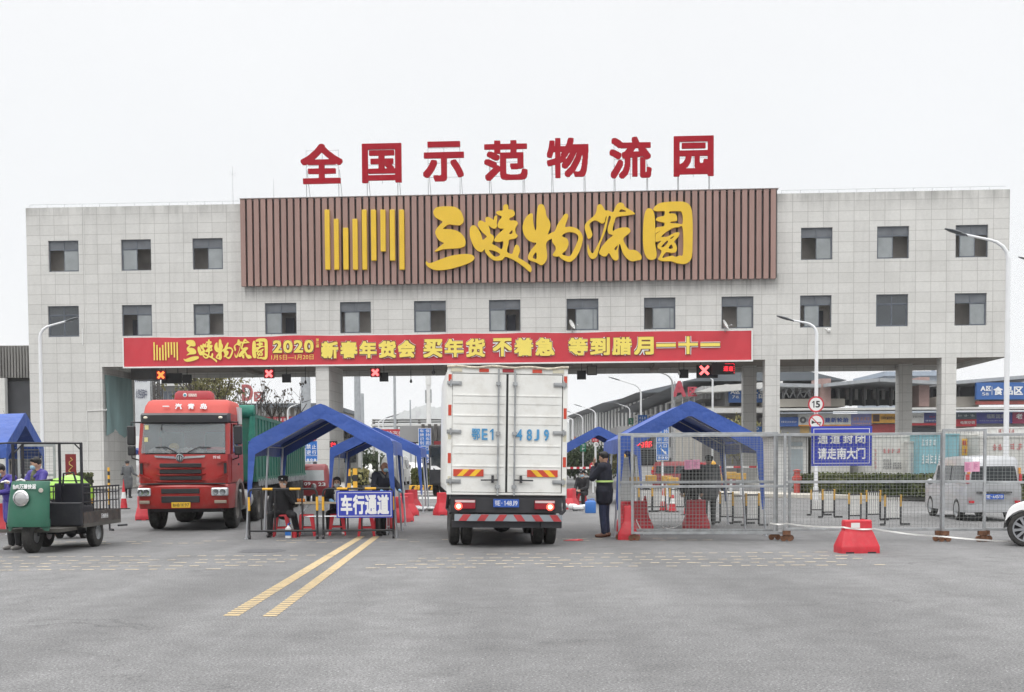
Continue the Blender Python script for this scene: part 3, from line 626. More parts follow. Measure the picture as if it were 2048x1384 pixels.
btext('买年货', 847, 970, 677, 715, .04, .022); btext('不着急', 986, 1109, 675, 713, .04, .022); btext('等到腊月一十一', 1137, 1440, 672, 711, .04, .022)
k_x = (536 - 368) / (1386 - 853); k_y = (725 - 677) / (545 - 404)
mb = MB()
for vf in CSH:
    for (g, yo, mi) in ((1.0, -.024, 0),):
        def fn(p):
            u_, z_ = B(368 + (p[0] - 853) * k_x, 677 + (p[1] - 404) * k_y, V); return (u_, V + yo + p[2] * .004, z_)
        mb.shape(vf, fn, mi)
for x0, x1, y0, y1 in bars:
    sx0, sx1 = 307 + (x0 - 275) / 633 * 49.5, 307 + (x1 - 275) / 633 * 49.5
    p, q = B(sx0, 684.5 + (y0 - 672) / 475 * 36, V), B(sx1, 684.5 + (y1 - 672) / 475 * 36, V)
    mb.box((p[0], V - .024, q[1]), (q[0], V - .018, p[1]), 0)
mb.build('lettering', [ban_yel], ban)
# satellite dishes
for px, l_ in ((1145, 'small grey satellite dish on the banner edge below a half-open window'), (1452, 'small grey satellite dish near the mouse-free end of the banner')):
    a = B(px, 660, -.3); o = T('satellite_dish', 'small satellite dish above the banner, over its word for eager' if px == 1145 else 'small satellite dish above the banner, beside its end', 'dish', Vector(b_o + b_x * a[0] + b_y * -.3) + Vector((0, 0, a[1])), -BA, 'satellite dishes')
    mb = MB(); mb.lathe([(.02, 0), (.18, .03), (.3, .1), (.31, .105), (.18, .045), (.02, .015)], (-.1, 0, .3), (.75, -.35, .4), 16); mb.build('reflector', white_p, o, smooth=True)
    mb = MB(); mb.tube([(-.1, .05, .3), (-.05, .05, 0), (.0, .2, -.1)], .02, 6); mb.tube([(-.06, -.03, .15), (.3, -.15, .28)], .012, 5); mb.sphere((.3, -.15, .28), .05); mb.build('arm', steel, o)

# ------------------------------------------------------------ lane signals under the soffit ---------------------
blackbox = mat('signal_housing', (0.012, 0.012, 0.014), 0.6)
def hang(name, label, cat, x0, x1, y0, y1, v=3.0, d=.16, group=None, mt=blackbox, stalk=True):
    a, b_ = B(x0, y1, v), B(x1, y0, v); cu = (a[0] + b_[0]) / 2; wd, ht = b_[0] - a[0], b_[1] - a[1]
    o = T(name, label, cat, Vector(b_o + b_x * cu + b_y * v) + Vector((0, 0, a[1])), -BA, group)
    mb = MB(); mb.box((-wd / 2, 0, 0), (wd / 2, d, ht)); mb.build('housing', mt, o, bevel=.01)
    if stalk:
        mb = MB()
        for q in ((0,) if wd < .9 else (-wd * .3, wd * .3)): mb.cyl((q, d / 2, ht), (q, d / 2, 7.94 - a[1]), .022, n=6)
        mb.build('hanger', dark_m, o)
    return o, wd, ht
for x0, x1, y0, y1, l_, mt in ((312, 331.5, 740.5, 759.5, 'orange-glowing lane cross signal above the red truck', led_org), (528, 547.5, 738, 756.5, 'red lane cross signal in front of the bare trees', led_x), (741, 760, 736, 754, 'red lane cross signal overlapping a black box near the mid pillar', led_x)):
    o, wd, ht = hang('lane_signal', l_, 'lane signal', x0, x1, y0, y1, group='red cross lane signals')
    mb = MB(); s = wd * .31
    for sg in (-1, 1):
        c = Vector((0, -.004 - .001 * (sg > 0), ht / 2)); d = Vector((s, 0, s * sg)); q = Vector((-sg * .07, 0, .07)) * .75
        mb.poly([c - d - q, c + d - q, c + d + q, c - d + q], (0, -.006, 0))
    mb.build('cross', mt, o)
    mb = MB(); mb.box((-wd * .46, -.003, ht * .04), (wd * .46, -.0005, ht * .96)); mb.build('lit_ground', mat('lit_dark_red', (.2, 0, 0), .5, emit=(.16, .003, .008), es=1.0), o)
for x0, x1, y0, y1, l_ in ((323, 363, 746, 767, 'wide black lane display, unlit, beside the orange cross'), (365, 382, 749, 766, 'small square black box next to the wide unlit display'), (564, 581, 748, 765, 'small square black box hanging beyond the bare trees'), (759, 776, 745, 763, 'small square black box touching the third red cross'), (1154, 1172, 741, 759, 'small square black box beside the grey floodlight'), (1359, 1377, 739, 756, 'small square black box beside a thin hanging camera')):
    hang('lane_display', l_, 'display box', x0, x1, y0, y1, v=3.3, group='black boxes hanging under the gate')
o, wd, ht = hang('floodlight', 'square grey floodlight hung under the gate above the small blue tent', 'floodlight', 1174, 1194, 731, 750, v=2.6, d=.25)
mb = MB(); mb.box((-wd * .43, -.012, .05), (wd * .43, -.001, ht - .05)); mb.build('lens', mat('floodlight_lens', (0.16, 0.15, 0.12), 0.3), o)
o, wd, ht = hang('lane_signal', 'wide black lane signal with a lit red cross, behind the dot display', 'lane signal', 1393, 1436, 730, 756, group='red cross lane signals')
mb = MB(); s = .26; c0 = Vector((-.18, 0, ht * .6))
for sg in (-1, 1):
    c = c0 + Vector((0, -.004 - .001 * (sg > 0), 0)); d = Vector((s, 0, s * sg)); q = Vector((-sg * .055, 0, .055))
    mb.poly([c - d - q, c + d - q, c + d + q, c - d + q], (0, -.006, 0))
mb.build('cross', led_x, o)
o, wd, ht = hang('dot_display', 'black dot-matrix display with two lit red characters', 'display', 1424, 1470, 725, 749, v=2.2, mt=mat('display_face', (0.035, 0.028, 0.03), 0.6))
mb = MB(); mb.chars('通道', (0, -.008, ht * .27), (1, 0, 0), (0, 0, 1), .46 * wd * .9, ht * .42, .004, 0, .01)
for i in range(7): mb.box((.1 + i * .085, -.008, ht * .88), (.14 + i * .085, -.003, ht * .93))
for i in range(5): mb.box((wd * .45, -.008, ht * (.1 + .17 * i)), (wd * .48, -.003, ht * (.16 + .17 * i)))
mb.build('lettering', led_red, o)
for px, y0, y1, l_ in ((867, 743, 749, 'dark dome camera hanging under the gate near the white truck'),):
    a = B(px, y1, 3.0); o = T('dome_camera', l_, 'camera', Vector(b_o + b_x * a[0] + b_y * 3) + Vector((0, 0, a[1])), -BA)
    mb = MB(); mb.sphere((0, 0, .12), (.13, .13, .15)); mb.cyl((0, 0, .2), (0, 0, 7.93 - a[1]), .04, n=8); mb.build('housing', mat('camera_grey', (.12, .12, .13), .5), o, smooth=True)
for px, y0, y1, l_ in ((611, 745, 768, 'black detector on a thin rod in front of the grey mast'), (822, 740, 766, 'black detector on a thin rod near the dome camera'), (1358, 735, 750, 'pale detector on a thin rod by a square black box')):
    a = B(px, y1, 3.0); o = T('rod_detector', l_, 'detector', Vector(b_o + b_x * a[0] + b_y * 3) + Vector((0, 0, a[1])), -BA, 'detectors hung on rods')
    mb = MB(); mb.cyl((0, 0, .1), (0, 0, 7.93 - a[1]), .018, n=6); mb.build('rod', dark_m, o)
    mb = MB(); mb.lathe([(.01, 0), (.07, .03), (.08, .12), (.03, .24), (.01, .26)], (0, 0, 0), n=10); mb.build('head', blackbox if px != 1358 else white_p, o, smooth=True)
# grey box under the soffit and the pale cloth on the inner side of the pier
a = B(262, 759, 3.5); b_ = B(302, 737, 3.5)
mb = MB(); mb.box((a[0], 3.5, a[1]), (b_[0], 5.0, 7.9)); S(mb.build('duct_box', mat('duct_grey', (.14, .13, .13), .7), loc=b_o, rot=(0, 0, -BA)), 'dark grey box slung under the gate beside the end pier', 'box')
mb = MB(); nu = 14
for j in range(12):
    for i in range(nu):
        pass
vv = [(-25.28 + .05 * math.sin(i * .9 + j * .3) - .12 * (j == 0) * (i / nu), lerp(.3, 4.6, i / nu), lerp(3.3 + .25 * math.sin(i * .35), 7.1, j / 12)) for j in range(13) for i in range(nu + 1)]
ff = [(j * (nu + 1) + i, j * (nu + 1) + i + 1, (j + 1) * (nu + 1) + i + 1, (j + 1) * (nu + 1) + i) for j in range(12) for i in range(nu)]
mb.add(vv, ff); S(mb.build('faded_banner', mat('faded_teal_cloth', (.25, .38, .38), .8, var=.35, scale=.8, streak=.25), loc=b_o, rot=(0, 0, -BA), smooth=True, ang=180), 'faded pale teal cloth hanging on the inner face of the end pier', 'banner')
# raised pavement at the foot of the pier
mb = MB(); mb.box((-60, -.7, .001), (-24.2, 11, .14)); S(mb.build('pavement', concrete, loc=b_o, rot=(0, 0, -BA), bevel=.03), kind='structure')
mb = MB(); mb.box((24.0, -1.2, .001), (27.5, 12, .14)); S(mb.build('pavement', concrete, loc=b_o, rot=(0, 0, -BA), bevel=.03), kind='structure')
mb = MB(); mb.box((14.4, -1.2, .001), (17, 12, .14)); S(mb.build('traffic_island', concrete, loc=b_o, rot=(0, 0, -BA), bevel=.03), kind='structure')
mb = MB(); mb.box((-12.9, -1.2, .001), (-10.4, 30, .16)); S(mb.build('traffic_island', concrete, loc=b_o, rot=(0, 0, -BA), bevel=.03), kind='structure')
# ============================================================ people ============================================
skin = mat('skin', (0.50, 0.30, 0.21), 0.55, var=0.06)
hair_m = mat('black_hair', (0.012, 0.011, 0.011), 0.6, var=0.3, scale=60, bump=0.4, bscale=120)
navy = mat('navy_uniform_cloth', (0.014, 0.016, 0.028), 0.85, var=0.25, scale=9, bump=0.5, bscale=14)
darkcl = mat('black_cloth', (0.014, 0.014, 0.016), 0.85, var=0.25, scale=9, bump=0.5, bscale=14)
jeans = mat('dark_denim', (0.03, 0.04, 0.085), 0.85, var=0.25, scale=9, bump=0.5, bscale=14)
purple = mat('purple_raincoat', (0.055, 0.038, 0.27), 0.42, var=0.15, scale=7, bump=0.9, bscale=11)
camo = mat('camouflage_cloth', (0.10, 0.11, 0.06), 0.85, var=0.75, scale=16)
greycl = mat('grey_cloth', (0.10, 0.105, 0.11), 0.85, var=0.2, scale=9, bump=0.5, bscale=14)
maskm = mat('mask_blue', (0.36, 0.57, 0.68), 0.7, var=0.04); maskg = mat('mask_grey', (0.55, 0.58, 0.59), 0.7, var=0.04)
glove = mat('blue_glove', (0.25, 0.48, 0.72), 0.5, var=0.05); shoe_b = mat('brown_leather', (0.14, 0.055, 0.03), 0.45); shoe_k = mat('black_leather', (0.015, 0.015, 0.016), 0.4)
hivis = mat('reflective_tape', (0.62, 0.85, 0.28), 0.4); eye_m = mat('eye_dark', (0.012, 0.01, 0.01), 0.3)
def blob(prims, name, m, parent, vox=0.012, smooth=2):
    mb = MB()
    for p in prims:
        if p[0] == 'c':
            a, b_, r0, r1 = Vector(p[1]), Vector(p[2]), p[3], p[4]
            mb.sphere(a, r0, 10, 0, 6); mb.sphere(b_, r1, 10, 0, 6)
            if (b_ - a).length > 1e-4: mb.cyl(a, b_, r0, r1, 10)
        else:
            c, r_ = Vector(p[1]), Vector(p[2]); o = len(mb.v); mb.sphere((0, 0, 0), r_, 14, 0, 9)
            if len(p) > 3:
                M = p[3]; mb.v[o:] = [tuple(c + M @ Vector(q)) for q in mb.v[o:]]
            else: mb.v[o:] = [tuple(c + Vector(q)) for q in mb.v[o:]]
    o = mb.build(name, m)
    r = o.modifiers.new('r', 'REMESH'); r.mode = 'VOXEL'; r.voxel_size = vox
    s = o.modifiers.new('s', 'SMOOTH'); s.factor = .5; s.iterations = smooth
    dg = bpy.context.evaluated_depsgraph_get(); dg.update()
    me = bpy.data.meshes.new_from_object(o.evaluated_get(dg)); old = o.data; o.modifiers.clear(); o.data = me; bpy.data.meshes.remove(old); me.name = name
    me.polygons.foreach_set('use_smooth', [True] * len(me.polygons)); o.parent = parent
    return o
STAND = dict(pelvis=(0, 0, .93), chest=(0, 0, 1.27), neck=(0, .01, 1.44), head=(0, -.015, 1.585), hp=0, hy=0,
             shL=(.18, 0, 1.40), shR=(-.18, 0, 1.40), elL=(.23, .02, 1.12), elR=(-.23, .02, 1.12), haL=(.235, -.06, .87), haR=(-.235, -.06, .87),
             hiL=(.09, 0, .9), hiR=(-.09, 0, .9), knL=(.10, -.01, .49), knR=(-.10, -.01, .49), anL=(.10, .02, .08), anR=(-.10, .02, .08), toeL=(.02, -.15), toeR=(-.02, -.15))
SIT = dict(STAND, pelvis=(0, .12, .50), chest=(0, .09, .83), neck=(0, .07, 1.0), head=(0, .05, 1.145), shL=(.18, .08, .96), shR=(-.18, .08, .96), elL=(.24, .02, .70), elR=(-.24, .02, .70),
           haL=(.16, -.16, .58), haR=(-.16, -.16, .58), hiL=(.09, .1, .48), hiR=(-.09, .1, .48), knL=(.15, -.3, .47), knR=(-.15, -.3, .47), anL=(.15, -.27, .08), anR=(-.15, -.27, .08))
def person(label, loc, rz, J, jacket=navy, trousers=darkcl, shoes=shoe_k, mask=maskm, cap=None, hair='short', gloves=None, long_coat=0.0, group=None, scale=1.0, detail=True, stripe=False, skin_m=None, open_front=None, hood=None, cat='person', bulk=1.0):
    J = {k: (Vector(v) if isinstance(v, tuple) and len(v) == 3 else v) for k, v in J.items()}
    o = T('person', label, cat, loc, rz, group); o.scale = (scale,) * 3
    sk = skin_m or skin
    H = J['head']; M = Euler((R(J['hp']), 0, R(J['hy']))).to_matrix()
    def hd(x_, y_, z_): return H + M @ Vector((x_, y_, z_))
    pr = [('e', H, (.077, .094, .115), M), ('e', hd(0, -.022, -.055), (.058, .070, .066), M), ('c', hd(0, -.088, .0), hd(0, -.104, -.03), .011, .014), ('e', hd(.077, .0, -.01), (.012, .022, .032), M), ('e', hd(-.077, .0, -.01), (.012, .022, .032), M),
          ('e', hd(0, -.083, -.062), (.026, .014, .010), M), ('c', J['neck'] - Vector((0, 0, .05)), hd(0, .012, -.06), .060, .054),
          ('e', J['chest'], (.15, .095, .2)), ('e', J['pelvis'], (.14, .095, .13)), ('c', J['pelvis'], J['chest'], .10, .11)]
    for s in 'LR':
        sg = 1 if s == 'L' else -1
        pr += [('c', J['chest'] + Vector((sg * .05, 0, .1)), J['sh' + s], .07, .06), ('c', J['sh' + s], J['el' + s], .050, .040), ('c', J['el' + s], J['ha' + s], .037, .026),
               ('c', J['hi' + s], J['kn' + s], .075, .055), ('c', J['kn' + s], J['an' + s], .052, .036)]
        if detail:   # palm, four fingers of unequal length, thumb from the side of the palm
            d = (J['ha' + s] - J['el' + s]).normalized(); up = Vector(J.get('palm' + s, (0, -1, 0))); sd = d.cross(up).normalized(); up = sd.cross(d).normalized(); pw = J['ha' + s]
            pr.append(('c', pw + d * .02, pw + d * .07, .024, .028)); pr.append(('c', pw + d * .055 - sd * .018, pw + d * .075 + sd * .018, .02, .02))
            for k, (off, ln) in enumerate(((-.033, .062), (-.011, .074), (.011, .070), (.033, .056))):
                b0 = pw + d * .085 + sd * off; b1 = b0 + (d + up * .25).normalized() * ln * .55; b2 = b1 + (d + up * .9).normalized() * ln * .5
                pr += [('c', b0, b1, .0095, .009), ('c', b1, b2, .009, .0075)]
            t0 = pw + d * .035 - sd * sg * .03; t1 = t0 + (d * .6 - sd * sg * .75 + up * .3).normalized() * .035; t2 = t1 + (d + up * .4).normalized() * .03
            pr += [('c', t0, t1, .013, .011), ('c', t1, t2, .011, .009)]
    blob(pr, 'body', sk, o, .0085 if detail else .014, 2)
    if gloves:
        gp = []
        for s in 'LR':
            d = (J['ha' + s] - J['el' + s]).normalized(); up = Vector(J.get('palm' + s, (0, -1, 0))); sd = d.cross(up).normalized(); up = sd.cross(d).normalized(); pw = J['ha' + s]
            gp = [('c', pw - d * .02, pw + d * .07, .034, .036)]
            for off, ln in ((-.033, .066), (-.011, .078), (.011, .074), (.033, .06)):
                b0 = pw + d * .085 + sd * off; b1 = b0 + (d + up * .25).normalized() * ln * .55; b2 = b1 + (d + up * .9).normalized() * ln * .5; gp += [('c', b0, b1, .0125, .012), ('c', b1, b2, .012, .0105)]
            blob(gp, 'glove', gloves, o, .008, 1)
    for sg in (-1, 1):
        mb = MB(); mb.sphere(hd(sg * .031, -.086, .014), (.014, .008, .008), 8, 0, 6); mb.sphere(hd(sg * .031, -.086, .034), (.019, .006, .005), 8, 0, 6); mb.build('eye', eye_m, o, smooth=True)
    if mask: blob([('e', hd(0, -.052, -.048), (.066, .060, .058), M), ('c', hd(0, -.1, -.03), hd(0, -.1, -.06), .018, .02)], 'face_mask', mask, o, .009, 2)
    if hair == 'short': blob([('e', hd(0, .018, .035), (.086, .092, .095), M), ('c', hd(-.06, .02, .06), hd(.06, .02, .06), .05, .05), ('c', hd(-.045, -.05, .085), hd(.045, -.05, .085), .034, .034), ('e', hd(.07, .02, .02), (.018, .04, .05), M), ('e', hd(-.07, .02, .02), (.018, .04, .05), M)], 'hair', hair_m, o, .011, 1)
    elif hair == 'tied': blob([('e', hd(0, .02, .03), (.088, .095, .098), M), ('c', hd(-.05, -.045, .085), hd(.05, -.045, .085), .033, .033), ('e', hd(0, .1, -.01), (.05, .045, .06), M), ('e', hd(.074, .01, -.01), (.02, .045, .06), M), ('e', hd(-.074, .01, -.01), (.02, .045, .06), M)], 'hair', hair_m, o, .011, 1)
    elif hair == 'bald': blob([('e', hd(0, .035, -.01), (.082, .075, .07), M)], 'hair', mat('shaved_hair', (.12, .07, .055), .7), o, .011, 1)
    if cap:
        blob([('e', hd(0, .0, .085), (.098, .115, .05), M), ('e', hd(0, .0, .11), (.115, .125, .028), M), ('e', hd(0, -.1, .06), (.075, .06, .014), M)], 'cap', cap, o, .01, 1)
        mb = MB(); mb.sphere(hd(0, -.115, .098), (.016, .008, .016), 8, 0, 5); mb.build('cap_badge', white_t, o)
    # clothes
    P_, C_ = J['pelvis'], J['chest']
    jk = [('e', C_, (.19, .125, .2)), ('e', lerp(P_, C_, .7), (.185, .13, .2)), ('e', lerp(P_, C_, .4), (.18, .135, .2)), ('e', lerp(P_, C_, .1), (.185, .138, .17)), ('c', J['neck'] + Vector((-.04, .01, -.025)), J['neck'] + Vector((.04, .01, -.025)), .062, .062)]
    for s in 'LR':
        sg = 1 if s == 'L' else -1
        cuff = lerp(J['el' + s], J['ha' + s], .95)
        jk += [('c', C_ + Vector((sg * .06, 0, .1)), J['sh' + s], .092, .08), ('c', J['sh' + s], J['el' + s], .074, .060), ('c', J['el' + s], cuff, .060, .047)]
        if long_coat:
            jk += [('c', J['hi' + s] + Vector((sg * .02, 0, .02)), lerp(J['hi' + s], J['kn' + s], long_coat), .125, .12)]
    if long_coat: jk += [('c', P_, lerp(P_, (J['knL'] + J['knR']) / 2, long_coat), .14, .14)]
    jk = [(q[0], q[1], tuple(w_ * bulk for w_ in q[2])) if q[0] == 'e' else ('c', q[1], q[2], q[3] * bulk, q[4] * bulk) for q in jk]
    jo = blob(jk, 'jacket', jacket, o, .014, 3)
    if open_front: blob([('e', C_ + Vector((0, -.055, .02)), (.085, .10, .20)), ('c', C_ + Vector((0, -.05, .1)), J['neck'] + Vector((0, -.03, -.02)), .07, .055)], 'shirt', open_front, o, .014, 2)
    if hood: blob([('c', J['neck'] + Vector((-.07, .05, 0)), J['neck'] + Vector((.07, .05, 0)), .06, .06), ('c', J['neck'] + Vector((.08, .0, -.01)), J['neck'] + Vector((.05, -.09, -.09)), .04, .03), ('c', J['neck'] + Vector((-.08, .0, -.01)), J['neck'] + Vector((-.05, -.09, -.09)), .04, .03)], 'hood', hood, o, .014, 2)
    if stripe:
        zc = lerp(P_, C_, .55); mb = MB(); n = 26
        rr = [[zc + Vector(((.196 * bulk + t) * math.cos(2 * math.pi * i / n), (.143 * bulk + t) * math.sin(2 * math.pi * i / n), zz)) for i in range(n)] for t, zz in ((0, -.018), (.004, -.018), (.004, .018), (0, .018))]
        mb.loft(rr, 0, False); mb.build('reflective_band', hivis, o)
    tr = [('e', P_, (.165, .12, .12))]
    for s in 'LR': tr += [('c', J['hi' + s], J['kn' + s], .100, .075), ('c', J['kn' + s], J['an' + s] + Vector((0, 0, .03)), .074, .062)]
    blob(tr, 'trousers', trousers, o, .014, 2)
    for s in 'LR':
        a = J['an' + s]; tx, ty = J['toe' + s]; t = Vector((tx, ty, 0)); u_ = t.normalized()
        blob([('c', Vector((a.x, a.y, .055)) - u_ * .04, Vector((a.x, a.y, .045)) + u_ * .06, .048, .046), ('c', Vector((a.x, a.y, .04)) + u_ * .06, Vector((a.x, a.y, .036)) + u_ * .15, .046, .036)], 'shoe', shoes, o, .012, 1)
    return o
# ============================================================ vehicles ==========================================
glass_v = glass('vehicle_glass', (0.03, 0.036, 0.04), 0.04, 0.9)
def wheel(parent, c, r, wd, axle=(1, 0, 0), name='wheel', rim=steel, hub=.58, holes=8):
    c, ax = Vector(c), Vector(axle).normalized()
    mb = MB(); h = wd / 2
    mb.lathe([(r * hub, -h * .9), (r * .82, -h), (r * .95, -h * .85), (r, -h * .5), (r, h * .5), (r * .95, h * .85), (r * .82, h), (r * hub, h * .9)], c, ax, 28)
    for k in range(-2, 3): mb.lathe([(r + .006, k * h * .22 - .012), (r + .006, k * h * .22 + .012)], c, ax, 28)
    w_ = mb.build(name, rubber, parent, smooth=True)
    mb = MB(); mb.lathe([(.01, h * .55), (r * .2, h * .55), (r * .22, h * .35), (r * .42, h * .3), (r * .52, h * .55), (r * hub, h * .88), (r * hub, -h * .88), (.01, -h * .5)], c, ax, 24)
    a = ax.orthogonal().normalized(); b_ = ax.cross(a)
    for i in range(holes):
        t = 2 * math.pi * i / holes; p = c + (a * math.cos(t) + b_ * math.sin(t)) * r * .3; mb.cyl(p + ax * h * .3, p + ax * h * .42, r * .035, n=6)
    mb.build('rim', rim, w_, smooth=True); return w_
def plate(parent, body, o, X, Y, w_, h_, face, ink, name='number_plate'):
    X, Y, o = Vector(X), Vector(Y), Vector(o); Nn = X.cross(Y)
    mb = MB(); mb.poly([o, o + X * w_, o + X * w_ + Y * h_, o + Y * h_], -Nn * .012); p = mb.build(name, face, parent)
    mb = MB(); mb.chars(body, o + X * w_ * .06 + Y * h_ * .2 + Nn * .001, X, Y, w_ * .88, h_ * .6, .003, 0, .0); mb.build('lettering', ink, p)
blue_pl = mat('blue_plate', (.03, .10, .42), .45, var=.03); yel_pl = mat('yellow_plate', (.75, .45, .03), .45, var=.05)

# ---- white box truck seen from behind
box_w = mat('box_white_paint', (.78, .78, .75), .5, var=.06, scale=1.6, dirt=(.46, .42, .35), damt=.36, streak=.3)
truck = T('box_truck', 'white box truck seen from behind with lit tail lamps', 'truck', (-.20, 21.6, 0), R(4.9)); truck.rotation_euler = (0, R(1.05), R(4.9))
W2, ZB, ZT, YR, YF = 1.065, .99, 3.21, -1.05, 3.75
mb = MB(); mb.box((-W2, YR + .06, ZB), (W2, YF, ZT))
for i in range(12): mb.box((-W2 - .012, YR + .35 + i * .36, ZB + .1), (-W2 + .01, YR + .5 + i * .36, ZT - .1)); mb.box((W2 - .01, YR + .35 + i * .36, ZB + .1), (W2 + .012, YR + .5 + i * .36, ZT - .1))
mb.build('cargo_box', box_w, truck, bevel=.012)
mb = MB(); mb.box((-W2 - .01, YR, ZB - .04), (-W2 + .075, YR + .06, ZT)); mb.box((W2 - .075, YR, ZB - .04), (W2 + .01, YR + .06, ZT)); mb.box((-W2 + .075, YR, ZT - .1), (W2 - .075, YR + .059, ZT)); mb.box((-W2 + .075, YR, ZB - .04), (W2 - .075, YR + .058, ZB))
mb.build('rear_frame', box_w, truck, bevel=.008)
mb = MB(); mb.box((-W2 + .075, YR + .03, ZB), (W2 - .075, YR + .056, ZT - .1)); mb.build('door_seal', black_p, truck)
mb = MB(); rnd = random.Random(4)
pts = [(-W2 - .02 + i * (2 * W2 + .04) / 16, YR - .015, ZT + .015 + .012 * math.sin(i * 1.3) + rnd.uniform(-.006, .006)) for i in range(17)]; mb.tube(pts, .022, 6); mb.build('rain_gutter', mat('rusty_cream', (.55, .5, .4), .7, var=.3, scale=12, dirt=(.2, .08, .03), damt=.6), truck)
tape_r = mat('red_reflector', (.55, .06, .03), .4); tape_w = mat('cream_reflector', (.62, .58, .45), .4); tape_y = mat('yellow_reflector', (.85, .5, .03), .4)
for sx_, z_, h_, m_ in ((-1, 3.0, .17, tape_r), (-1, 2.45, .19, tape_r), (-1, 2.02, .17, tape_w), (-1, 1.6, .18, tape_r), (-1, 1.2, .16, tape_w), (1, 3.0, .17, tape_r), (1, 2.42, .19, tape_r), (1, 2.0, .17, tape_w), (1, 1.55, .18, tape_r), (1, 1.18, .16, tape_w)):
    mb = MB(); x_ = sx_ * (W2 - .034); mb.box((x_ - .028, YR - .006, z_ - h_ / 2), (x_ + .028, YR - .001, z_ + h_ / 2)); mb.build('reflector', m_, truck)
for x_, m_, w_ in ((-.43, tape_r, .17), (.0, mat('roof_marker', (.35, .03, .04), .35), .2), (.52, tape_r, .17), (-.92, tape_w, .2), (.9, tape_w, .2)):
    mb = MB(); mb.box((x_ - w_ / 2, YR - .012, ZT - .075), (x_ + w_ / 2, YR - .001, ZT - .015)); mb.build('reflector', m_, truck)
for side, x0, x1 in ((-1, -.985, -.03), (1, .01, .975)):
    mb = MB(); z0, z1, yd = ZB + .01, ZT - .11, YR + .005
    mb.box((x0, yd, z0), (x1, YR + .029, z1)); fx0, fx1 = (x0 + .01, x1 - .1) if side < 0 else (x0 + .1, x1 - .01)
    zs = [z0 + .0, 1.54, 1.66, 1.92, 2.04, 2.46, 2.58, 2.84, z1]
    for a, b_ in ((2.58, 2.84), (1.92 + .12, 2.46), (1.66, 1.92)): pass
    for zz in (2.72, 2.36, 1.83, 1.46): mb.box((x0 + .02, yd - .016, zz - .012), (x1 - .02, yd - .001, zz + .012)); mb.box((x0 + .02, yd - .008, zz - .15), (x1 - .02, yd - .001, zz - .014))
    dr = mb.build('door', box_w, truck, bevel=.006)
    xr = -.17 if side < 0 else .125
    mb = MB(); mb.cyl((xr, YR - .05, ZB - .05), (xr, YR - .05, ZT - .02), .016, n=8)
    for zz in (2.93, 2.05, 1.1): mb.box((xr - .04, YR - .07, zz - .03), (xr + .04, YR + .004, zz + .03))
    mb.build('lock_rod', steel, dr)
    mb = MB(); hx = xr - .3 if side < 0 else xr + .34; mb.bar((xr, YR - .06, 1.22), (hx, YR - .06, 1.215), .025, .025); mb.box((xr - .11 if side < 0 else xr + .1, YR - .08, 1.17), (xr - .07 if side < 0 else xr + .14, YR - .0, 1.3)); mb.build('handle', dark_m, dr)
    for zz in (2.93, 2.07, 1.19):
        mb = MB(); hx0, hx1 = (x0 - .1, x0 + .16) if side < 0 else (x1 - .16, x1 + .08); mb.box((hx0, YR - .022, zz - .035), (hx1, YR - .003, zz + .035)); mb.box((hx0 + .02, YR - .035, zz - .018), (hx1 - .04, YR - .021, zz + .018)); mb.cyl(((x0 - .03) if side < 0 else x1 + .03, YR - .03, zz - .06), ((x0 - .03) if side < 0 else x1 + .03, YR - .03, zz + .06), .018, n=8); mb.build('hinge', steel, dr, bevel=.004)
    sx0, sx1 = (-.96, -.42) if side < 0 else (.36, .91)
    mb = MB(); mb.box((sx0, yd - .022, 1.28), (sx1, yd - .017, 1.405))
    st = mb.build('warning_tape', tape_r, dr)
    mb = MB(); n = 3; pw = (sx1 - sx0) / 5.2
    for k in range(2): a = sx0 + pw * (.6 + 2.1 * k); sl = .12; mb.poly([(a, yd - .0225, 1.282), (a + pw, yd - .0225, 1.282), (a + pw + sl, yd - .0225, 1.403), (a + sl, yd - .0225, 1.403)] if side < 0 else [(a + sl, yd - .0225, 1.282), (a + sl + pw, yd - .0225, 1.282), (a + pw, yd - .0225, 1.403), (a, yd - .0225, 1.403)], (0, -.003, 0))
    mb.build('stripe', tape_y, st)
    ink = mat('stencil_blue', (.07, .28, .52), .6, var=.2, scale=12)
    mb = MB()
    for ch, a, b_ in ((('鄂', -.64, -.49), ('E', -.46, -.355), ('1', -.315, -.25)) if side < 0 else (('4', .155, .265), ('8', .345, .44), ('J', .48, .57), ('9', .655, .745))):
        mb.text(ch, (a, yd - .017, 1.93), (1, 0, 0), (0, 0, 1), b_ - a, .20, .003, 0, .0 if ch == '1' else .024)
    mb.build('lettering', ink, dr)
mb = MB(); mb.box((-.42, YR + .1, .62), (-.34, 5.2, .8)); mb.box((.34, YR + .1, .62), (.42, 5.2, .8)); mb.box((-1.0, YR + .05, .86), (1.0, YR + .3, .95)); mb.box((-1.0, YR + .3, .9), (1.0, YF, .98)); mb.cyl((-.9, 0, .42), (.9, 0, .42), .07); mb.sphere((0, 0, .42), (.2, .2, .2)); mb.tube([(-.1, -.4, .42), (0, -.42, .34), (.15, -.4, .4)], .02, 6); mb.box((.55, YR + .3, .5), (.9, 0, .75)); mb.box((-.3, -.2, .45), (.2, .9, .68)); mb.box((-.85, .5, .40), (.85, 3.0, .66)); mb.box((-.5, -.95, .52), (.5, -.4, .72))  # wide belly boxes added to the chassis to deepen the shadow underneath
mb.build('chassis', dark_m, truck)
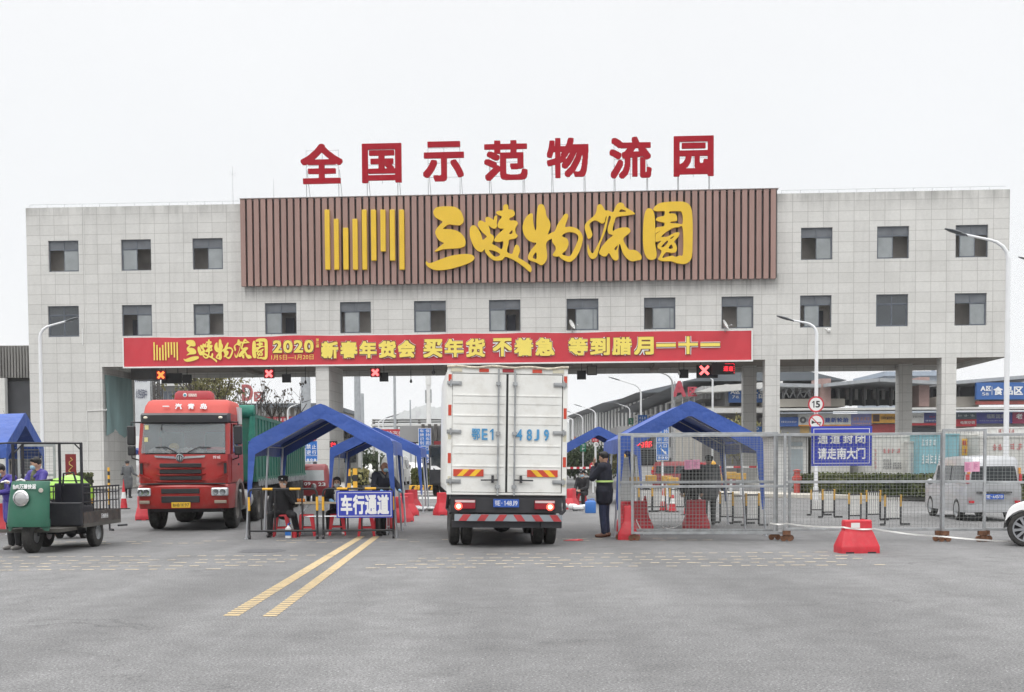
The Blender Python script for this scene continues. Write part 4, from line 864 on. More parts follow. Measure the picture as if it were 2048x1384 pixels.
mb = MB(); mb.box((-1.0, YR + .02, .63), (1.0, YR + .1, .90)); mb.box((-.97, YR + .05, .36), (1.0, YR + .12, .49)); mb.box((.62, YR + .0, .37), (1.0, YR + .05, .49)); mb.tube([(1.03, YR + .04, .95), (1.05, YR + .04, .68), (.97, YR + .04, .6)], .035, 6); mb.tube([(-1.04, YR + .04, .98), (-1.06, YR + .2, .7), (-1.0, YR + .06, .62)], .03, 6)
mb.build('bumper_beam', dark_m, truck, bevel=.008)
mb = MB(); mb.box((-.93, YR - .06, .485), (1.0, YR - .02, .605)); bo = mb.build('underrun_board', mat('grey_board', (.26, .29, .32), .5), truck)
mb = MB()
for k in range(6): a = -.86 + k * .325; mb.poly([(a, YR - .061, .488), (a + .14, YR - .061, .488), (a + .22, YR - .061, .602), (a + .08, YR - .061, .602)] if k < 3 else [(a + .08, YR - .061, .488), (a + .22, YR - .061, .488), (a + .14, YR - .061, .602), (a, YR - .061, .602)], (0, -.003, 0))
mb.build('stripe', mat('faded_red', (.42, .045, .05), .5, var=.2), bo)
lampr = mat('tail_lamp_red', (.28, .01, .02), .25); litr = mat('lit_tail_lamp', (.8, .1, .08), .4, emit=(1, .10, .06), es=1.6); litc = mat('lit_tail_lamp_core', (1, .8, .6), .4, emit=(1, .62, .36), es=3.2)
for x0, x1, lx in ((-.93, -.56, -.86), (.5, .87, .78)):
    mb = MB(); mb.box((x0, YR - .035, .70), (x1, YR + .019, .86)); l_ = mb.build('tail_lamp', lampr, truck, bevel=.012)
    mb = MB(); mb.box((x0 + .01, YR - .042, .815), (x1 - .01, YR - .036, .855)); mb.build('clear_lens', mat('clear_lens', (.65, .5, .5), .2), l_)
    mb = MB(); mb.lathe([(.001, .016), (.062, .008), (.07, -.004)], (lx, YR - .04, .745), (0, -1, 0), 16, caps=True); mb.build('lit_bulb', litr, l_, smooth=True)
    mb = MB(); mb.lathe([(.001, .022), (.036, .016), (.04, .0)], (lx, YR - .046, .745), (0, -1, 0), 14, caps=True); mb.build('bulb_core', litc, l_, smooth=True)
plate(truck, '鄂E·148J9', (-.24, YR - .03, .735), (1, 0, 0), (0, 0, 1), .46, .145, blue_pl, white_t)
for x_ in (-.9, -.665, .665, .9): wheel(truck, (x_, 0, .37), .37, .2, (1 if x_ > 0 else -1, 0, 0))
for x_ in (-.82, .82): wheel(truck, (x_, 3.3, .37), .37, .2, (1 if x_ > 0 else -1, 0, 0))
mb = MB(); mb.loft([[(-.98, 3.8, z) if k == 0 else None for k in range(1)] for z in ()], 0) if False else None
mb.box((-.88, 3.85, .55), (.95, 5.3, 2.15)); mb.build('cab', box_w, truck, bevel=.1, seg=3)

# ---- red tractor with green high-sided trailer
tred = mat('truck_red_paint', (.36, .016, .013), .42, var=.1, scale=2, dirt=(.28, .10, .08), damt=.4, coat=.25); tredt = mat('truck_faded_red', (.50, .06, .045), .5, var=.08, scale=2)
tgreen = mat('trailer_green_paint', (.010, .115, .078), .55, var=.2, scale=1.5, streak=.3, dirt=(.07, .10, .085), damt=.5)
rt = T('tractor_trailer', 'red heavy lorry with a long green high-sided trailer', 'lorry', (-7.49, 26.2, 0), R(4.4))
zz = lambda py: 1.55 + (927 - py) / 87.8
xx = lambda px: (px - 365.5) / 87.8
HW = 1.035
def cabring(z, y0, hw, y1=2.1, r=.14):
    return [(-hw, y1, z), (-hw, y0 + r * 1.6, z), (-hw + r * .35, y0 + r * .6, z), (-hw + r, y0 + .06, z), (-hw * .5, y0, z), (0, y0 - .015, z), (hw * .5, y0, z), (hw - r, y0 + .06, z), (hw - r * .35, y0 + r * .6, z), (hw, y0 + r * 1.6, z), (hw, y1, z)]
mb = MB(); mb.loft([cabring(1.10, .06, HW), cabring(1.5, .02, HW), cabring(1.76, .05, HW)], 0); mb.loft([cabring(.52, .06, HW + .01, .9), cabring(.62, .0, HW + .015, .9), cabring(1.02, -.02, HW + .015, .9), cabring(1.08, .02, HW, .9)], 0)
mb.loft([cabring(2.47, .30, HW - .03), cabring(2.70, .36, HW - .03)], 0)
mb.box((-HW + .01, .62, 1.76), (-HW + .05, 2.1, 2.48)); mb.box((HW - .05, 1.5, 1.76), (HW - .01, 2.1, 2.48)); mb.box((-HW + .05, 2.05, 1.1), (HW - .05, 2.1, 2.7)); mb.box((HW - .05, .62, 1.76), (HW - .01, .70, 2.48))
for s in (-1, 1): mb.poly([(s * (HW - .005), .19, 1.76), (s * (HW - .1), .16, 1.76), (s * (HW - .12), .33, 2.48), (s * (HW - .02), .36, 2.48)], (0, .09, 0))
cab = mb.build('cab', tred, rt, smooth=True, ang=30)
mb = MB(); mb.loft([cabring(2.70, .42, HW - .03), cabring(2.88, .52, HW - .05), cabring(3.0, .62, HW - .1), cabring(3.04, .75, HW - .16)], 0); cap_ = mb.build('roof_fairing', tredt, rt, smooth=True, ang=50)
mb = MB(); mb.chars('一汽青岛', (xx(320), .425, 2.80), (1, 0, 0), (0, .28, 1), xx(408) - xx(320), .135, .02, 0, .03, gap=.9); mb.build('lettering', white_t, cap_)
mb = MB(); mb.loft([[(p[0] * 1.0, p[1] - d, z) for p in cabring(0, .28, HW - .02, .6)] for z, d in ((2.46, .0), (2.5, .08), (2.66, .12), (2.71, .02))], 0); vis = mb.build('sun_visor', mat('visor_grey', (.05, .05, .052), .5), rt, smooth=True, ang=40)
for s in (-1, 1): mb = MB(); mb.sphere((s * .84, .13, 2.60), (.05, .02, .03), 10, 0, 6); mb.build('marker_lamp', mat('marker_lens', (.8, .75, .6), .3), vis, smooth=True)
mb = MB(); mb.poly([(-HW + .09, .085, 1.79), (HW - .09, .085, 1.79), (HW - .12, .27, 2.46), (-HW + .12, .27, 2.46)], (0, .012, .003)); ws = mb.build('windscreen', glass('windscreen_glass', (.24, .27, .28), .08, .42), rt)
mb = MB()
for a, b_, dx in ((-.62, -.15, -1), (.1, .62, 1)): mb.tube([(b_ if dx < 0 else a, .05, 1.80), ((a + b_) / 2, .085, 1.93), (a if dx < 0 else b_, .085, 1.92)], .014, 5)
mb.build('wiper', black_p, rt)
mb = MB(); mb.box((-.9, .35, 1.70), (.9, .9, 1.80)); rnd = random.Random(8); mb.build('dashboard', mat('dashboard_dark', (.05, .05, .055), .7), rt)
mb = MB()
for i in range(26): c = (rnd.uniform(-.8, .3), rnd.uniform(.38, .7), 1.84); mb.obox(c, (rnd.uniform(.05, .2), rnd.uniform(.05, .2), rnd.uniform(.03, .10)), (rnd.random(), rnd.random(), rnd.random() * 3))
mb.build('dashboard_papers', mat('paper_white', (.62, .62, .6), .7, var=.2), rt)
mb = MB(); mb.sphere((-.3, .55, 1.93), (.12, .12, .1)); mb.build('hard_hat', mat('hat_yellow', (.75, .55, .08), .4), rt, smooth=True)
mb = MB(); mb.sphere((.65, .6, 1.87), (.25, .15, .07)); mb.build('red_cloth', red_pl, rt, smooth=True)
for s in (-.5, .5): mb = MB(); mb.box((s - .25, 1.3, 1.3), (s + .25, 1.5, 2.3)); mb.build('seat', mat('seat_grey', (.12, .12, .13), .8), rt, bevel=.06)
mb = MB()
for a, b_ in ((1.555, 1.465), (1.41, 1.32), (1.265, 1.175)): mb.box((xx(320), -.006, b_), (xx(402), .03, a))
for a, b_ in ((.98, .87), (.81, .66)): mb.box((xx(323), -.045, b_), (xx(398), .02, a))
mb.box((-.95, -.02, 1.075), (.95, .05, 1.105)); mb.build('grille', black_p, rt, bevel=.01)
mb = MB()
for z_ in (1.44, 1.295, 1.15): mb.poly([(xx(312), .02, z_ + .01), (xx(321), -.03, z_ - .01), (xx(401), -.03, z_ - .01), (xx(410), .02, z_ + .01), (xx(410), .02, z_ + .035), (xx(401), -.03, z_ + .018), (xx(321), -.03, z_ + .018), (xx(312), .02, z_ + .035)], (0, .03, 0))
for s in (-1, 1): mb.poly([(s * .98, .04, 1.28), (s * .74, -.015, 1.2), (s * .74, -.015, 1.23), (s * .98, .02, 1.33)], (0, .05, 0)); mb.poly([(s * .98, .04, 1.58), (s * .76, -.0, 1.55), (s * .76, -.0, 1.575), (s * .98, .02, 1.6)], (0, .05, 0))
mb.build('grille_trim', tred, rt)
mb = MB()
for s in (-1, 1): mb.box((s * .94 - .03, .055, 1.30), (s * .94 + .03, .085, 1.56))
mb.build('air_inlet', black_p, rt)
mb = MB(); mb.lathe([(.0, .03), (.085, .025), (.10, .0)], (xx(360), -.0, 1.68), (0, -1, 0), 20, caps=True)
for s in (-1, 1): mb.poly([(xx(360) + s * .09, -.01, 1.66), (xx(360) + s * .55, .01, 1.69), (xx(360) + s * .57, .01, 1.735), (xx(360) + s * .12, -.01, 1.715)], (0, .02, 0))
em = mb.build('badge', chrome, rt)
mb = MB(); mb.lathe([(.001, .034), (.075, .034), (.075, .03)], (xx(360), 0, 1.68), (0, -1, 0), 20, caps=True); mb.build('badge_ground', mat('badge_dark', (.05, .05, .055), .4), em)
mb = MB()
for s in (-1, 1):
    mb.box((xx(360) + s * .022 - .006, -.04, 1.63), (xx(360) + s * .022 + .006, -.034, 1.73)); mb.bar((xx(360) + s * .028, -.037, 1.68), (xx(360) + s * .066, -.037, 1.70), .006, .012); mb.bar((xx(360) + s * .028, -.0372, 1.66), (xx(360) + s * .06, -.0372, 1.655), .006, .012)
mb.build('badge_mark', chrome, em)
mb = MB(); mb.chars('悍威', (xx(425), .005, 1.655), (1, 0, 0), (0, 0, 1), .17, .07, .006, 0, .0); mb.build('lettering', white_t, rt)
hl = mat('headlamp_glass', (.55, .58, .60), .08, .3); hd_ = mat('headlamp_bowl', (.25, .26, .27), .2, .8)
for x0, x1 in ((xx(274), xx(303)), (xx(419), xx(455))):
    mb = MB(); mb.box((x0 + .02, -.035, .81), (x1 - .01, .1, 1.0)); h_ = mb.build('headlamp', hl, rt, bevel=.03)
    mb = MB()
    for q in (.3, .68): mb.lathe([(.02, -.002), (.065, .004), (.072, -.004)], (lerp(x0, x1, q), -.037, .9), (0, -1, 0), 16, caps=True)
    mb.build('lamp_bowl', hd_, h_)
    mb = MB(); mb.box((lerp(x0, x1, .22), -.035, .64), (lerp(x0, x1, .88), .02, .71)); mb.build('fog_lamp', mat('fog_lens', (.30, .25, .2), .3), rt, bevel=.01)
plate(rt, '鲁H81K97', (xx(343), -.05, .545), (1, 0, 0), (0, 0, 1), .42, .125, yel_pl, black_p)
# roof sign
mb = MB(); mb.loft([rr_ for rr_ in [[(p[0], p[1], z) for p in rrect(xx(336) - d, xx(408) + d, .95 - d * .5, 1.35, .08)] for z, d in ((3.06, .04), (3.2, .02), (3.26, -.04))]], 0); rs = mb.build('roof_sign', mat('roof_sign_red', (.36, .03, .04), .45), rt, smooth=True, ang=40)
mb = MB(); mb.chars('吉祥货运', (xx(363), .925, 3.12), (1, 0, 0), (0, 0, 1), .22, .085, .004, 0, .0) if False else None
mb.box((xx(363), .925, 3.12), (xx(380), .931, 3.19)); mb.build('worn_lettering', mat('worn_white', (.62, .55, .5), .6, var=.5, scale=40), rs)
mb = MB(); mb.lathe([(.001, .01), (.045, .008), (.05, 0)], (xx(356), .93, 3.155), (0, -1, 0), 16, caps=True); mb.build('roundel', white_t, rs)
mb = MB(); mb.lathe([(.001, .014), (.03, .012)], (xx(356), .928, 3.155), (0, -1, 0), 14, caps=True); mb.build('roundel_centre', mat('roundel_blue', (.05, .35, .45), .5), rs)
# doors, mirrors, fenders
for s in (-1, 1):
    mb = MB(); mb.poly([(s * (HW + .004), .30, 1.12), (s * (HW + .004), 1.45, 1.12), (s * (HW + .004), 1.45, 1.78), (s * (HW + .004), .62, 1.78), (s * (HW + .004), .34, 1.70)], (s * .012, 0, 0)); d = mb.build('door', tred, rt, bevel=.006)
    mb = MB(); mb.poly([(s * (HW - .02), .66, 1.8), (s * (HW - .02), 1.42, 1.8), (s * (HW - .03), 1.42, 2.42), (s * (HW - .03), .74, 2.42)], (s * .008, 0, 0)); mb.build('door_window', glass_v, d)
    mb = MB(); mb.box((s * HW - .01 + s * .01, 1.2, 1.5), (s * HW + .01 + s * .02, 1.38, 1.55)); mb.build('handle', black_p, d)
    mb = MB(); mx = s * (HW + .17); mb.box((mx - .09, .25, 1.98), (mx + .09, .37, 2.42)); mb.box((mx - .085, .26, 1.74), (mx + .085, .37, 1.96)); mr = mb.build('mirror', black_p, rt, bevel=.03)
    mb = MB(); mb.tube([(s * (HW - .04), .4, 2.5), (mx, .3, 2.5), (mx, .31, 2.40)], .018, 6); mb.tube([(s * (HW - .02), .4, 1.62), (mx, .33, 1.68), (mx, .31, 1.78)], .016, 6); mb.build('mirror_arm', black_p, mr)
    mb = MB(); n = 10; pts = [(s * (HW - .01), 1.35 + .68 * math.cos(R(180 - 180 * i / n)), .52 + .66 * math.sin(R(180 - 180 * i / n))) for i in range(n + 1)]
    ins = [(s * (HW - .01), 1.35 + .6 * math.cos(R(180 * i / n)), .52 + .58 * math.sin(R(180 * i / n))) for i in range(n + 1)]
    mb.poly(pts + ins, (s * .06, 0, 0)); mb.build('fender', mat('fender_grey', (.22, .16, .15), .5), rt)
mb = MB(); mb.box((HW - .05, .95, 1.9), (HW - .0, .99, 2.3)); mb.box((HW - .06, 1.5, 2.5), (HW + .002, 2.0, 2.9)); mb.build('side_reflector_board', mat('pale_board', (.55, .52, .48), .6, var=.2), rt)
mb = MB(); mb.sphere((-.48, .25, 2.22), (.085, .03, .1)); mb.tube([(-.5, .26, 2.44), (-.52, .22, 2.36), (-.48, .25, 2.28)], .012, 5); mb.build('mirror', black_p, rt, smooth=True)
for i, (a, z_) in enumerate(((-.88, 2.38), (-.88, 2.1))): mb = MB(); mb.box((a, .23 - (2.38 - z_) * .28, z_ - .05), (a + .08, .236 - (2.38 - z_) * .28, z_ + .05)); mb.build('sticker', mat('sticker_cream', (.7, .62, .3), .6), ws)
for x_ in (-.87, .87):
    s = 1 if x_ > 0 else -1
    dr_ = mat('dusty_rim', (.15, .14, .13), .7, .2, var=.3, scale=7); wheel(rt, (x_, 1.35, .52), .52, .30, (s, 0, 0), hub=.56, rim=dr_)
    for y_ in (4.5, 5.6): wheel(rt, (x_, y_, .52), .52, .44, (s, 0, 0), hub=.56, rim=dr_)
    for y_ in (13.0, 14.2, 15.4): wheel(rt, (x_, y_, .52), .52, .44, (s, 0, 0), hub=.56, rim=dr_)
    mb = MB(); mb.cyl((s * .78, 2.4, .62), (s * .78, 3.7, .62), .26, n=16); mb.build('fuel_tank', mat('tank_grey', (.34, .34, .33), .5, .4, var=.2), rt, smooth=True, ang=40)
mb = MB(); mb.box((-.45, .6, .62), (-.35, 6.3, .85)); mb.box((.35, .6, .62), (.45, 6.3, .85)); mb.box((-.9, 1.0, .40), (.9, 1.7, .62)); mb.box((-.8, .3, .45), (.8, 1.0, .7)); mb.box((-.7, 2.2, .9), (.7, 2.5, 1.6)); mb.box((-.5, 3.9, .85), (.5, 16.8, 1.02)); mb.box((-.82, .7, .42), (.82, 6.4, .64)); mb.box((-.8, 12.4, .45), (.8, 16.0, .9)); mb.build('chassis', dark_m, rt)  # underbody boxes added beside the frame rails to block light below the lorry
TW, T0, T1, TB, TT = 1.02, 4.0, 16.9, 1.06, 2.80
mb = MB()
mb.box((-TW, T0, TB), (TW, T0 + .06, TT)); mb.box((-TW, T1 - .06, TB), (TW, T1, TT - .1)); mb.box((-TW + .06, T0, TB), (TW - .06, T1, TB + .06))
for s in (-1, 1):
    mb.box((s * TW - .03, T0 + .06, TB + .1), (s * TW + .03, T1 - .06, TT)); mb.box((s * TW - .05, T0, TT - .06), (s * TW + .05, T1, TT + .03)); mb.box((s * TW - .05, T0, TB), (s * TW + .06, T1, TB + .12)); mb.box((s * TW - .045, T0, 2.1), (s * TW + .045, T1, 2.2))
    y = T0 + .03
    while y < T1: mb.box((s * TW - .045, y, TB + .12), (s * TW + .055, y + .09, TT - .06)); y += .62
tb = mb.build('trailer_body', tgreen, rt)
y = T0 + .35
while y < T1: mb = MB(); mb.box((TW + .06, y, TB - .08), (TW + .075, y + .14, TB + .06)); mb.cyl((TW + .07, y + .07, TB - .12), (TW + .09, y + .07, TB + .02), .04, n=8); mb.build('tie_hook', steel, tb); y += .5
mb = MB(); mb.cyl((-TW - .05, T0 + .05, TT + .1), (TW + .03, T0 + .05, TT + .1), .18, n=14); mb.cyl((TW - .06, T0, 1.9), (TW - .02, T0 - .02, TT), .12, .07, n=8); mb.build('rolled_tarpaulin', mat('green_tarpaulin', (.018, .17, .12), .7, var=.25, scale=6, bump=.8, bscale=8), tb, smooth=True)
mb = MB(); rnd = random.Random(12)
for i in range(60): mb.sphere((TW - .1 + rnd.uniform(-.05, .05), T1 - 1.6 + rnd.uniform(0, 1.3), 2.0 + rnd.uniform(0, .15)), rnd.uniform(.05, .1), 6, 0, 4)
mb.build('cargo', mat('cargo_straw', (.45, .30, .16), .8, var=.4), tb)
for i in range(1): pass

# ---- green cargo tricycle
kgreen = mat('tricycle_green', (.022, .12, .075), .5, var=.12, scale=3, dirt=(.06, .13, .10), damt=.3); kblack = mat('tricycle_black', (.016, .017, .022), .5, var=.2, dirt=(.06, .055, .05), damt=.3)
tk = T('cargo_tricycle', 'green-fronted black cargo tricycle with a bare roof frame', 'tricycle', (-8.42, 19.9, 0), R(-2))
mb = MB()
def cowl(z, hw, y0): return [(-hw, y0 + .14, z), (-hw * .8, y0 + .04, z), (-hw * .4, y0, z), (0, y0 - .012, z), (hw * .4, y0, z), (hw * .8, y0 + .04, z), (hw, y0 + .14, z), (hw, y0 + .17, z), (0, y0 + .03, z), (-hw, y0 + .17, z)]
mb.loft([cowl(.47, .37, -.06), cowl(.58, .37, -.07), cowl(.85, .36, -.03), cowl(1.1, .345, .02), cowl(1.24, .335, .06), cowl(1.26, .32, .08)], 0)
for s in (-1, 1): mb.poly([(s * .37, .10, .47), (s * .37, .10, .60), (s * .16, .0, .60), (s * .22, .0, .50), (s * .30, .05, .40), (s * .35, .09, .39)], (0, .03, 0))
cw = mb.build('front_cowl', kgreen, tk, smooth=True, ang=50)
mb = MB(); mb.lathe([(.135, -.02), (.14, .03), (.11, .05)], (-.05, -.04, .97), (0, -1, .05), 22); hlm = mb.build('headlamp', chrome, cw, smooth=True)
mb = MB(); mb.lathe([(.001, .065), (.07, .055), (.11, .04), (.11, .02)], (-.05, -.04, .97), (0, -1, .05), 20, caps=True); mb.build('lens', mat('lamp_glass', (.5, .5, .5), .08, .5), hlm, smooth=True)
mb = MB(); mb.chars('万臻快运', (-.10, -.008, 1.125), (1, -.0, 0), (0, .25, 1), .29, .085, .012, 0, .02)
for i, (h0, h1) in enumerate(((0, 1), (0, .72), (0, .5), (.1, .9), (.3, 1), (0, 1))): mb.box((-.215 + i * .017, -.006, 1.125 + .075 * h0), (-.203 + i * .017, .04, 1.125 + .075 * h1))
mb.build('lettering', white_t, cw)
mb = MB(); mb.lathe([(.015, .012), (.035, .012), (.04, 0)], (.26, .03, 1.10), (.3, -1, 0), 12, caps=True); mb.build('indicator', mat('indicator_ring', (.5, .45, .4), .4), cw)
wheel(tk, (-.02, .28, .29), .29, .17, (1, 0, 0), hub=.4)
mb = MB(); mb.tube([(-.12, .28, .29), (-.13, .3, .6), (-.06, .33, .7), (.06, .33, .7), (.1, .3, .6), (.09, .28, .29)], .022, 6); mb.tube([(0, .33, .7), (0, .36, 1.25), (-.3, .42, 1.28)], .02, 6); mb.tube([(0, .36, 1.25), (.3, .42, 1.28)], .02, 6); mb.build('fork', dark_m, tk)
bf = mat('bed_floor', (.09, .085, .075), .8, var=.3)
mb = MB(); mb.box((-.45, .2, .36), (.5, .95, .42)); mb.box((-.52, .95, .40), (.62, 2.75, .47)); mb.bar((-.6, .2, .39), (.5, .2, .39), .04, .06); mb.build('floor', bf, tk)
mb = MB(); mb.box((-.42, .86, .43), (.62, .94, .86)); mb.box((-.40, .95, .50), (.60, 1.45, .80)); mb.box((-.1, 1.38, .8), (.55, 1.46, 1.2)); seatb = mb.build('seat_box', kblack, tk, bevel=.02)
mb = MB(); mb.box((.58, .95, .47), (.62, 2.75, .68)); mb.box((-.54, .95, .47), (-.5, 2.75, .68)); mb.box((-.5, 2.71, .47), (.58, 2.75, .68)); bed = mb.build('bed_side', mat('rusty_black', (.05, .043, .04), .7, var=.4, scale=5, dirt=(.16, .09, .06), damt=.5), tk)
mb = MB(); mb.chars('万臻快运', (.625, 1.75, .53), (0, 1, 0), (0, 0, 1), .34, .085, .004, 0, .0); mb.build('lettering', white_t, bed)
for s, x_ in ((-1, -.51), (1, .59)):
    mb = MB()
    for z_ in (.86, 1.02): mb.bar((x_, 1.0, z_), (x_, 2.75, z_), .022, .022)
    mb.bar((x_, 1.0, 1.13), (x_, 2.75, 1.13), .03, .03)
    for i in range(12): mb.bar((x_, 1.02 + i * .157, .68), (x_, 1.02 + i * .157, 1.115), .016, .016, up=(0, 1, 0))
    mb.build('stake_side', kblack, tk)
mb = MB(); fr = kblack
H_ = 1.93
for x_, y_ in ((-.32, .25), (-.5, 1.0), (.05, 1.3), (.58, 1.0)): mb.bar((x_, y_, .45), (x_, y_, H_ - (.0 if y_ > .5 else .02)), .04, .04, up=(0, 1, 0))
mb.tube([(-.75, .2, H_ - .02), (-.35, .22, H_), (.58, 1.0, H_ + .0)], .016, 6); mb.bar((-.5, 1.0, H_), (.6, 1.0, H_), .03, .03); mb.bar((-.32, .25, H_), (-.5, 1.0, H_), .026, .026); mb.bar((.58, 1.0, H_), (.05, 1.3, H_), .025, .025); mb.bar((-.5, 1.0, H_), (.05, 1.3, H_), .025, .025)
mb.bar((.46, 1.0, H_ - .01), (.58, 1.0, H_ - .13), .02, .02); mb.bar((-.2, .4, H_), (-.32, .26, H_ - .2), .02, .02); mb.bar((.02, 1.0, 1.25), (.58, 1.0, 1.25), .02, .02); mb.tube([(.1, 1.3, 1.15), (.12, 1.3, 1.38), (.3, 1.3, 1.4), (.36, 1.3, 1.2)], .02, 6)
mb.build('roof_frame', fr, tk)
for x_ in (-.44, .5): wheel(tk, (x_, 1.75, .27), .27, .15, (1 if x_ > 0 else -1, 0, 0), hub=.5)
mb = MB(); mb.cyl((-.42, 1.75, .27), (.48, 1.75, .27), .035); mb.box((-.3, 1.3, .28), (.35, 1.7, .40)); mb.sphere((.05, 1.75, .27), .1); mb.tube([(.62, 2.6, .35), (.72, 2.8, .35)], .02); mb.build('axle', dark_m, tk)

# ---- silver minivan behind the mesh fence
silver = mat('silver_paint', (.46, .47, .485), .3, .3, var=.04, coat=.3); tl_r = mat('tail_red', (.5, .02, .03), .3); tl_o = mat('tail_amber', (.7, .3, .04), .3)
def minivan(name, label, loc, rz, w_, h_, L_, paint, front=False, plate_txt=None):
    o = T(name, label, 'van', loc, rz); hw = w_ / 2
    def rg(y, zt, zb=.22, k=1.0):
        return [(-hw * k, y, zb), (-hw * k, y, h_ * .52), (-hw * .97 * k, y, h_ * .56), (-hw * .86 * k, y, lerp(h_ * .56, zt, .85)), (-hw * .74 * k, y, zt), (0, y, zt + .015), (hw * .74 * k, y, zt), (hw * .86 * k, y, lerp(h_ * .56, zt, .85)), (hw * .97 * k, y, h_ * .56), (hw * k, y, h_ * .52), (hw * k, y, zb)]
    mb = MB(); mb.loft([rg(0.04, h_ * .93, .3, .95), rg(.12, h_ * .985), rg(L_ * .3, h_), rg(L_ * .6, h_ * .98), rg(L_ * .74, h_ * .93), rg(L_ * .86, h_ * .63), rg(L_ * .97, h_ * .53), rg(L_, h_ * .40, .3, .95)], 0)
    b_ = mb.build('body', paint, o, smooth=True, ang=45)
    mb = MB(); mb.poly([(-hw * .83, .05, h_ * .60), (hw * .83, .05, h_ * .60), (hw * .72, .075, h_ * .90), (-hw * .72, .075, h_ * .90)], (0, -.03, 0)); rw = mb.build('rear_window', glass_v, o, bevel=.015)
    for s in (-1, 1):
        for y0, y1 in ((.25, L_ * .34), (L_ * .36, L_ * .54), (L_ * .56, L_ * .70)):
            mb = MB(); mb.poly([(s * hw * .965, y0, h_ * .60), (s * hw * .965, y1, h_ * .60), (s * hw * .885, y1 - .03, h_ * .85), (s * hw * .885, y0 + .03, h_ * .85)], (s * .02, 0, 0)); mb.build('side_window', glass_v, o)
        mb = MB(); mb.box((s * hw * .92 - .035, -.01, h_ * .58), (s * hw * .92 + .035, .1, h_ * .72)); mb.build('tail_lamp', tl_r, o, bevel=.01)
        mb = MB(); mb.box((s * hw * .88 - .03, .0, h_ * .725), (s * hw * .88 + .03, .1, h_ * .82)); mb.build('indicator_lamp', tl_o, o, bevel=.01)
        mb = MB(); mb.box((s * hw * .8 - .06, -.04, h_ * .28), (s * hw * .8 + .06, -.005, h_ * .32)); mb.build('reflector', tl_r, o)
        for y_ in (L_ * .2, L_ * .83): wheel(o, (s * (hw - .07), y_, .28), .28, .17, (s, 0, 0), hub=.68)
        mb = MB(); mb.sphere((s * (hw + .1), L_ * .74, h_ * .58), (.09, .06, .08), 10, 0, 6); mb.build('mirror', paint, o, smooth=True)
    mb = MB(); mb.loft([[(p[0], p[1], z) for p in ((-hw * .99, .3, 0), (-hw * .97, -.02, 0), (-hw * .8, -.05, 0), (hw * .8, -.05, 0), (hw * .97, -.02, 0), (hw * .99, .3, 0))] for z in (.24, .30, h_ * .24, h_ * .26)], 0); mb.build('bumper', paint, o, smooth=True, ang=40)
    mb = MB(); mb.box((-.42, -.012, h_ * .43), (.42, .03, h_ * .455)); mb.build('handle_strip', black_p, o)
    if plate_txt: plate(o, plate_txt, (-.22, -.03, h_ * .34), (1, 0, 0), (0, 0, 1), .44, .13, blue_pl, white_t)
    return o
vloc = P(1988, 1030, 28.2); minivan('minivan', 'silver minivan behind the wire fence panels', (vloc.x, 28.2, 0), R(-5), 1.36, 1.62, 3.8, silver, plate_txt='鄂E·A4510')
# ---- white car cut off at the picture's edge
wc = G(2054, 1093); ro = R(-120); o = T('white_car', 'white car with alloy wheels cut off beside the fence', 'car', (wc.x - 1.6 * math.cos(ro), wc.y - 1.6 * math.sin(ro), 0), ro)
car_w = mat('car_white_paint', (.80, .80, .80), .3, var=.02, coat=.6)
def cring(x_, prof): return [(x_, y, z) for y, z in prof]
prof = [(-.345, .40), (-.335, .56), (-.26, .70), (-.05, .80), (.5, .92), (.95, 1.36), (1.5, 1.46), (2.4, 1.44), (3.0, 1.2), (3.35, 1.0), (3.5, .9), (3.5, .3)]
def arch(y0, r): return [(y0 + r * math.cos(R(a)), .31 + r * math.sin(R(a))) for a in range(0, 181, 18)]
low = [(3.1, .22)] + arch(2.62, .37) + [(1.9, .2), (.6, .2)] + arch(0, .38)
def smooth_(p, n=4):
    q = []
    for k in range(len(p) - 1):
        a, b_, c_, d_ = p[max(k - 1, 0)], p[k], p[k + 1], p[min(k + 2, len(p) - 1)]
        for i in range(n):
            t = i / n; q.append(tuple(.5 * (2 * b_[m] + (c_[m] - a[m]) * t + (2 * a[m] - 5 * b_[m] + 4 * c_[m] - d_[m]) * t * t + (3 * b_[m] - a[m] - 3 * c_[m] + d_[m]) * t ** 3) for m in (0, 1)))
    return q + [p[-1]]
mb = MB(); full = smooth_(prof) + low
mb.loft([[(lerp(x_, .81, min(1, max(0, z - .86) * fy)), y, z - (.03 if k in (0, 6) and z > .5 else 0)) for y, z in full] for k, (x_, fy) in enumerate(((-.08, .42), (-.04, .40), (.10, .36), (.81, 0), (1.52, .36), (1.66, .40), (1.70, .42)))], 0); mb.build('body', car_w, o, smooth=True, ang=28)
for sx_ in (-1, 1):
    X_ = .81 + sx_ * .893
    for a_, b_ in ((.62, 1.55), (1.6, 2.55)):
        mb = MB()
        for p0, p1 in (((a_, .35), (a_, .88)), ((b_, .35), (b_, .88)), ((a_, .35), (b_, .35))): mb.bar((X_, p0[0], p0[1]), (X_, p1[0], p1[1]), .006, .012)
        mb.build('door_seam', black_p, o); mb = MB(); mb.box((X_ - .015, b_ - .25, .80), (X_ + .015, b_ - .08, .83)); mb.build('door_handle', chrome, o)
    mb = MB(); mb.poly([(.81 + sx_ * .880, .62, .95), (.81 + sx_ * .735, 1.08, 1.30), (.81 + sx_ * .715, 1.5, 1.37), (.81 + sx_ * .715, 2.3, 1.36), (.81 + sx_ * .87, 2.85, .97)], (sx_ * .012, 0, 0)); mb.build('side_window', glass_v, o)
    mb = MB(); mb.sphere((.81 + sx_ * .98, .72, .98), (.09, .06, .07), 10, 0, 6); mb.build('mirror', car_w, o, smooth=True)
mb = MB(); mb.box((-.06, -.37, .58), (.3, -.28, .66)); mb.build('headlamp', hl, o, bevel=.03)
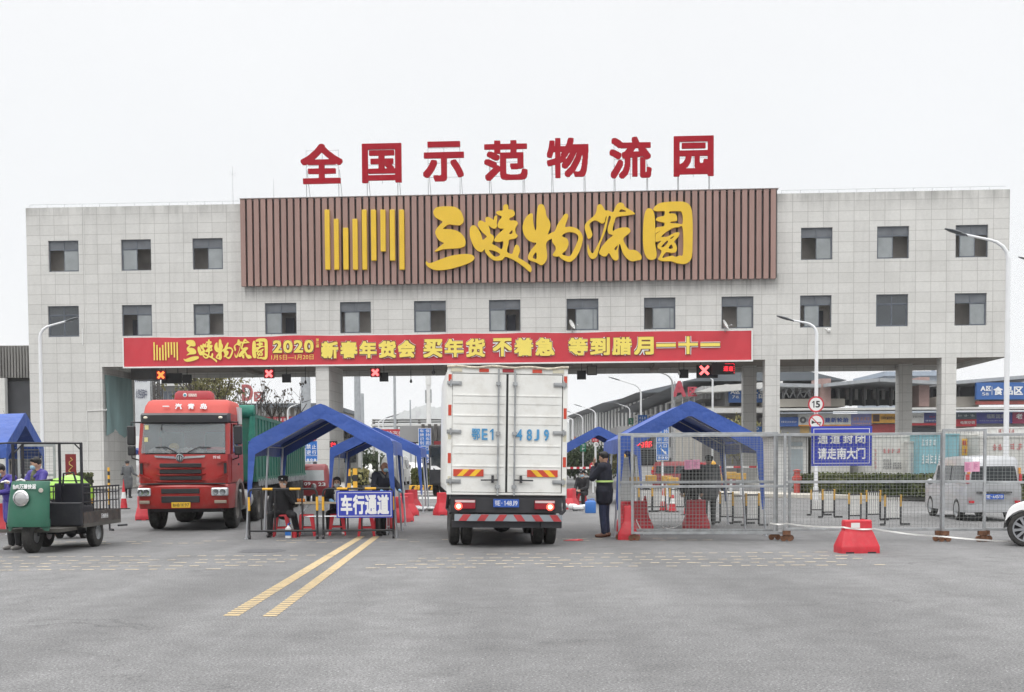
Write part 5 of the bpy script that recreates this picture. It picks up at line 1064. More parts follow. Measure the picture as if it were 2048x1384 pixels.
al = mat('alloy_rim', (.42, .43, .45), .3, .8)
for y_ in (0, 2.62):
  for x_, s in ((.02, -1), (1.6, 1)):
    c = Vector((x_, y_, .315)); w_ = wheel(o, c, .315, .2, (s, 0, 0), hub=.72, rim=dark_m)
    mb = MB(); X0 = x_ + s * .09
    for i in range(10):
        t = R(36 * i + 8); d = Vector((0, math.cos(t), math.sin(t))); n_ = Vector((0, -math.sin(t), math.cos(t)))
        mb.poly([Vector((X0, y_, .315)) + d * .04 - n_ * .018, Vector((X0, y_, .315)) + d * .215 - n_ * .026, Vector((X0, y_, .315)) + d * .215 + n_ * .026, Vector((X0, y_, .315)) + d * .04 + n_ * .018], (s * .02, 0, 0))
    mb.lathe([(.205, .012), (.228, .014), (.228, -.02)], (X0, y_, .315), (s, 0, 0), 28); mb.lathe([(.001, .03), (.05, .026), (.055, 0)], (X0, y_, .315), (s, 0, 0), 14, caps=True)
    mb.build('spokes', al, w_)
# ============================================================ tents, barriers, fences ===========================
tent_c = mat('blue_tent_cloth', (0.036, 0.092, 0.36), 0.5, var=.16, scale=1.2, bump=.8, bscale=2.6, bd=.07)
tent_in = mat('tent_lining', (0.30, 0.32, 0.42), 0.8, var=.1, scale=1.5)
pole_m = mat('tent_pole', (0.55, 0.57, 0.6), .35, .6)
def tent(label, loc, rz, w_=2.9, L_=4.5, he=1.97, hp=2.745, splay=.08, legs=3, wrap=True, group='blue gable tents at the checkpoint'):
    """gable towards -Y; gable bands, roof sheet, side valances, cloth-wrapped corner legs and steel poles"""
    o = T('tent', label, 'tent', loc, rz, group); hw = w_ / 2; vb = .27
    prof = [(-hw, he), (-hw + .05, he + .06), (-.10, hp - .03), (0, hp), (.10, hp - .03), (hw - .05, he + .06), (hw, he)]
    mb = MB(); n = 9; rings = []
    for k in range(n + 1):
        t = k / n; sag = .035 * math.sin(math.pi * t * 2) ** 2
        rings.append([(x_ , lerp(-.01, L_ + .01, t), z_ - sag * (1 if 0 < i < 6 else 0)) for i, (x_, z_) in enumerate(prof)])
    v = [p for r in rings for p in r]; f = [(k * 7 + i, k * 7 + i + 1, k * 7 + i + 8, k * 7 + i + 7) for k in range(n) for i in range(6)]
    mb.add(v, f); mb.build('roof_cloth', tent_c, o, smooth=True, ang=30)
    for y_, nm in ((-.012, 'gable_band'), (L_ + .002, 'gable_band')):
        bw = .26; out = [(-hw - .01, he - .02)] + [(x_ * 1.005, z_ + .01) for x_, z_ in prof[1:-1]] + [(hw + .01, he - .02)]
        inn = [(hw - .10, he - .22), (.04, hp - .30), (-.04, hp - .30), (-hw + .10, he - .22)]
        mb = MB()
        if wrap:
            mb.poly([(p[0], y_, p[1]) for p in [(-hw - splay * .75, .55), (-hw - .02, he - .05)] + out[1:-1] + [(hw + .02, he - .05), (hw + splay * .75, .55), (hw + splay * .75 - .05, .55), (hw - .12, he - .24)] + inn[1:3] + [(-hw + .12, he - .24), (-hw - splay * .75 + .05, .55)]], (0, .01, 0))
        else: mb.poly([(p[0], y_, p[1]) for p in out + inn], (0, .01, 0))
        mb.build(nm, tent_c, o)
    for s in (-1, 1):
        mb = MB(); k = 14
        a = [(s * (hw + .012), lerp(0, L_, i / k), he + .03) for i in range(k + 1)]; b_ = [(s * (hw + .03 + .008 * math.sin(i * 2.1)), lerp(0, L_, i / k), he - vb - .012 * math.sin(i * 3.14159 / k * 3)) for i in range(k + 1)]
        mb.add(a + b_, [(i, i + 1, i + k + 2, i + k + 1) for i in range(k)]); mb.build('side_valance', tent_c, o, smooth=True)
    mb = MB(); ys = [0.03 + (L_ - .06) * i / (legs - 1) for i in range(legs)]
    for y_ in ys:
        mb.tube([(-hw + .03, y_, he - .06), (0, y_, hp - .07), (hw - .03, y_, he - .06)], .014, 6)
    for s in (-1, 0, 1): mb.cyl((s * (hw - .03), .03, he - .06 if s else hp - .07), (s * (hw - .03), L_ - .03, he - .06 if s else hp - .07), .014, n=6)
    mb.build('roof_frame', pole_m, o)
    for s in (-1, 1):
        for i, y_ in enumerate(ys):
            sp = splay; mb = MB(); mb.cyl((s * (hw - .03), y_, he - .03), (s * (hw + sp), y_ + (-.03 if i == 0 else 0), .012), .024, n=10); mb.cyl((s * (hw + sp), y_ + (-.03 if i == 0 else 0), 0), (s * (hw + sp), y_ + (-.03 if i == 0 else 0), .014), .045, n=10); mb.build('leg', pole_m, o)
    return o
tent('blue gable tent over the vehicle lane checkpoint table', (-3.9, 23.55, 0), R(3))
tent('blue gable tent directly behind the checkpoint tent', (-4.19, 35.4, 0), R(2), w_=2.75, hp=2.62)
tent('blue gable tent behind the wire fence, beside the standing man', (3.62, 23.35, 0), R(-1))
tent('small-looking blue gable tent beyond the seated guard', (3.06, 40.4, 0), R(-2))
tent('blue tent turned sideways behind the cargo tricycle', (-11.35, 26.9, 0), R(97), w_=2.9)
p = P(262, 850, 84); tent('far blue tent peeking out between pier and red lorry', (p.x, 84, 0), R(8))

# ---- black and yellow pipe barriers with the lane sign
def pipe_barrier(label, p0, p1, h, uprights, bands):
    p0, p1 = Vector(p0), Vector(p1); L_ = (p1 - p0).length; a = math.atan2(p1.y - p0.y, p1.x - p0.x)
    o = T('pipe_barrier', label, 'barrier', (p0.x, p0.y, 0), a, 'black and yellow pipe barriers at the checkpoint'); r = .022
    mb = MB(); mb.tube([(0, 0, .06), (0, 0, h - .08), (.03, 0, h - .02), (.09, 0, h), (L_ - .09, 0, h), (L_ - .03, 0, h - .02), (L_, 0, h - .08), (L_, 0, .06)], r, 8); mb.cyl((0, 0, .17), (L_, 0, .17), r, n=8)
    for q in uprights: mb.cyl((q * L_, 0, .17), (q * L_, 0, h), r * .75, n=8)
    mb.build('frame', black_p, o, smooth=True, ang=50)
    for k, (a0, a1) in enumerate(bands): mb = MB(); mb.cyl((a0 * L_, 0, h), (a1 * L_, 0, h), r + .004, n=10, caps=False); mb.build('yellow_band', yellow_p, o, smooth=True)
    for q in (0, L_):
        mb = MB(); mb.cyl((q, 0, .58), (q, 0, .86), r + .004, n=10, caps=False); mb.build('yellow_band', yellow_p, o, smooth=True)
        mb = MB(); mb.cyl((q - .02, 0, .045), (q + .02, 0, .045), .045, n=12); mb.cyl((q, 0, .05), (q, 0, .13), .015, n=6); mb.build('caster', dark_m, o)
    return o, L_
pa, pb = P(499, 1072, 23.35), P(635, 1072, 23.35)
o, _ = pipe_barrier('pipe barrier in front of the seated policeman', pa, pb, 1.02, (.18, .38, .78), ((.2, .35), (.6, .76)))
pa2, pb2 = P(647, 1072, 23.35), P(787, 1072, 23.35)
o, L_ = pipe_barrier('pipe barrier carrying the blue vehicle lane sign', pa2, pb2, 1.02, (.35, .55, .8), ((.2, .35), (.6, .76)))
so = T('lane_sign', 'blue sign reading vehicle lane tied to the pipe barrier', 'sign', Vector(P(673, 1036, 23.30)), 0)
wd, ht = (786 - 673) / 98.7, (1036 - 982) / 98.7
mb = MB(); mb.box((0, 0, 0), (wd, .012, ht)); mb.build('panel', blue_sg, so, bevel=.004)
mb = MB(); q = .03
for a, b_ in (((q, q), (wd - q, q + .012)), ((q, ht - q - .012), (wd - q, ht - q)), ((q, q + .012), (q + .012, ht - q - .012)), ((wd - q - .012, q + .012), (wd - q, ht - q - .012))): mb.box((a[0], -.003, a[1]), (b_[0], -.0005, b_[1]))
mb.build('border', white_t, so)
mb = MB(); mb.chars('车行通道', (.09, -.0005, .07), (1, 0, 0), (0, 0, 1), wd - .17, ht - .15, .004, 0, .034, gap=.06); mb.build('lettering', white_t, so)

# ---- table, stools, bottle under the tent
def table(label, loc, w_, d, h=.72):
    o = T('folding_table', label, 'table', loc, 0)
    mb = MB(); mb.box((0, 0, h - .035), (w_, d, h)); mb.build('top', mat('table_top', (.46, .38, .28), .5), o, bevel=.006)
    mb = MB()
    for q in (.08, w_ - .08): mb.tube([(q, .06, .012), (q, .06, h - .04)], .014, 6); mb.tube([(q, d - .06, .012), (q, d - .06, h - .04)], .014, 6); mb.cyl((q, .06, .18), (q, d - .06, .18), .012, n=6)
    mb.cyl((.08, .06, .42), (w_ - .08, .06, .42), .013, n=6); mb.cyl((.08, .06, .46), (.3, .06, h - .05), .01, n=6); mb.cyl((w_ - .08, .06, .46), (w_ - .3, .06, h - .05), .01, n=6); mb.build('legs', pole_m, o)
    return o
pt = P(590, 1000, 24.15); table('folding table with oranges inside the checkpoint tent', (pt.x, 24.15, 0), 2.0, .55)
for i in range(3):
    p = P(596 + i * 5.5, 999, 24.3); mb = MB(); mb.sphere((0, 0, .038), .04, 12, 0, 8); S(mb.build('orange', mat('orange_peel', (.75, .25, .02), .5), loc=(p.x, 24.3 + .02 * (i % 2), .72), smooth=True), 'ripe orange on the folding table in the tent', 'fruit', 'oranges on the table')
def stool(label, loc, rz=0, kind=None, h=.46):
    o = T('stool', label, 'stool', loc, rz, 'red plastic stools'); 
    mb = MB(); mb.loft([[(p[0], p[1], z) for p in rrect(-a, a, -a, a, .04)] for z, a in ((h - .03, .155), (h - .005, .15), (h, .14))]); mb.build('seat', red_pl, o, smooth=True, ang=40)
    for sx_ in (-1, 1):
        for sy_ in (-1, 1):
            mb = MB(); t, b_ = .148, .185
            mb.poly([(sx_ * t, sy_ * t, h - .03), (sx_ * (t - .09), sy_ * t, h - .03), (sx_ * (b_ - .045), sy_ * b_, 0), (sx_ * b_, sy_ * b_, 0)], (0, -sy_ * .008, 0)); mb.poly([(sx_ * t, sy_ * (t - .008), h - .03), (sx_ * t, sy_ * (t - .09), h - .03), (sx_ * b_, sy_ * (b_ - .045), 0), (sx_ * b_, sy_ * (b_ - .008), 0)], (-sx_ * .008, 0, 0)); mb.build('leg', red_pl, o)
    mb = MB(); z_ = .17; q = .17
    for s in (-1, 1): mb = MB(); mb.box((-q, s * q - .006, z_), (q, s * q + .006, z_ + .03)); mb.build('rail', red_pl, o)
    return o
def gp(px, py): q = G(px, py); return (q.x, q.y, 0)
for px, D, l_ in ((563, 24.3, 'red stool the policeman sits on'), (613, 24.35, 'red stool under the folding table, behind the pipe barrier'), (674, 24.6, 'red stool the woman at the table sits on'), (732, 24.2, 'empty red stool below the blue vehicle lane sign'), (1162, 38.5, 'red stool the guard beyond the truck sits on')):
    p = P(px, 1000, D); stool(l_, (p.x, D, 0), R(8))
p = P(576, 1075, 23.7); bt = T('bucket_bottle', 'white and blue disinfectant bottle on the ground by the policeman', 'bottle', (p.x, 23.75, 0))
mb = MB(); mb.loft([[(q[0], q[1], z) for q in rrect(-a, a, -a * .7, a * .7, .02)] for z, a in ((0, .06), (.2, .06), (.225, .03), (.26, .02))]); mb.build('body', white_p, bt, smooth=True, ang=40)
mb = MB(); mb.box((-.061, -.0445, .05), (.061, -.0425, .17)); mb.build('label_sticker', blue_rd, bt); mb = MB(); mb.cyl((0, 0, .26), (0, 0, .29), .02); mb.tube([(.0, 0, .29), (.02, -.01, .31), (.06, -.01, .3)], .008, 5); mb.build('spray_cap', blue_rd, bt)
p = P(589, 1075, 23.8); mb = MB(); mb.lathe([(.001, 0), (.05, 0), (.055, .16), (.05, .165), (.001, .165)], (0, 0, 0), n=14); S(mb.build('red_canister', red_pl, loc=(p.x, 23.8, 0), smooth=True, ang=40), 'dark red canister next to the disinfectant bottle', 'canister')
jug = gp(1181, 1026); o = T('water_jug', 'blue plastic jug on the road beside the seated guard', 'jug', jug)
mb = MB(); mb.loft([[(q[0], q[1], z) for q in rrect(-a, a, -a * .7, a * .7, .05)] for z, a in ((0, .15), (.02, .16), (.32, .16), (.36, .13), (.38, .06))]); mb.build('body', mat('blue_plastic', (.04, .16, .48), .4), o, smooth=True, ang=50); mb = MB(); mb.cyl((-.06, 0, .38), (-.06, 0, .41), .04); mb.tube([(0, 0, .375), (.02, 0, .42), (.1, 0, .42), (.11, 0, .36)], .015, 6); mb.build('handle', mat('blue_plastic', (0, 0, 0)), o)

# ---- red water-filled barriers and cones
def water_barrier(label, loc, rz=0, w_=.72, h=.60, tag=False):
    o = T('water_barrier', label, 'barrier', loc, rz, 'red water-filled barriers'); a = w_ / 2
    def rg(z, wx, d): return [(p[0], p[1], z) for p in rrect(-wx, wx, -d, d, min(.03, d * .5), 2)]
    mb = MB(); mb.loft([rg(.0, a, .20), rg(.1, a, .20), rg(.12, a * .99, .195), rg(.34, a * .78, .105), rg(.37, a * .72, .095), rg(h - .02, a * .71, .09), rg(h, a * .68, .075)]); mb.build('body', red_pl, o, smooth=True, ang=32, bevel=0)
    mb = MB()
    for q in (-.28 * w_, .28 * w_): mb.box((q - .07, -.203, -.0), (q + .07, .203, .025))
    mb.build('base_slot', black_p, o)
    mb = MB(); mb.cyl((a * .3, 0, h), (a * .3, 0, h + .012), .035); mb.build('filler_cap', red_pl, o)
    if tag: mb = MB(); mb.box((-.13, -.094, h - .13), (.02, -.0915, h - .045)); mb.build('reflector_sticker', white_p, o)
    return o
B0 = G(1713, 1105); water_barrier('red water-filled barrier alone in front of the wire fence', (B0.x, B0.y, 0), R(4), w_=.66, h=.545, tag=True)
for px, py, rz, w_, l_ in ((1268, 1062, 8, .8, 'red water-filled barrier with a white notice, under the fence end'), (1392, 1058, 0, .58, 'red water-filled barrier standing below the traffic cone'), (1258, 1078, 80, .62, 'red water-filled barrier end-on behind the fence corner post'),
                           (768, 1058, 10, .5, 'red water-filled barrier behind the blue lane sign'), (802, 1044, 70, .8, 'red water-filled barrier behind the tent poles, nearest of its row'), (813, 1032, 65, .8, 'red water-filled barrier between two others behind the tent'), (823, 1020, 65, .75, 'red water-filled barrier at the far end of the row behind the tent'),
                           (888, 1030, 30, .55, 'red water-filled barrier half hidden by the white truck'), (288, 1040, 15, .45, 'red water-filled barrier at the wheel of the red lorry'), (1143, 1018, 70, .7, 'red water-filled barrier left of the seated guard'), (6, 1064, 5, .7, 'red water-filled barrier behind the tricycle cowl')):
    q = G(px, py); water_barrier(l_.replace('left of', 'next to'), (q.x, q.y, 0), R(rz), w_, .66)
def cone(label, loc, h=.7, printed=False):
    o = T('traffic_cone', label, 'cone', loc, 0, 'traffic cones')
    mb = MB(); mb.loft([[(p[0], p[1], z) for p in rrect(-.17, .17, -.17, .17, .03)] for z in (0, .03)]); mb.build('base', black_p, o)
    R0 = .125; zr = lambda z: R0 * (1 - z / h * .8)
    for z0, z1, m_ in ((.03, .3, red_pl), (.3, .48, white_p), (.48, h - .06, red_pl), (h - .06, h, red_pl)):
        mb = MB(); mb.cyl((0, 0, z0 * h / .7), (0, 0, z1 * h / .7), zr(z0 * h / .7), zr(z1 * h / .7), 18, caps=z1 > .6); mb.build('cone_body' if m_ is red_pl else 'reflective_sleeve', m_, o, smooth=True, ang=50)
    return o
for px, py, h, l_ in ((248, 1018, .85, 'red and white cone with a black base near the pavement'), (1376, 1030, .85, 'tall traffic cone rising behind a red barrier inside the fence'), (1327, 1022, .7, 'traffic cone by the foot of the blue entry sign'), (1345, 1024, .6, 'traffic cone behind the entry sign beside the lamp post'), (1175, 950, .7, 'small traffic cone far behind the guard'), (1290, 1050, .7, 'traffic cone behind the white notice')):
    q = G(px, py); cone(l_, (q.x, q.y, 0), h)
q = G(846, 1022); mb = MB(); rnd = random.Random(9)
for i in range(12): mb.sphere((rnd.uniform(-.35, .3), rnd.uniform(-.1, .2), .06 + rnd.uniform(0, .08)), (rnd.uniform(.08, .16), .12, rnd.uniform(.05, .1)), 8, 0, 5)
bagm = mat('white_plastic_bag', (.66, .66, .66), .5, var=.1, bump=.8, bscale=12)
S(mb.build('bag_heap', bagm, loc=(q.x, q.y, 0), smooth=True), 'heap of white plastic bags at the tent foot', 'bags')
q = G(1150, 1022); mb = MB()
for i in range(9): mb.sphere((rnd.uniform(-.35, .3), rnd.uniform(-.1, .2), .06 + rnd.uniform(0, .12)), (rnd.uniform(.08, .18), .12, rnd.uniform(.05, .12)), 8, 0, 5)
S(mb.build('bag_heap', bagm, loc=(q.x, q.y, 0), smooth=True), 'heap of white bags beside the seated guard', 'bags')
q = G(1147, 1082); mb = MB(); mb.poly([(-.2, 0, .006), (-.05, .12, .02), (.1, .03, .035), (.2, .06, .01), (.06, -.06, .006)], (0, 0, .006)); S(mb.build('red_rag', red_pl, loc=(q.x, q.y, 0)), 'crumpled red rag lying on the road behind the truck', 'rag')

# ---- rolling wire-mesh fence panels
rust = mat('rusty_steel', (.16, .075, .04), .8, var=.4, scale=14)
wire_m = mat('galvanised_wire', (.27, .28, .27), .5, .4, var=.1)
def fence_panel(label, p0, p1, z0, z1, mid, extra=(), rusty=False, cast=True, cell=.066, y_rails=None):
    p0, p1 = Vector((p0[0], p0[1], 0)), Vector((p1[0], p1[1], 0)); L_ = (p1 - p0).length; a = math.atan2(p1.y - p0.y, p1.x - p0.x)
    o = T('mesh_fence_panel', label, 'fence', p0, a, 'rolling wire-mesh fence panels'); t = .05
    mb = MB()
    mb.box((0, -t / 2, z0), (t, t / 2, z1)); mb.box((L_ - t, -t / 2, z0), (L_, t / 2, z1))
    for z_ in (z0 + .001, z1 - t - .001, mid): mb.box((t, -t / 2 + .001, z_), (L_ - t, t / 2 - .001, z_ + t))
    for q in extra: mb.box((q, -t / 2 + .002, z0 + t), (q + t * .8, t / 2 - .002, z1 - t))
    mb.build('frame', steel, o, bevel=.004)
    mb = MB(); r = .0022; nx = int((L_ - 2 * t) / cell); nz_ = int((z1 - z0 - 2 * t) / cell); rnd = random.Random(int(L_ * 100))
    for i in range(1, nx):
        x_ = t + i * (L_ - 2 * t) / nx + rnd.uniform(-.004, .004); mb.bar((x_, .006, z0 + t), (x_ + rnd.uniform(-.006, .006), .006, z1 - t), 2 * r, 2 * r, up=(0, 1, 0))
    for j in range(1, nz_):
        z_ = z0 + t + j * (z1 - z0 - 2 * t) / nz_ + rnd.uniform(-.004, .004); mb.bar((t, .0015, z_), (L_ - t, .0015, z_ + rnd.uniform(-.006, .006)), 2 * r, 2 * r)
    mb.build('wire_mesh', wire_m, o)
    if cast:
        for q in (.06, L_ - .06):
            mb = MB(); mb.box((q - .07, -.05, .12), (q + .07, .05, z0)); mb.cyl((q - .06, -.03, .055), (q - .06, .03, .055), .055, n=14); mb.cyl((q + .06, -.03, .055), (q + .06, .03, .055), .055, n=14); mb.box((q - .03, -.04, .05), (q + .03, .04, .13)); mb.build('caster', rust, o)
    return o
Y1 = 22.15
def fx(px, D): return P(px, 950, D).x
fence_panel('wire fence panel at the truck end, in front of the blue tent', (fx(1236, 22.6), 22.6), (fx(1556, 22.25), 22.25), .16, 2.09, 1.10)
fence_panel('wire fence panel overlapping the one at the truck end', (fx(1262, 22.3), 22.3), (fx(1582, 22.05), 22.05), .12, 2.05, 1.02, extra=(3.02 - .3,))
fence_panel('long wire fence panel behind the closed-lane sign', (fx(1567, 21.9), 21.9), (fx(1886, 21.6), 21.6), .20, 2.05, 1.10)
fence_panel('narrow wire fence panel in front of the silver minivan', (fx(1884, 21.5), 21.5), (fx(1972, 21.45), 21.45), .20, 2.11, 1.10)
fence_panel('last wire fence panel running out past the white car', (fx(1966, 21.6), 21.6), (fx(2100, 21.2), 21.2), .20, 2.02, 1.08)
cs = T('closed_lane_sign', 'blue sign telling drivers the lane is closed, on the mesh fence', 'sign', Vector(P(1622, 932, 21.93)), R(-3))
wd, ht = (1742 - 1622) / 104.9, (932 - 853) / 104.9
mb = MB(); mb.box((0, 0, 0), (wd, .008, ht)); mb.build('panel', blue_sg, cs)
mb = MB(); q = .045
for a, b_ in (((q, q), (wd - q, q + .01)), ((q, ht - q - .01), (wd - q, ht - q)), ((q, q + .01), (q + .01, ht - q - .01)), ((wd - q - .01, q + .01), (wd - q, ht - q - .01))): mb.box((a[0], -.003, a[1]), (b_[0], -.0005, b_[1]))
mb.build('border', white_t, cs)
mb = MB(); mb.chars('通道封闭', (.125, -.0005, .42), (1, 0, 0), (0, 0, 1), wd - .25, .19, .003, 0, .03, gap=.25); mb.chars('请走南大门', (.125, -.0005, .125), (1, 0, 0), (0, 0, 1), wd - .25, .22, .003, 0, .03, gap=.05); mb.build('lettering', white_t, cs)
pink = mat('pink_paper', (.62, .30, .42), .8, var=.06)
for px0, px1, y0, y1, D, l_ in ((1369, 1400, 920, 939, 22.28, 'pair of pink papers tied to the fence in front of the tent'), (1929, 1959, 924, 944, 21.42, 'pair of pink papers tied to the fence in front of the minivan')):
    p = P(px0, y1, D); w_ = (px1 - px0) / 2300 * D; h_ = (y1 - y0) / 2300 * D
    mb = MB(); mb.box((0, 0, 0), (w_ * .49, .003, h_)); mb.box((w_ * .51, 0, .006), (w_, .003, h_ + .006)); o = T('paper_notice', l_, 'notice', p, R(-2)); mb.build('paper', pink, o)
    mb = MB(); rnd = random.Random(1)
    for k in range(8): mb.box((w_ * .06, -.002, h_ * (.12 + .1 * k)), (w_ * (.2 + .2 * rnd.random()), -.0005, h_ * (.155 + .1 * k)))
    mb.build('lettering', mat('pink_print', (.38, .10, .22), .8), o); mb = MB()
    for k in range(6): mb.box((w_ * (.62), -.002, h_ * (.3 + .1 * k)), (w_ * (.7 + .2 * rnd.random()), -.0005, h_ * (.34 + .1 * k)))
    mb.build('lettering', mat('pink_print', (.38, .10, .22), .8), o)
# barrier tape along the fence
def tape(label, pts, w_=.026):
    mb = MB(); pts = [Vector(p) for p in pts]; v = []
    for i, p in enumerate(pts): t = .5 * math.sin(i * 1.1); v += [p + Vector((0, -.01 * t, w_ / 2)), p + Vector((0, .01 * t, -w_ / 2))]
    mb.add(v, [(2 * i, 2 * i + 1, 2 * i + 3, 2 * i + 2) for i in range(len(pts) - 1)]); return S(mb.build('barrier_tape', mat('white_tape', (.80, .79, .76), .5, var=.08)), label, 'tape')
def chain(lst, n=8):
    out = []
    for (a, b_) in zip(lst[:-1], lst[1:]):
        for k in range(n): out.append(lerp(a, b_, k / n) + Vector((0, 0, -.02 * math.sin(math.pi * k / n))))
    return out + [lst[-1]]
tape('white barrier tape stretched from the fence past the lone red barrier', chain([P(1540, 1046, 21.7), P(1572, 1047, 21.6), Vector((B0.x - .25, B0.y - .11, .43)), Vector((B0.x + .25, B0.y - .11, .40)), P(1885, 1073, 20.8), P(2100, 1086, 20.4)]))
tape('white tape drooping from a cone behind the fence to the road', chain([P(1377, 975, 25.5), P(1370, 1010, 25.4), P(1362, 1048, 25.4), P(1340, 1056, 25.4), P(1325, 1053, 25.4)]))
tape('white tape dangling over the red barrier at the fence end', chain([P(1271, 1004, 22.75), P(1272, 1040, 22.75), P(1288, 1068, 22.7)]), .06)

# ---- low black and yellow crowd-control rails inside the gate
def rail_fence(label, loc, rz, w_=1.1, h=1.0, n=7, group='black and white rails with yellow tops'):
    o = T('crowd_rail', label, 'railing', loc, rz, group)
    mb = MB(); mb.tube([(0, 0, .03), (0, 0, h)], .022, 6); mb.tube([(w_, 0, .03), (w_, 0, h)], .022, 6); mb.cyl((0, 0, h - .04), (w_, 0, h - .04), .02, n=6); mb.cyl((0, 0, .16), (w_, 0, .16), .02, n=6)
    mb.bar((-.12, 0, .025), (.0, 0, .025), .04, .05); mb.bar((w_, 0, .025), (w_ + .22, 0, .025), .04, .05); mb.build('frame', black_p, o)
    mb = MB()
    for i in range(1, n): mb.cyl((i * w_ / n, 0, .17), (i * w_ / n, 0, h - .05), .013, n=6)
    mb.build('bars', mat('rail_bar', (.68, .67, .64), .5), o)
    for q in (0, w_): mb = MB(); mb.cyl((q, 0, h * .62), (q, 0, h), .026, n=8); mb.build('yellow_band', mat('dull_amber', (.52, .30, .05), .6, var=.25, scale=9), o)
    return o
q = G(206, 1057); rail_fence('black rail with yellow ends behind the tricycle bed', (q.x - .25, q.y, 0), R(-50), 1.1, .98)
for k, (px, py, wpx) in enumerate(((1622, 1031, 26), (1645, 1036, 24), (1698, 1044, 24), (1733, 1041, 28), (1770, 1051, 32), (1440, 1046, 26), (1466, 1048, 26), (1492, 1052, 26), (1278, 1024, 26), (1305, 1024, 26), (1340, 1024, 30))):
    q = G(px, py); sc2 = wpx / 2300 * q.y
    rail_fence('black and white crowd rail with yellow tops standing behind the wire fence', (q.x, q.y, 0), R(4), sc2, (.72 + .05 * (k % 2)), 7, 'crowd rails behind the wire fence')

# ---- bollard at the pier
q = G(218, 978); o = T('bollard', 'yellow and black bollard at the foot of the end pier', 'bollard', (q.x, q.y, 0.0))
for i in range(5): mb = MB(); mb.cyl((0, 0, .14 + i * .24), (0, 0, .14 + i * .24 + .24), .075, n=14); mb.build('band', yellow_p if i % 2 == 0 else black_p, o, smooth=True, ang=40)

# ---- street lamps and road signs
lampw = mat('lamp_post_white', (.76, .77, .78), .4, var=.04); lamph = mat('lamp_head_grey', (.10, .11, .12), .45)
def street_lamp(label, px, py, D, h, reach, side, r=.085, head=.55, rise=.35, base=None, mth=lamph, rz=0):
    p = P(px, py, D); o = T('street_lamp', label, 'street lamp', (p.x, D, 0), rz, 'white street lamps'); s = side
    mb = MB(); c = .55 * min(reach, 2)
    pts = [(0, 0, 0), (0, 0, h * .5), (0, 0, h - c)] + [(s * c * (1 - math.cos(R(a))) , 0, h - c + c * .82 * math.sin(R(a))) for a in (20, 40, 60, 75)] + [(s * reach, 0, h + rise)]
    n = len(pts); mb.tube(pts, r, 10, r1=r * .42); mb.cyl((0, 0, 0), (0, 0, .5), r * 1.3, n=12); mb.build('pole', lampw, o, smooth=True, ang=50)
    mb = MB(); e0 = Vector((s * reach, 0, h + rise)); d = Vector((s * 1, 0, .30)).normalized(); up = Vector((-s * .3, 0, 1)).normalized(); yv = Vector((0, 1, 0))
    mb.loft([[e0 + d * t + yv * (wd_ * math.cos(2 * math.pi * i / 10)) + up * (th * math.sin(2 * math.pi * i / 10)) for i in range(10)] for t, wd_, th in ((-.1, .03, .03), (.1, .06, .04), (.18, .14, .05), (head * .7, .14, .045), (head, .05, .02))]); mb.build('lamp_head', mth, o, smooth=True)
    return o
def hgt(px, py, D): return P(px, py, D).z
street_lamp('curved white street lamp in front of the end pier', 85, 900, 50, hgt(85, 645, 50), 1.15, 1, .085, .55, .05)
street_lamp('tall white street lamp in front of the gatehouse end', 2012, 900, 36, hgt(2012, 470, 36), 1.35, -1, .085, .65, .02)
ls = street_lamp('white street lamp carrying the two round speed and horn signs', 1632, 900, 44, hgt(1632, 640, 44), .95, -1, .08, .6, .0)
def round_sign(label, px, py, D, d, kind):
    p = P(px, py, D); o = T('round_sign', label, 'road sign', p, 0); r = d / 2
    mb = MB(); mb.lathe([(r, 0), (r, .01), (r * .82, .0115), (r * .82, 0)], (0, 0, 0), (0, -1, 0), 32); mb.build('red_rim', mat('sign_red', (.55, .03, .05), .5), o)
    mb = MB(); mb.lathe([(.001, .008), (r * .82, .008), (r * .82, 0)], (0, 0, 0), (0, -1, 0), 32); mb.build('face', white_p, o)
    mb = MB()
    if kind == '15': mb.text('1', (-r * .50, -.009, -r * .42), (1, 0, 0), (0, 0, 1), r * .30, r * .84, .003, 0, .03); mb.text('5', (-r * .06, -.009, -r * .42), (1, 0, 0), (0, 0, 1), r * .56, r * .84, .003, 0, .03)
    else:
        mb.poly([(-r * .55, -.009, -r * .1), (-r * .15, -.009, -r * .02), (-r * .15, -.009, -r * .14), (-r * .55, -.009, -r * .3)] if False else [(-r * .6, -.009, r * .22), (-r * .2, -.009, r * .0), (-r * .2, -.009, -r * .1), (-r * .6, -.009, -r * .26)], (0, -.003, 0)); mb.bar((-r * .2, -.0105, -.05 * r), (r * .62, -.0105, -.05 * r), .003, r * .1); mb.box((r * .1, -.012, -r * .3), (r * .6, -.009, -r * .22)); mb.box((r * .08, -.0125, -r * .3), (r * .14, -.009, -.04 * r)); mb.box((r * .55, -.0125, -r * .3), (r * .61, -.009, -.04 * r))
    mb.build('lettering', black_p, o)
    if kind != '15': mb = MB(); mb.bar((-r * .58, -.013, r * .58), (r * .58, -.013, -r * .58), .003, r * .12, up=(1, 0, 1)); mb.build('slash', mat('sign_red', (0, 0, 0)), o)
    mb = MB(); mb.box((-.03, .0, -.05), (.03, .12, .05)); mb.build('bracket', steel, o); return o
round_sign('round white sign with a red rim reading 15', 1632, 808.5, 43.8, 32 / 2300 * 43.8, '15')
round_sign('round no-horn sign below the speed sign', 1632.5, 844, 43.8, 31 / 2300 * 43.8, 'horn')

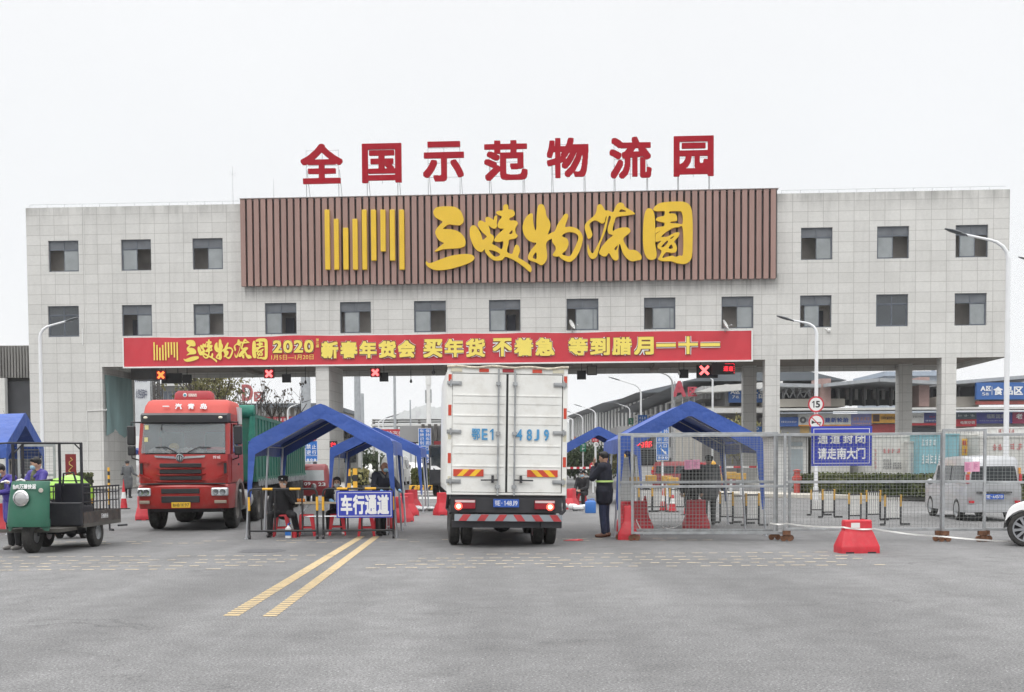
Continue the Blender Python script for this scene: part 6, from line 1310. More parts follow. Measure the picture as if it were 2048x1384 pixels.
# ---- things behind the tricycle
q = P(123, 985, 23.6); o = T('lime_hood', 'lime green plastic hood of a parked scooter cart behind the tricycle', 'scooter cart', (q.x, 23.6, 0)); lime = mat('lime_plastic', (.30, .58, .06), .35, var=.06, coat=.4)
mb = MB(); mb.loft([[(-.30, y, z0), (-.33, y, lerp(z0, z1, .5)), (-.24, y, lerp(z0, z1, .88)), (0, y, z1), (.20, y, lerp(z0, z1, .93)), (.31, y, lerp(z0, z1, .6)), (.36, y, z0)] for y, z0, z1 in ((0, .85, 1.12), (.12, .8, 1.30), (.5, .8, 1.34), (.9, .85, 1.2))]); mb.build('hood', lime, o, smooth=True, ang=60)
mb = MB(); mb.box((-.28, .1, .3), (.3, .9, .84)); mb.build('body', black_p, o, bevel=.05); [wheel(o, (s * .25, .5, .18), .18, .1) for s in (-1, 1)]
q = P(123, 985, 26); o = T('standing_banner', 'narrow dark red standing banner with a gold pattern behind the tricycle', 'banner', (q.x, 26, 0)); mb = MB(); mb.box((.1, 0, .3), (.34, .02, 1.78)); mb.build('cloth', mat('dull_banner_red', (.20, .018, .02), .6), o); mb = MB(); mb.tube([(.22 + .05 * math.sin(k * 1.9) , -.006, 1.70 - k * .05) for k in range(24)], .012, 4); mb.build('gilt_pattern', mat('banner_gold', (.6, .42, .12), .5), o); mb = MB(); mb.cyl((.17, .03, 0), (.17, .03, 1.8), .015, n=6); mb.build('pole', pole_m, o)
fence_panel('small wire screen standing behind the tricycle riders', (P(36, 950, 24.4).x, 24.4), (P(112, 950, 24.6).x, 24.6), .2, 1.98, 1.3, cast=True)
# ============================================================ the people ========================================
def pp(px, D): return (P(px, 1000, D).x, D, 0)
PX = lambda D: 2300 / D
# man standing behind the truck, back half turned, hand at his mouth
m = gp(1210, 1075)
person('person in a dark navy coat with a lime stripe, standing beside the white truck', (m[0], m[1] + .1, 0), R(-112), dict(STAND, hy=-12, hp=6, elR=(-.22, -.16, 1.16), haR=(-.03, -.20, 1.46), elL=(.22, -.18, 1.18), haL=(.04, -.22, 1.38), palmR=(0, 1, 0), toeL=(.05, -.15), toeR=(-.03, -.15)), navy, jeans, shoe_b, None, stripe=True, hair='short', long_coat=.34, scale=1.02, bulk=1.2)
# man leaning on the pipe barrier under the tent
D = 24.35
person('person in a dark jacket with a lime stripe, leaning over the blue lane sign', pp(761, D), R(38), dict(STAND, hp=8, hy=10, pelvis=(0, .05, .92), chest=(0, -.10, 1.24), neck=(0, -.15, 1.42), head=(0, -.19, 1.555), shL=(.19, -.1, 1.37), shR=(-.19, -.1, 1.37), elL=(.27, -.28, 1.15), haL=(.2, -.48, 1.05), elR=(-.30, -.2, 1.12), haR=(-.26, -.42, 1.04), knL=(.1, .05, .48), anL=(.12, .1, .08), knR=(-.1, -.05, .48), anR=(-.12, -.1, .08)), navy, darkcl, shoe_k, maskm, hair='bald', gloves=glove, stripe=True, hood=greycl, bulk=1.15, scale=.93, skin_m=mat('tanned_skin', (.33, .17, .11), .55))
# policeman seated at the pipe barrier
D = 24.25
person('person in a black police uniform and cap seated behind the pipe barrier', pp(566, D), R(2), dict(SIT, hp=10, elR=(-.28, .02, .70), haR=(-.24, -.22, .53), elL=(.24, -.05, .72), haL=(.07, -.15, .985), palmL=(0, 1, 0), knR=(-.22, -.3, .47), anR=(-.24, -.25, .08), knL=(.26, -.28, .46), anL=(.30, -.1, .1)), darkcl, darkcl, shoe_k, maskg, cap=darkcl, scale=1.0, bulk=1.12)
# woman seated at the table
D = 24.85
person('person with tied-back hair and a grey mask seated at the table', pp(674, D), R(3), dict(SIT, hp=8, elR=(-.25, -.08, .74), haR=(-.12, -.32, .76), elL=(.25, -.08, .74), haL=(.10, -.34, .75), palmR=(0, 0, -1), palmL=(0, 0, -1)), darkcl, darkcl, mat('white_shoe', (.5, .45, .45), .6), maskg, hair='tied', gloves=glove, hood=darkcl, open_front=white_p, scale=.98)
# guard on a stool beyond the truck
D = 38.5
person('person in black seated on a red stool beyond the white truck', pp(1164, D), R(-25), dict(SIT, hp=10, elR=(-.22, -.05, .68), haR=(-.14, -.3, .62), elL=(.22, -.05, .68), haL=(.06, -.3, .6)), darkcl, darkcl, shoe_k, maskm, cap=darkcl, detail=True, scale=.98)
# rider and helper at the tricycle
rl = T
person('person in a purple raincoat over camouflage sitting on the cargo tricycle', (-8.60, 20.7, .44), R(-32), dict(SIT, hp=14, hy=-30, elR=(-.24, -.06, .72), haR=(-.26, -.32, .80), elL=(.26, -.05, .70), haL=(.22, -.34, .82), palmL=(0, 0, -1), palmR=(0, 0, -1), knL=(.17, -.3, .35), anL=(.17, -.3, .06), knR=(-.12, -.3, .35), anR=(-.12, -.3, .06)), purple, darkcl, shoe_k, maskm, hair='short', gloves=white_p, open_front=camo, hood=purple, long_coat=.5, scale=.98)
person('person in a purple raincoat bending beside the tricycle cowl', (P(24, 1000, 20.9).x, 20.95, 0), R(-30), dict(STAND, hp=24, hy=-15, chest=(0, -.12, 1.22), neck=(0, -.20, 1.37), head=(0, -.26, 1.49), shL=(.18, -.13, 1.34), shR=(-.18, -.13, 1.34), elR=(-.36, -.25, 1.12), haR=(-.52, -.42, 1.0), elL=(.25, -.28, 1.1), haL=(.24, -.5, 1.08)), purple, darkcl, mat('grey_shoe', (.25, .24, .23), .6), maskm, hair='short', hood=purple, open_front=camo, long_coat=.75, scale=.97)
# pedestrian by the pier, back turned
q = G(256, 996)
person('person in a long grey coat walking away beside the pier', (q.x, q.y, 0), R(175), dict(STAND, elR=(-.28, .0, 1.12), haR=(-.40, -.1, 1.02), elL=(.26, .02, 1.1), haL=(.1, -.2, 1.1)), greycl, darkcl, shoe_k, None, long_coat=.9, detail=True, scale=1.0)
# two people beyond the mesh fence
D = 27.0
person('person in a black coat, back turned, behind the pink papers', pp(1383, D), R(170), STAND, darkcl, darkcl, shoe_k, None, detail=True, scale=.92, bulk=1.15)
person('person in a dark grey coat, back turned, next to the black-coated one', pp(1418, D + .3), R(185), STAND, greycl, darkcl, shoe_k, None, detail=True, scale=.98, long_coat=.4, bulk=1.15)
# far figures
q = G(741, 947); person('person in dark clothes far down the lane behind the tents', (q.x, q.y, 0), R(10), STAND, mat('teal_cloth', (.03, .05, .06), .8), darkcl, shoe_k, None, detail=False, scale=.95)
# ============================================================ beyond the gate ===================================
beige = mat('beige_render', (.46, .43, .38), .9, var=.08, scale=.4, streak=.3); greyw = mat('grey_render', (.30, .30, .30), .9, var=.1, scale=.5, streak=.3); dkroof = mat('dark_roof_steel', (.11, .125, .14), .6, var=.15, scale=.3); hallin = mat('hall_interior', (.05, .055, .065), .8); brick = mat('pink_brick', (.36, .245, .225), .9, var=.1, scale=2); whitey = mat('offwhite_panel', (.60, .60, .58), .7, var=.06); signred = mat('sign_board_red', (.46, .03, .045), .5, var=.08); signblu = mat('sign_board_blue', (.035, .12, .36), .5, var=.05)
def rc(px0, px1, py0, py1, D): a, b_ = P(px0, py1, D), P(px1, py0, D); return a.x, b_.x, a.z, b_.z
def slab(mb, px0, px1, py0, py1, D, d=.3, m=0, z0=None):
    x0, x1, za, zb = rc(px0, px1, py0, py1, D); mb.box((x0, D, za if z0 is None else z0), (x1, D + d, zb), m); return x0, x1, za, zb
def words(parent, body, px0, px1, py0, py1, D, m, weight=.0, d=.02, name='lettering', gap=.12):
    x0, x1, z0, z1 = rc(px0, px1, py0, py1, D); mb = MB(); mb.chars(body, (x0, D - .002, z0), (1, 0, 0), (0, 0, 1), x1 - x0, z1 - z0, d, 0, weight, gap); return mb.build(name, m, parent)
def marks(parent, px0, px1, py0, py1, D, m, n=6, seed=1, rows=1, name='faded_lettering'):
    """writing too worn or small to read: rows of short brush marks"""
    rnd = random.Random(seed); mb = MB(); x0, x1, z0, z1 = rc(px0, px1, py0, py1, D); cw = (x1 - x0) / n; ch = (z1 - z0) / rows
    for r in range(rows):
        for i in range(n):
            for k in range(3):
                a = x0 + cw * (i + .08 + .25 * rnd.random()); b_ = min(x0 + cw * (i + .9), a + cw * (.3 + .5 * rnd.random())); z = z0 + ch * (r + .12 + .7 * (k + rnd.random() * .4) / 3); mb.box((a, D - .012 - .001 * k, z), (b_, D - .002, z + ch * .1))
            a = x0 + cw * (i + .2 + .5 * rnd.random()); mb.box((a, D - .016, z0 + ch * (r + .1)), (a + cw * .12, D - .002, z0 + ch * (r + .85)))
    return mb.build(name, m, parent)

# ---- trees and hedges
bark = mat('tree_bark', (.11, .095, .08), .95, var=.3, scale=5)
def leafmat(name, a, b_):
    m = bpy.data.materials.new(name); m.use_nodes = True; n = m.node_tree.nodes; l = m.node_tree.links; p = n['Principled BSDF']
    t = n.new('ShaderNodeTexCoord'); no = n.new('ShaderNodeTexNoise'); no.inputs['Scale'].default_value = 1.1; no.inputs['Detail'].default_value = 5; l.new(t.outputs['Object'], no.inputs['Vector'])
    r = n.new('ShaderNodeMapRange'); r.inputs['From Min'].default_value = .35; r.inputs['From Max'].default_value = .65; l.new(no.outputs['Fac'], r.inputs[0])
    mx = n.new('ShaderNodeMix'); mx.data_type = 'RGBA'; l.new(r.outputs[0], mx.inputs['Factor']); mx.inputs['A'].default_value = (*a, 1); mx.inputs['B'].default_value = (*b_, 1); l.new(mx.outputs['Result'], p.inputs['Base Color']); p.inputs['Roughness'].default_value = .7; p.inputs['Specular IOR Level'].default_value = .2
    return m
leaf_g = leafmat('leaf_green', (.055, .075, .028), (.13, .14, .05)); leaf_y = leafmat('leaf_olive', (.19, .19, .08), (.34, .31, .14)); leaf_d = leafmat('leaf_dark', (.025, .04, .02), (.06, .08, .035)); leaf_b = leafmat('leaf_dead', (.17, .13, .10), (.28, .22, .17))
def leaves(mb, pts, size, rnd):
    for c in pts:
        s = size * rnd.uniform(.6, 1.3); M = Euler((rnd.uniform(0, 6.3), rnd.uniform(0, 6.3), rnd.uniform(0, 6.3))).to_matrix()
        mb.add([c + M @ Vector(q) * s for q in ((-.5, -.3, 0), (.5, -.3, .1), (.6, .3, 0), (-.4, .3, .12))], [(0, 1, 2, 3)])
def tree(label, loc, h, crown, seed, lm, nleaf=2500, lsize=.16, bare=False, spread=1.0, t0=.3, r0=.13, group=None, name='tree'):
    rnd = random.Random(seed); o = T(name, label, 'tree', loc, 0, group); mb = MB(); tips = []; allp = []
    def grow(p, d, ln, r, lv):
        pts = [p]; q = p.copy(); dd = d.copy()
        for k in range(4):
            dd = (dd + Vector((rnd.uniform(-.22, .22), rnd.uniform(-.22, .22), rnd.uniform(-.05, .2)))).normalized(); q = q + dd * ln / 4; pts.append(q.copy())
        mb.tube(pts, r, 5 if lv else 7, r1=r * .55, caps=False); allp.extend(pts[1:])
        if lv >= 3: tips.append(q); return
        for k in range(rnd.randint(3, 4) if lv else 5):
            t = rnd.uniform(.45, 1.0); b_ = pts[min(4, int(t * 4))]; a = rnd.uniform(0, 6.28); e = Vector((math.cos(a) * spread, math.sin(a) * spread, rnd.uniform(.25, 1.0))).normalized(); grow(b_, (dd * .55 + e * .75).normalized(), ln * rnd.uniform(.5, .72), r * .5, lv + 1)
    grow(Vector((0, 0, 0)), Vector((0, 0, 1)), h * t0 * 1.4, r0, 0)
    mb.build('trunk', bark, o, smooth=True)
    lb = MB(); src = tips + allp[len(allp) // 4:]
    if not bare:
        cl = [s for s in src if s.z > h * t0 * .8]; pts = []
        for i in range(nleaf): c = rnd.choice(cl); pts.append(c + Vector((rnd.gauss(0, crown), rnd.gauss(0, crown), rnd.gauss(0, crown * .8))))
        leaves(lb, pts, lsize, rnd)
    else:
        for t in tips:
            if rnd.random() < .48:
                leaves(lb, [t + Vector((rnd.gauss(0, .1), rnd.gauss(0, .1), rnd.gauss(-.05, .1))) for _ in range(6)], lsize, rnd)
    if lb.v: lb.build('crown', lm, o)
    return o
def base(px, D): p = P(px, 1000, D); return (p.x, D, 0)
tree('large leafy tree with a dark forked trunk behind the red lorry', base(432, 86), 13.0, .75, 3, leaf_y, 2000, .2, t0=.40, r0=.24, spread=1.0)
tree('olive bushy tree between the lorry and the bare tree', base(480, 92), 8.0, .7, 11, leaf_y, 2400, .26, r0=.16)
tree('bare tree with brown leaf clumps, nearer the letter D', base(515, 84), 10.0, .4, 21, leaf_b, bare=True, lsize=.13, r0=.12, t0=.34)
tree('bare tree with brown leaf clumps, nearer the mid pillar', base(562, 80), 9.0, .4, 33, leaf_b, bare=True, lsize=.14, r0=.11, t0=.34)
tree('leafless tree in front of the dark slatted hall', base(28, 80), 7.5, .3, 41, leaf_b, bare=True, lsize=.05, r0=.13, spread=1.3, t0=.32)
tree('olive tree behind the fence-side tent and rear columns', base(1478, 92), 6.0, .6, 51, leaf_y, 2200, .22, r0=.13)
tree('olive tree between the two nearer columns', base(1518, 96), 5.6, .5, 52, leaf_y, 1600, .22, r0=.13)
for k, (px, D, h, l_) in enumerate(((1150, 96, 4.6, 'dark bushy tree at the truck edge beyond the small tent'), (1212, 100, 5.2, 'dark rounded tree behind the small tent'), (1240, 110, 4.8, 'dark tree partly behind the fence-side tent'), (1178, 120, 5.5, 'grey-green tree deep between lamps'), (745, 120, 4.2, 'dark bushy tree at the end of the lane behind the minibus'), (705, 100, 4.6, 'dark tree behind the second tent'), (1268, 86, 6.0, 'round olive tree rising by the blue direction signs'))):
    tree(l_, base(px, D), h, .6, 60 + k, leaf_d if k != 6 else leaf_y, 1500, .24, r0=.12, t0=.2)
def hedge(label, p0, p1, d, h, lm=leaf_g, n=1500, sz=.07, z=.0):
    p0, p1 = Vector(p0), Vector(p1); L_ = (p1 - p0).length; a = math.atan2(p1.y - p0.y, p1.x - p0.x); o = T('hedge', label, 'hedge', (p0.x, p0.y, z), a); rnd = random.Random(int(L_ * 77))
    mb = MB(); mb.box((.08, .08, 0), (L_ - .08, d - .08, h - .1)); mb.build('stems', mat('hedge_core', (.02, .028, .012), .95), o)
    mb = MB(); pts = []
    for i in range(n):
        f = rnd.random()
        if f < .55: q = Vector((rnd.uniform(0, L_), rnd.uniform(0, .1), rnd.uniform(.05, h)))
        elif f < .9: q = Vector((rnd.uniform(0, L_), rnd.uniform(0, d), h - rnd.uniform(0, .12) + .05 * math.sin(i)))
        else: q = Vector((rnd.choice((0, L_)) + rnd.uniform(-.05, .05), rnd.uniform(0, d), rnd.uniform(.05, h)))
        pts.append(q)
    leaves(mb, pts, sz * 1.6, rnd); mb.build('foliage', lm, o); return o
a, b_ = G(1596, 994), G(1900, 1012); hedge('long clipped hedge behind the fence on a pale kerb', (a.x, a.y + .8, 0), (b_.x + 2, b_.y + .6, 0), 2.2, .78, leaf_g, 6500, .075, .16)
mb = MB(); mb.poly([(a.x - 3, a.y + .9, .001), (b_.x + 6, b_.y + .1, .001), (b_.x + 6, b_.y + 4.2, .001), (a.x - 3, a.y + 4.4, .001)], (0, 0, .16)); S(mb.build('planter_kerb', mat('pale_kerb_stone', (.52, .49, .43), .85, var=.1, scale=2, bump=.2), bevel=.02), kind='structure')
a = G(820, 981); b_ = G(893, 981); hedge('square clipped hedge beyond the tents, behind striped kerbs', (a.x, a.y + 1, 0), (b_.x + .8, a.y + 1, 0), 5.0, 1.05, leaf_g, 3000, .09, .1)
for i in range(6):
    x0 = a.x - .1 + i * .46; o = T('kerb_block', 'yellow and black painted kerb block before the square hedge', 'kerb', (x0, a.y + .5, 0), 0, 'painted kerb blocks')
    mb = MB(); mb.box((0, 0, 0), (.44, .35, .27)); mb.build('block', yellow_p, o, bevel=.04); mb = MB(); mb.poly([(.10, -.003, .02), (.24, -.003, .02), (.34, -.003, .25), (.2, -.003, .25)], (0, -.004, 0)); mb.build('black_stripe', black_p, o)
a = G(700, 990); b_ = G(742, 950); mb = MB(); mb.poly([(a.x - 1.5, a.y, .001), (a.x + .2, a.y, .001), (b_.x + .2, b_.y, .001), (b_.x - 2.2, b_.y, .001)], (0, 0, .30)); S(mb.build('lane_island', concrete, bevel=.04), kind='structure')
hedge('narrow hedge along the lane island behind the second tent', (a.x - .1, a.y + 8, 0), (b_.x - .2, b_.y - 8, 0), 1.0, .8, leaf_y, 1400, .1, .3)
for px, D, h, l_ in ((697, 52, 1.3, 'yellow and black barrier post by the second tent'), (711, 57, 1.0, 'short yellow and black post farther along the lane island')):
    p = P(px, 1000, D); o = T('guard_post', l_, 'post', (p.x, D, .3), 0, 'guard posts on the lane island')
    for i in range(int(h / .32)): mb = MB(); mb.box((-.1, -.1, i * .32), (.1, .1, i * .32 + .318)); mb.build('band', yellow_p if i % 2 == 0 else black_p, o)

# ---- left of the gate
hall = T('slatted_hall', 'dark hall with a grey slatted upper storey beside the gatehouse', 'building'); D = 92
mb = MB(); slab(mb, -90, 75, 762, 960, D, 10, z0=0); mb.build('wall', mat('dark_hall_wall', (.045, .047, .055), .6, var=.25, scale=.5), hall)
mb = MB(); x0, x1, za, zb = rc(-90, 75, 692, 757, D); x = x0
while x < x1: mb.box((x, D - .5, za), (x + .15, D, zb)); x += .235
mb.box((x0, D - .05, za + .1), (x1, D + 8, zb - .35)); mb.build('slat_screen', mat('weathered_slat', (.17, .165, .155), .8, var=.25, scale=.8, streak=.2), hall)
mb = MB(); slab(mb, -90, 9, 756, 960, D - .9, .5, z0=0); mb.build('pillar', whitey, hall)
D = 97; vb = T('hanging_banner', 'tall white banner with dark characters between pier and lorry', 'banner'); mb = MB(); x0, x1, za, zb = slab(mb, 269, 300, 757, 872, D, .05); mb.build('cloth', mat('white_banner', (.66, .68, .70), .7, var=.06), vb)
words(vb, '火热招商中', 272, 294, 778, 797, D, mat('banner_ink', (.05, .06, .13), .6), 0.0, gap=.02); marks(vb, 270, 295, 759, 765, D, mat('banner_ink', (0, 0, 0)), 7, 3)
mb = MB(); mb.cyl((x0 - .15, D + .1, 0), (x0 - .15, D + .1, zb + .1), .07, n=6); mb.cyl((x1 + .1, D + .1, 0), (x1 + .1, D + .1, zb + .1), .05, n=6); mb.build('post', steel, vb)
D = 99; ms = T('lattice_mast', 'dark steel lattice mast next to the white hanging banner', 'mast'); mb = MB(); x0, x1, za, zb = rc(301, 318, 742, 840, D)
for q in (x0, (x0 + x1) / 2, x1): mb.bar((q, D, 0), (q, D, zb), .12, .12, up=(0, 1, 0)); mb.bar((q, D + .8, 0), (q, D + .8, zb), .1, .1, up=(0, 1, 0))
z = 2.0; k = 0
while z < zb: mb.bar((x0, D - .01, z), (x1, D - .01, z + .45), .09, .07); mb.bar((x0, D - .013, z + .45), (x1, D - .013, z), .09, .07); mb.bar((x0, D + .8, z), (x1, D + .8, z + .45), .08, .06); z += .5
mb.build('lattice', mat('mast_steel', (.07, .065, .06), .7), ms)
D = 130; bl = T('flat_roofed_block', 'low grey block with dark windows behind the lattice mast', 'building'); mb = MB(); slab(mb, 300, 400, 770, 900, D, 12, z0=0); mb.build('wall', greyw, bl); mb = MB(); slab(mb, 296, 404, 766, 772, D - .8, 13); mb.build('roof', whitey, bl)
for k in range(8): mb = MB(); slab(mb, 318 + k * 9.5, 325 + k * 9.5, 783, 812, D - .05, .04); mb.build('window', mat('far_window', (.10, .12, .15), .2), bl)

# ---- zone D market hall and the roof letters
D = 150; zd = T('market_hall', 'long beige market hall with red shop boards behind bare trees', 'building'); mb = MB(); slab(mb, 488, 655, 815, 905, D, 30, z0=0); mb.build('wall', beige, zd)
mb = MB(); slab(mb, 484, 658, 806, 815, D - 1.5, 33); mb.build('roof', dkroof, zd)
x0, x1, za, zb = rc(492, 650, 815, 832, D)
x = x0
while x < x1: mb = MB(); mb.box((x, D - .5, za), (x + .28, D - .1, zb)); mb.build('column', whitey, zd); x += .8
mb = MB(); slab(mb, 498, 650, 833, 845, D - .6, .3); rb = mb.build('shop_board', signred, zd); marks(zd, 505, 640, 835, 843, D - .62, white_t, 18, 5)
mb = MB(); slab(mb, 492, 650, 850, 905, D - .2, .15, z0=0); mb.build('shop_front', hallin, zd)
for ch, px0, px1, py0, py1, l_ in (('D', 485, 506, 769, 802, 'large red letter D above the hall behind bare trees'), ('区', 509, 527, 784, 803, 'small red zone character next to the letter D')):
    o = T('zone_letter', l_, 'sign letter', group='red zone letters'); words(o, ch, px0, px1, py0, py1, 148.0, mat('hazed_red', (.46, .11, .11), .6), .03, .3, 'character'); mb = MB(); x0, x1, za, zb = rc(px0, px1, py0, py1, 148)  # red paled so the colour itself carries the distance haze
    for q in (.2, .8): mb.cyl((lerp(x0, x1, q), 148.2, za - 2.5), (lerp(x0, x1, q), 148.2, zb), .05, n=5)
    mb.build('support_frame', thin, o)
# ---- poles and masts
polem = mat('mast_pale_steel', (.40, .42, .44), .6, .2)
for px0, px1, pyt, D, l_, kind in ((603, 619, 640, 120, 'thick grey steel mast beside the mid pillar', 0), (709.5, 719.5, 640, 125, 'grey steel mast under the third lane cross', 0), (787.5, 790.5, 640, 110, 'thin dark pole beyond the second tent', 0), (853, 861, 700, 135, 'white cell mast with antennas behind the blue entry sign', 1), (722, 728, 787, 140, 'short pale chimney behind the checkpoint tent ridge', 0), (819.5, 822, 800, 140, 'slim pole topped by a small lamp near the hill', 0)):
    x0, x1, za, zb = rc(px0, px1, pyt, 860, D); c = (x0 + x1) / 2; r = (x1 - x0) / 2; o = T('mast', l_, 'mast', (c, D, 0), 0, 'masts and poles beyond the gate')
    mb = MB(); mb.cyl((0, 0, 0), (0, 0, zb), r * 1.12, r * .9, n=14); mb.build('shaft', polem if kind != 1 else white_p, o, smooth=True, ang=50)
    if kind == 1:
        mb = MB()
        for k in range(3): z = P(857, 785 + 9 * k, D).z; mb.cyl((-.28, 0, z), (.28, 0, z), .05, n=6); mb.box((-.4, -.15, z - .2), (-.25, .1, z + .3)); mb.box((.22, -.15, z - .15), (.36, .1, z + .35))
        mb.build('antenna', steel, o)
        mb = MB(); z = P(857, 770, D).z; mb.cyl((0, 0, z), (0, 0, zb), r * 1.25, n=14); mb.build('radome', white_p, o, smooth=True, ang=50)
# ---- hill, flyover
def ridge(label, prof, D, d, m):
    mb = MB(); n = len(prof); v = []
    for k in range(9):
        t = k / 8; hgt_ = math.sin(math.pi * min(1, t * 1.0)) if k not in (0, 8) else 0
        for i, (px, py) in enumerate(prof):
            p = P(px, py, D); v.append((p.x + 14 * math.sin(i * 1.7 + k), D + d * (t - .5), max(-2, p.z * hgt_ + 3 * math.sin(i * 2.3 + k * 1.3) * hgt_)))
    mb.add(v, [(k * n + i, k * n + i + 1, (k + 1) * n + i + 1, (k + 1) * n + i) for k in range(8) for i in range(n - 1)]); return S(mb.build('hill', m, smooth=True, ang=180), kind='structure')
rndh = random.Random(31)
def bumpy(prof, k=7):
    out = []
    for (a, b_) in zip(prof[:-1], prof[1:]):
        for i in range(k): t = i / k; out.append((lerp(a[0], b_[0], t), lerp(a[1], b_[1], t) + rndh.uniform(-1.3, 1.3)))
    return out + [prof[-1]]
ridge('', bumpy([(700, 905), (745, 872), (775, 846), (800, 828), (822, 819), (842, 815), (852, 811), (868, 815), (890, 814), (930, 812), (980, 820), (1040, 830), (1100, 838), (1160, 850), (1230, 905)]), 3700, 900, mat('hill_wood', (.05, .07, .05), .95, var=.4, scale=.012, bump=1.0, bscale=.03))
ridge('', bumpy([(-300, 905), (0, 870), (300, 862), (500, 866), (650, 858), (760, 872), (900, 880), (1000, 905)]), 4100, 700, mat('hill_wood', (0, 0, 0)))
D = 260; fl = T('flyover', 'pale elevated road crossing in front of the hill', 'flyover'); mb = MB()
for py0, py1 in ((837, 839), (841, 843.5), (846, 852)): slab(mb, 742, 1010, py0, py1, D, 9)
mb.build('deck', whitey, fl)
for k in range(6): mb = MB(); slab(mb, 745 + k * 46, 748 + k * 46, 838, 900, D + 2, 2, z0=0); mb.build('pier', concrete, fl)
# ---- toll canopies, booths, lane signs
def toll(label, px0, px1, pyt, pys, pyb, D):
    o = T('toll_canopy', label, 'canopy'); mb = MB(); slab(mb, px0, px1, pyt + 3, pys, D, 5); mb.build('roof', greyw, o); mb = MB(); x0, x1, za, zb = rc(px0 + .45 * (px1 - px0), px1, pyt, pys - 3, D - .4); x = x0
    while x < x1: mb.box((x, D - .42, za), (x + .16, D - .01, zb)); x += .36
    mb.build('slats', mat('toll_slat', (.09, .085, .08), .7), o); mb = MB(); slab(mb, px0 + .5 * (px1 - px0), px1 - 4, pys + .2, pyb, D + .8, 2.4, z0=.1); b_ = mb.build('booth', whitey, o)
    mb = MB(); slab(mb, px0 + .53 * (px1 - px0), px1 - 8, pys + 12, pys + 45, D + .74, .05); mb.build('window', glass_v, o); return o
toll('grey toll canopy with dark slats behind the blue entry sign', 800, 896, 848, 884, 968, 66)
toll('grey toll canopy with dark slats behind the wire fence end', 1236, 1322, 849, 886, 968, 62)
toll('grey toll canopy behind the mid pillar', 640, 720, 850, 880, 968, 84)
for px0, px1, py0, py1, D, tx, l_ in ((865, 882, 891, 902, 64, '台', 'small lit red dot display under the toll canopy by the truck'), (1272, 1304, 882, 895, 60, '内部', 'lit red dot display behind the wire fence'), (661, 672, 884, 893, 70, '台', 'small lit red dot display on the mid pillar')):
    o = T('dot_display', l_, 'display', group='lit dot displays at the toll booths'); mb = MB(); slab(mb, px0 - 2, px1 + 2, py0 - 2, py1 + 2, D, .2); mb.build('housing', blackbox, o); words(o, tx, px0, px1, py0, py1, D - .03, led_red)
def lane_board(label, px0, px1, py0, py1, D, kind):
    o = T('lane_board', label, 'road sign', group='blue entry boards'); x0, x1, z0, z1 = rc(px0, px1, py0, py1, D); mb = MB(); mb.box((x0, D, z0), (x1, D + .06, z1)); mb.build('panel', blue_rd, o)
    mb = MB(); t = (x1 - x0) * .035
    for a, b_ in (((x0, z0), (x1, z0 + t)), ((x0, z1 - t), (x1, z1)), ((x0, z0 + t), (x0 + t, z1 - t)), ((x1 - t, z0 + t), (x1, z1 - t))): mb.box((a[0], D - .012, a[1]), (b_[0], D - .001, b_[1]))
    w_, h_ = x1 - x0, z1 - z0
    def col(txt, fx_, fz, cw, pitch):
        for i, ch in enumerate(txt): mb.text(ch, (x0 + w_ * fx_, D - .002, z1 - h_ * (fz + pitch * (i + .86))), (1, 0, 0), (0, 0, 1), w_ * cw, h_ * pitch * .82, .01, 0, 0)
    if kind == 'entry':
        mb.box((x0, D - .012, z0 + h_ * .475), (x1, D - .001, z0 + h_ * .49)); col('车牌识别', .12, .03, .32, .115); col('保持车距', .58, .03, .32, .115)
        mb.text('入', (x0 + w_ * .2, D - .002, z0 + h_ * .36), (1, 0, 0), (0, 0, 1), w_ * .27, h_ * .09, .01); mb.text('口', (x0 + w_ * .58, D - .002, z0 + h_ * .36), (1, 0, 0), (0, 0, 1), w_ * .24, h_ * .085, .01)
        mb.bar((x0 + w_ * .35, D - .007, z0 + h_ * .33), (x0 + w_ * .72, D - .007, z0 + h_ * .2), .008, w_ * .09); mb.poly([(x0 + w_ * .8, D - .002, z0 + h_ * .165), (x0 + w_ * .58, D - .002, z0 + h_ * .2), (x0 + w_ * .76, D - .002, z0 + h_ * .26)], (0, -.01, 0))
        mb.box((x0, D - .012, z0 + h_ * .14), (x1, D - .001, z0 + h_ * .15))
    else:
        mb.text('禁', (x0 + w_ * .10, D - .002, z0 + h_ * .60), (1, 0, 0), (0, 0, 1), w_ * .36, h_ * .22, .01); mb.text('止', (x0 + w_ * .55, D - .002, z0 + h_ * .60), (1, 0, 0), (0, 0, 1), w_ * .34, h_ * .21, .01); mb.text('逆', (x0 + w_ * .10, D - .002, z0 + h_ * .33), (1, 0, 0), (0, 0, 1), w_ * .36, h_ * .22, .01); mb.text('行', (x0 + w_ * .55, D - .002, z0 + h_ * .33), (1, 0, 0), (0, 0, 1), w_ * .34, h_ * .21, .01); mb.box((x0, D - .012, z0 + h_ * .27), (x1, D - .001, z0 + h_ * .285))
    for q in (.22, .5, .78): mb.lathe([(w_ * .045, .008), (w_ * .10, .008)], (x0 + w_ * q, D - .001, z0 + h_ * .075), (0, -1, 0), 14)
    mb.build('lettering', white_t, o); mb = MB(); c = (x0 + x1) / 2; mb.cyl((c, D + .1, 0), (c, D + .1, z1), .05, n=8); mb.build('post', lampw, o)
    if kind != 'entry': mb = MB(); mb.lathe([(.001, .02), (w_ * .34, .02), (w_ * .34, 0)], (c + w_ * .12, D - .02, z1 + w_ * .3), (0, -1, 0), 24, caps=True); d = mb.build('prohibition_disc', mat('sign_red', (0, 0, 0)), o); mb = MB(); mb.box((c - w_ * .1, D - .05, z1 + w_ * .25), (c + w_ * .34, D - .041, z1 + w_ * .36)); mb.build('bar', white_t, d)
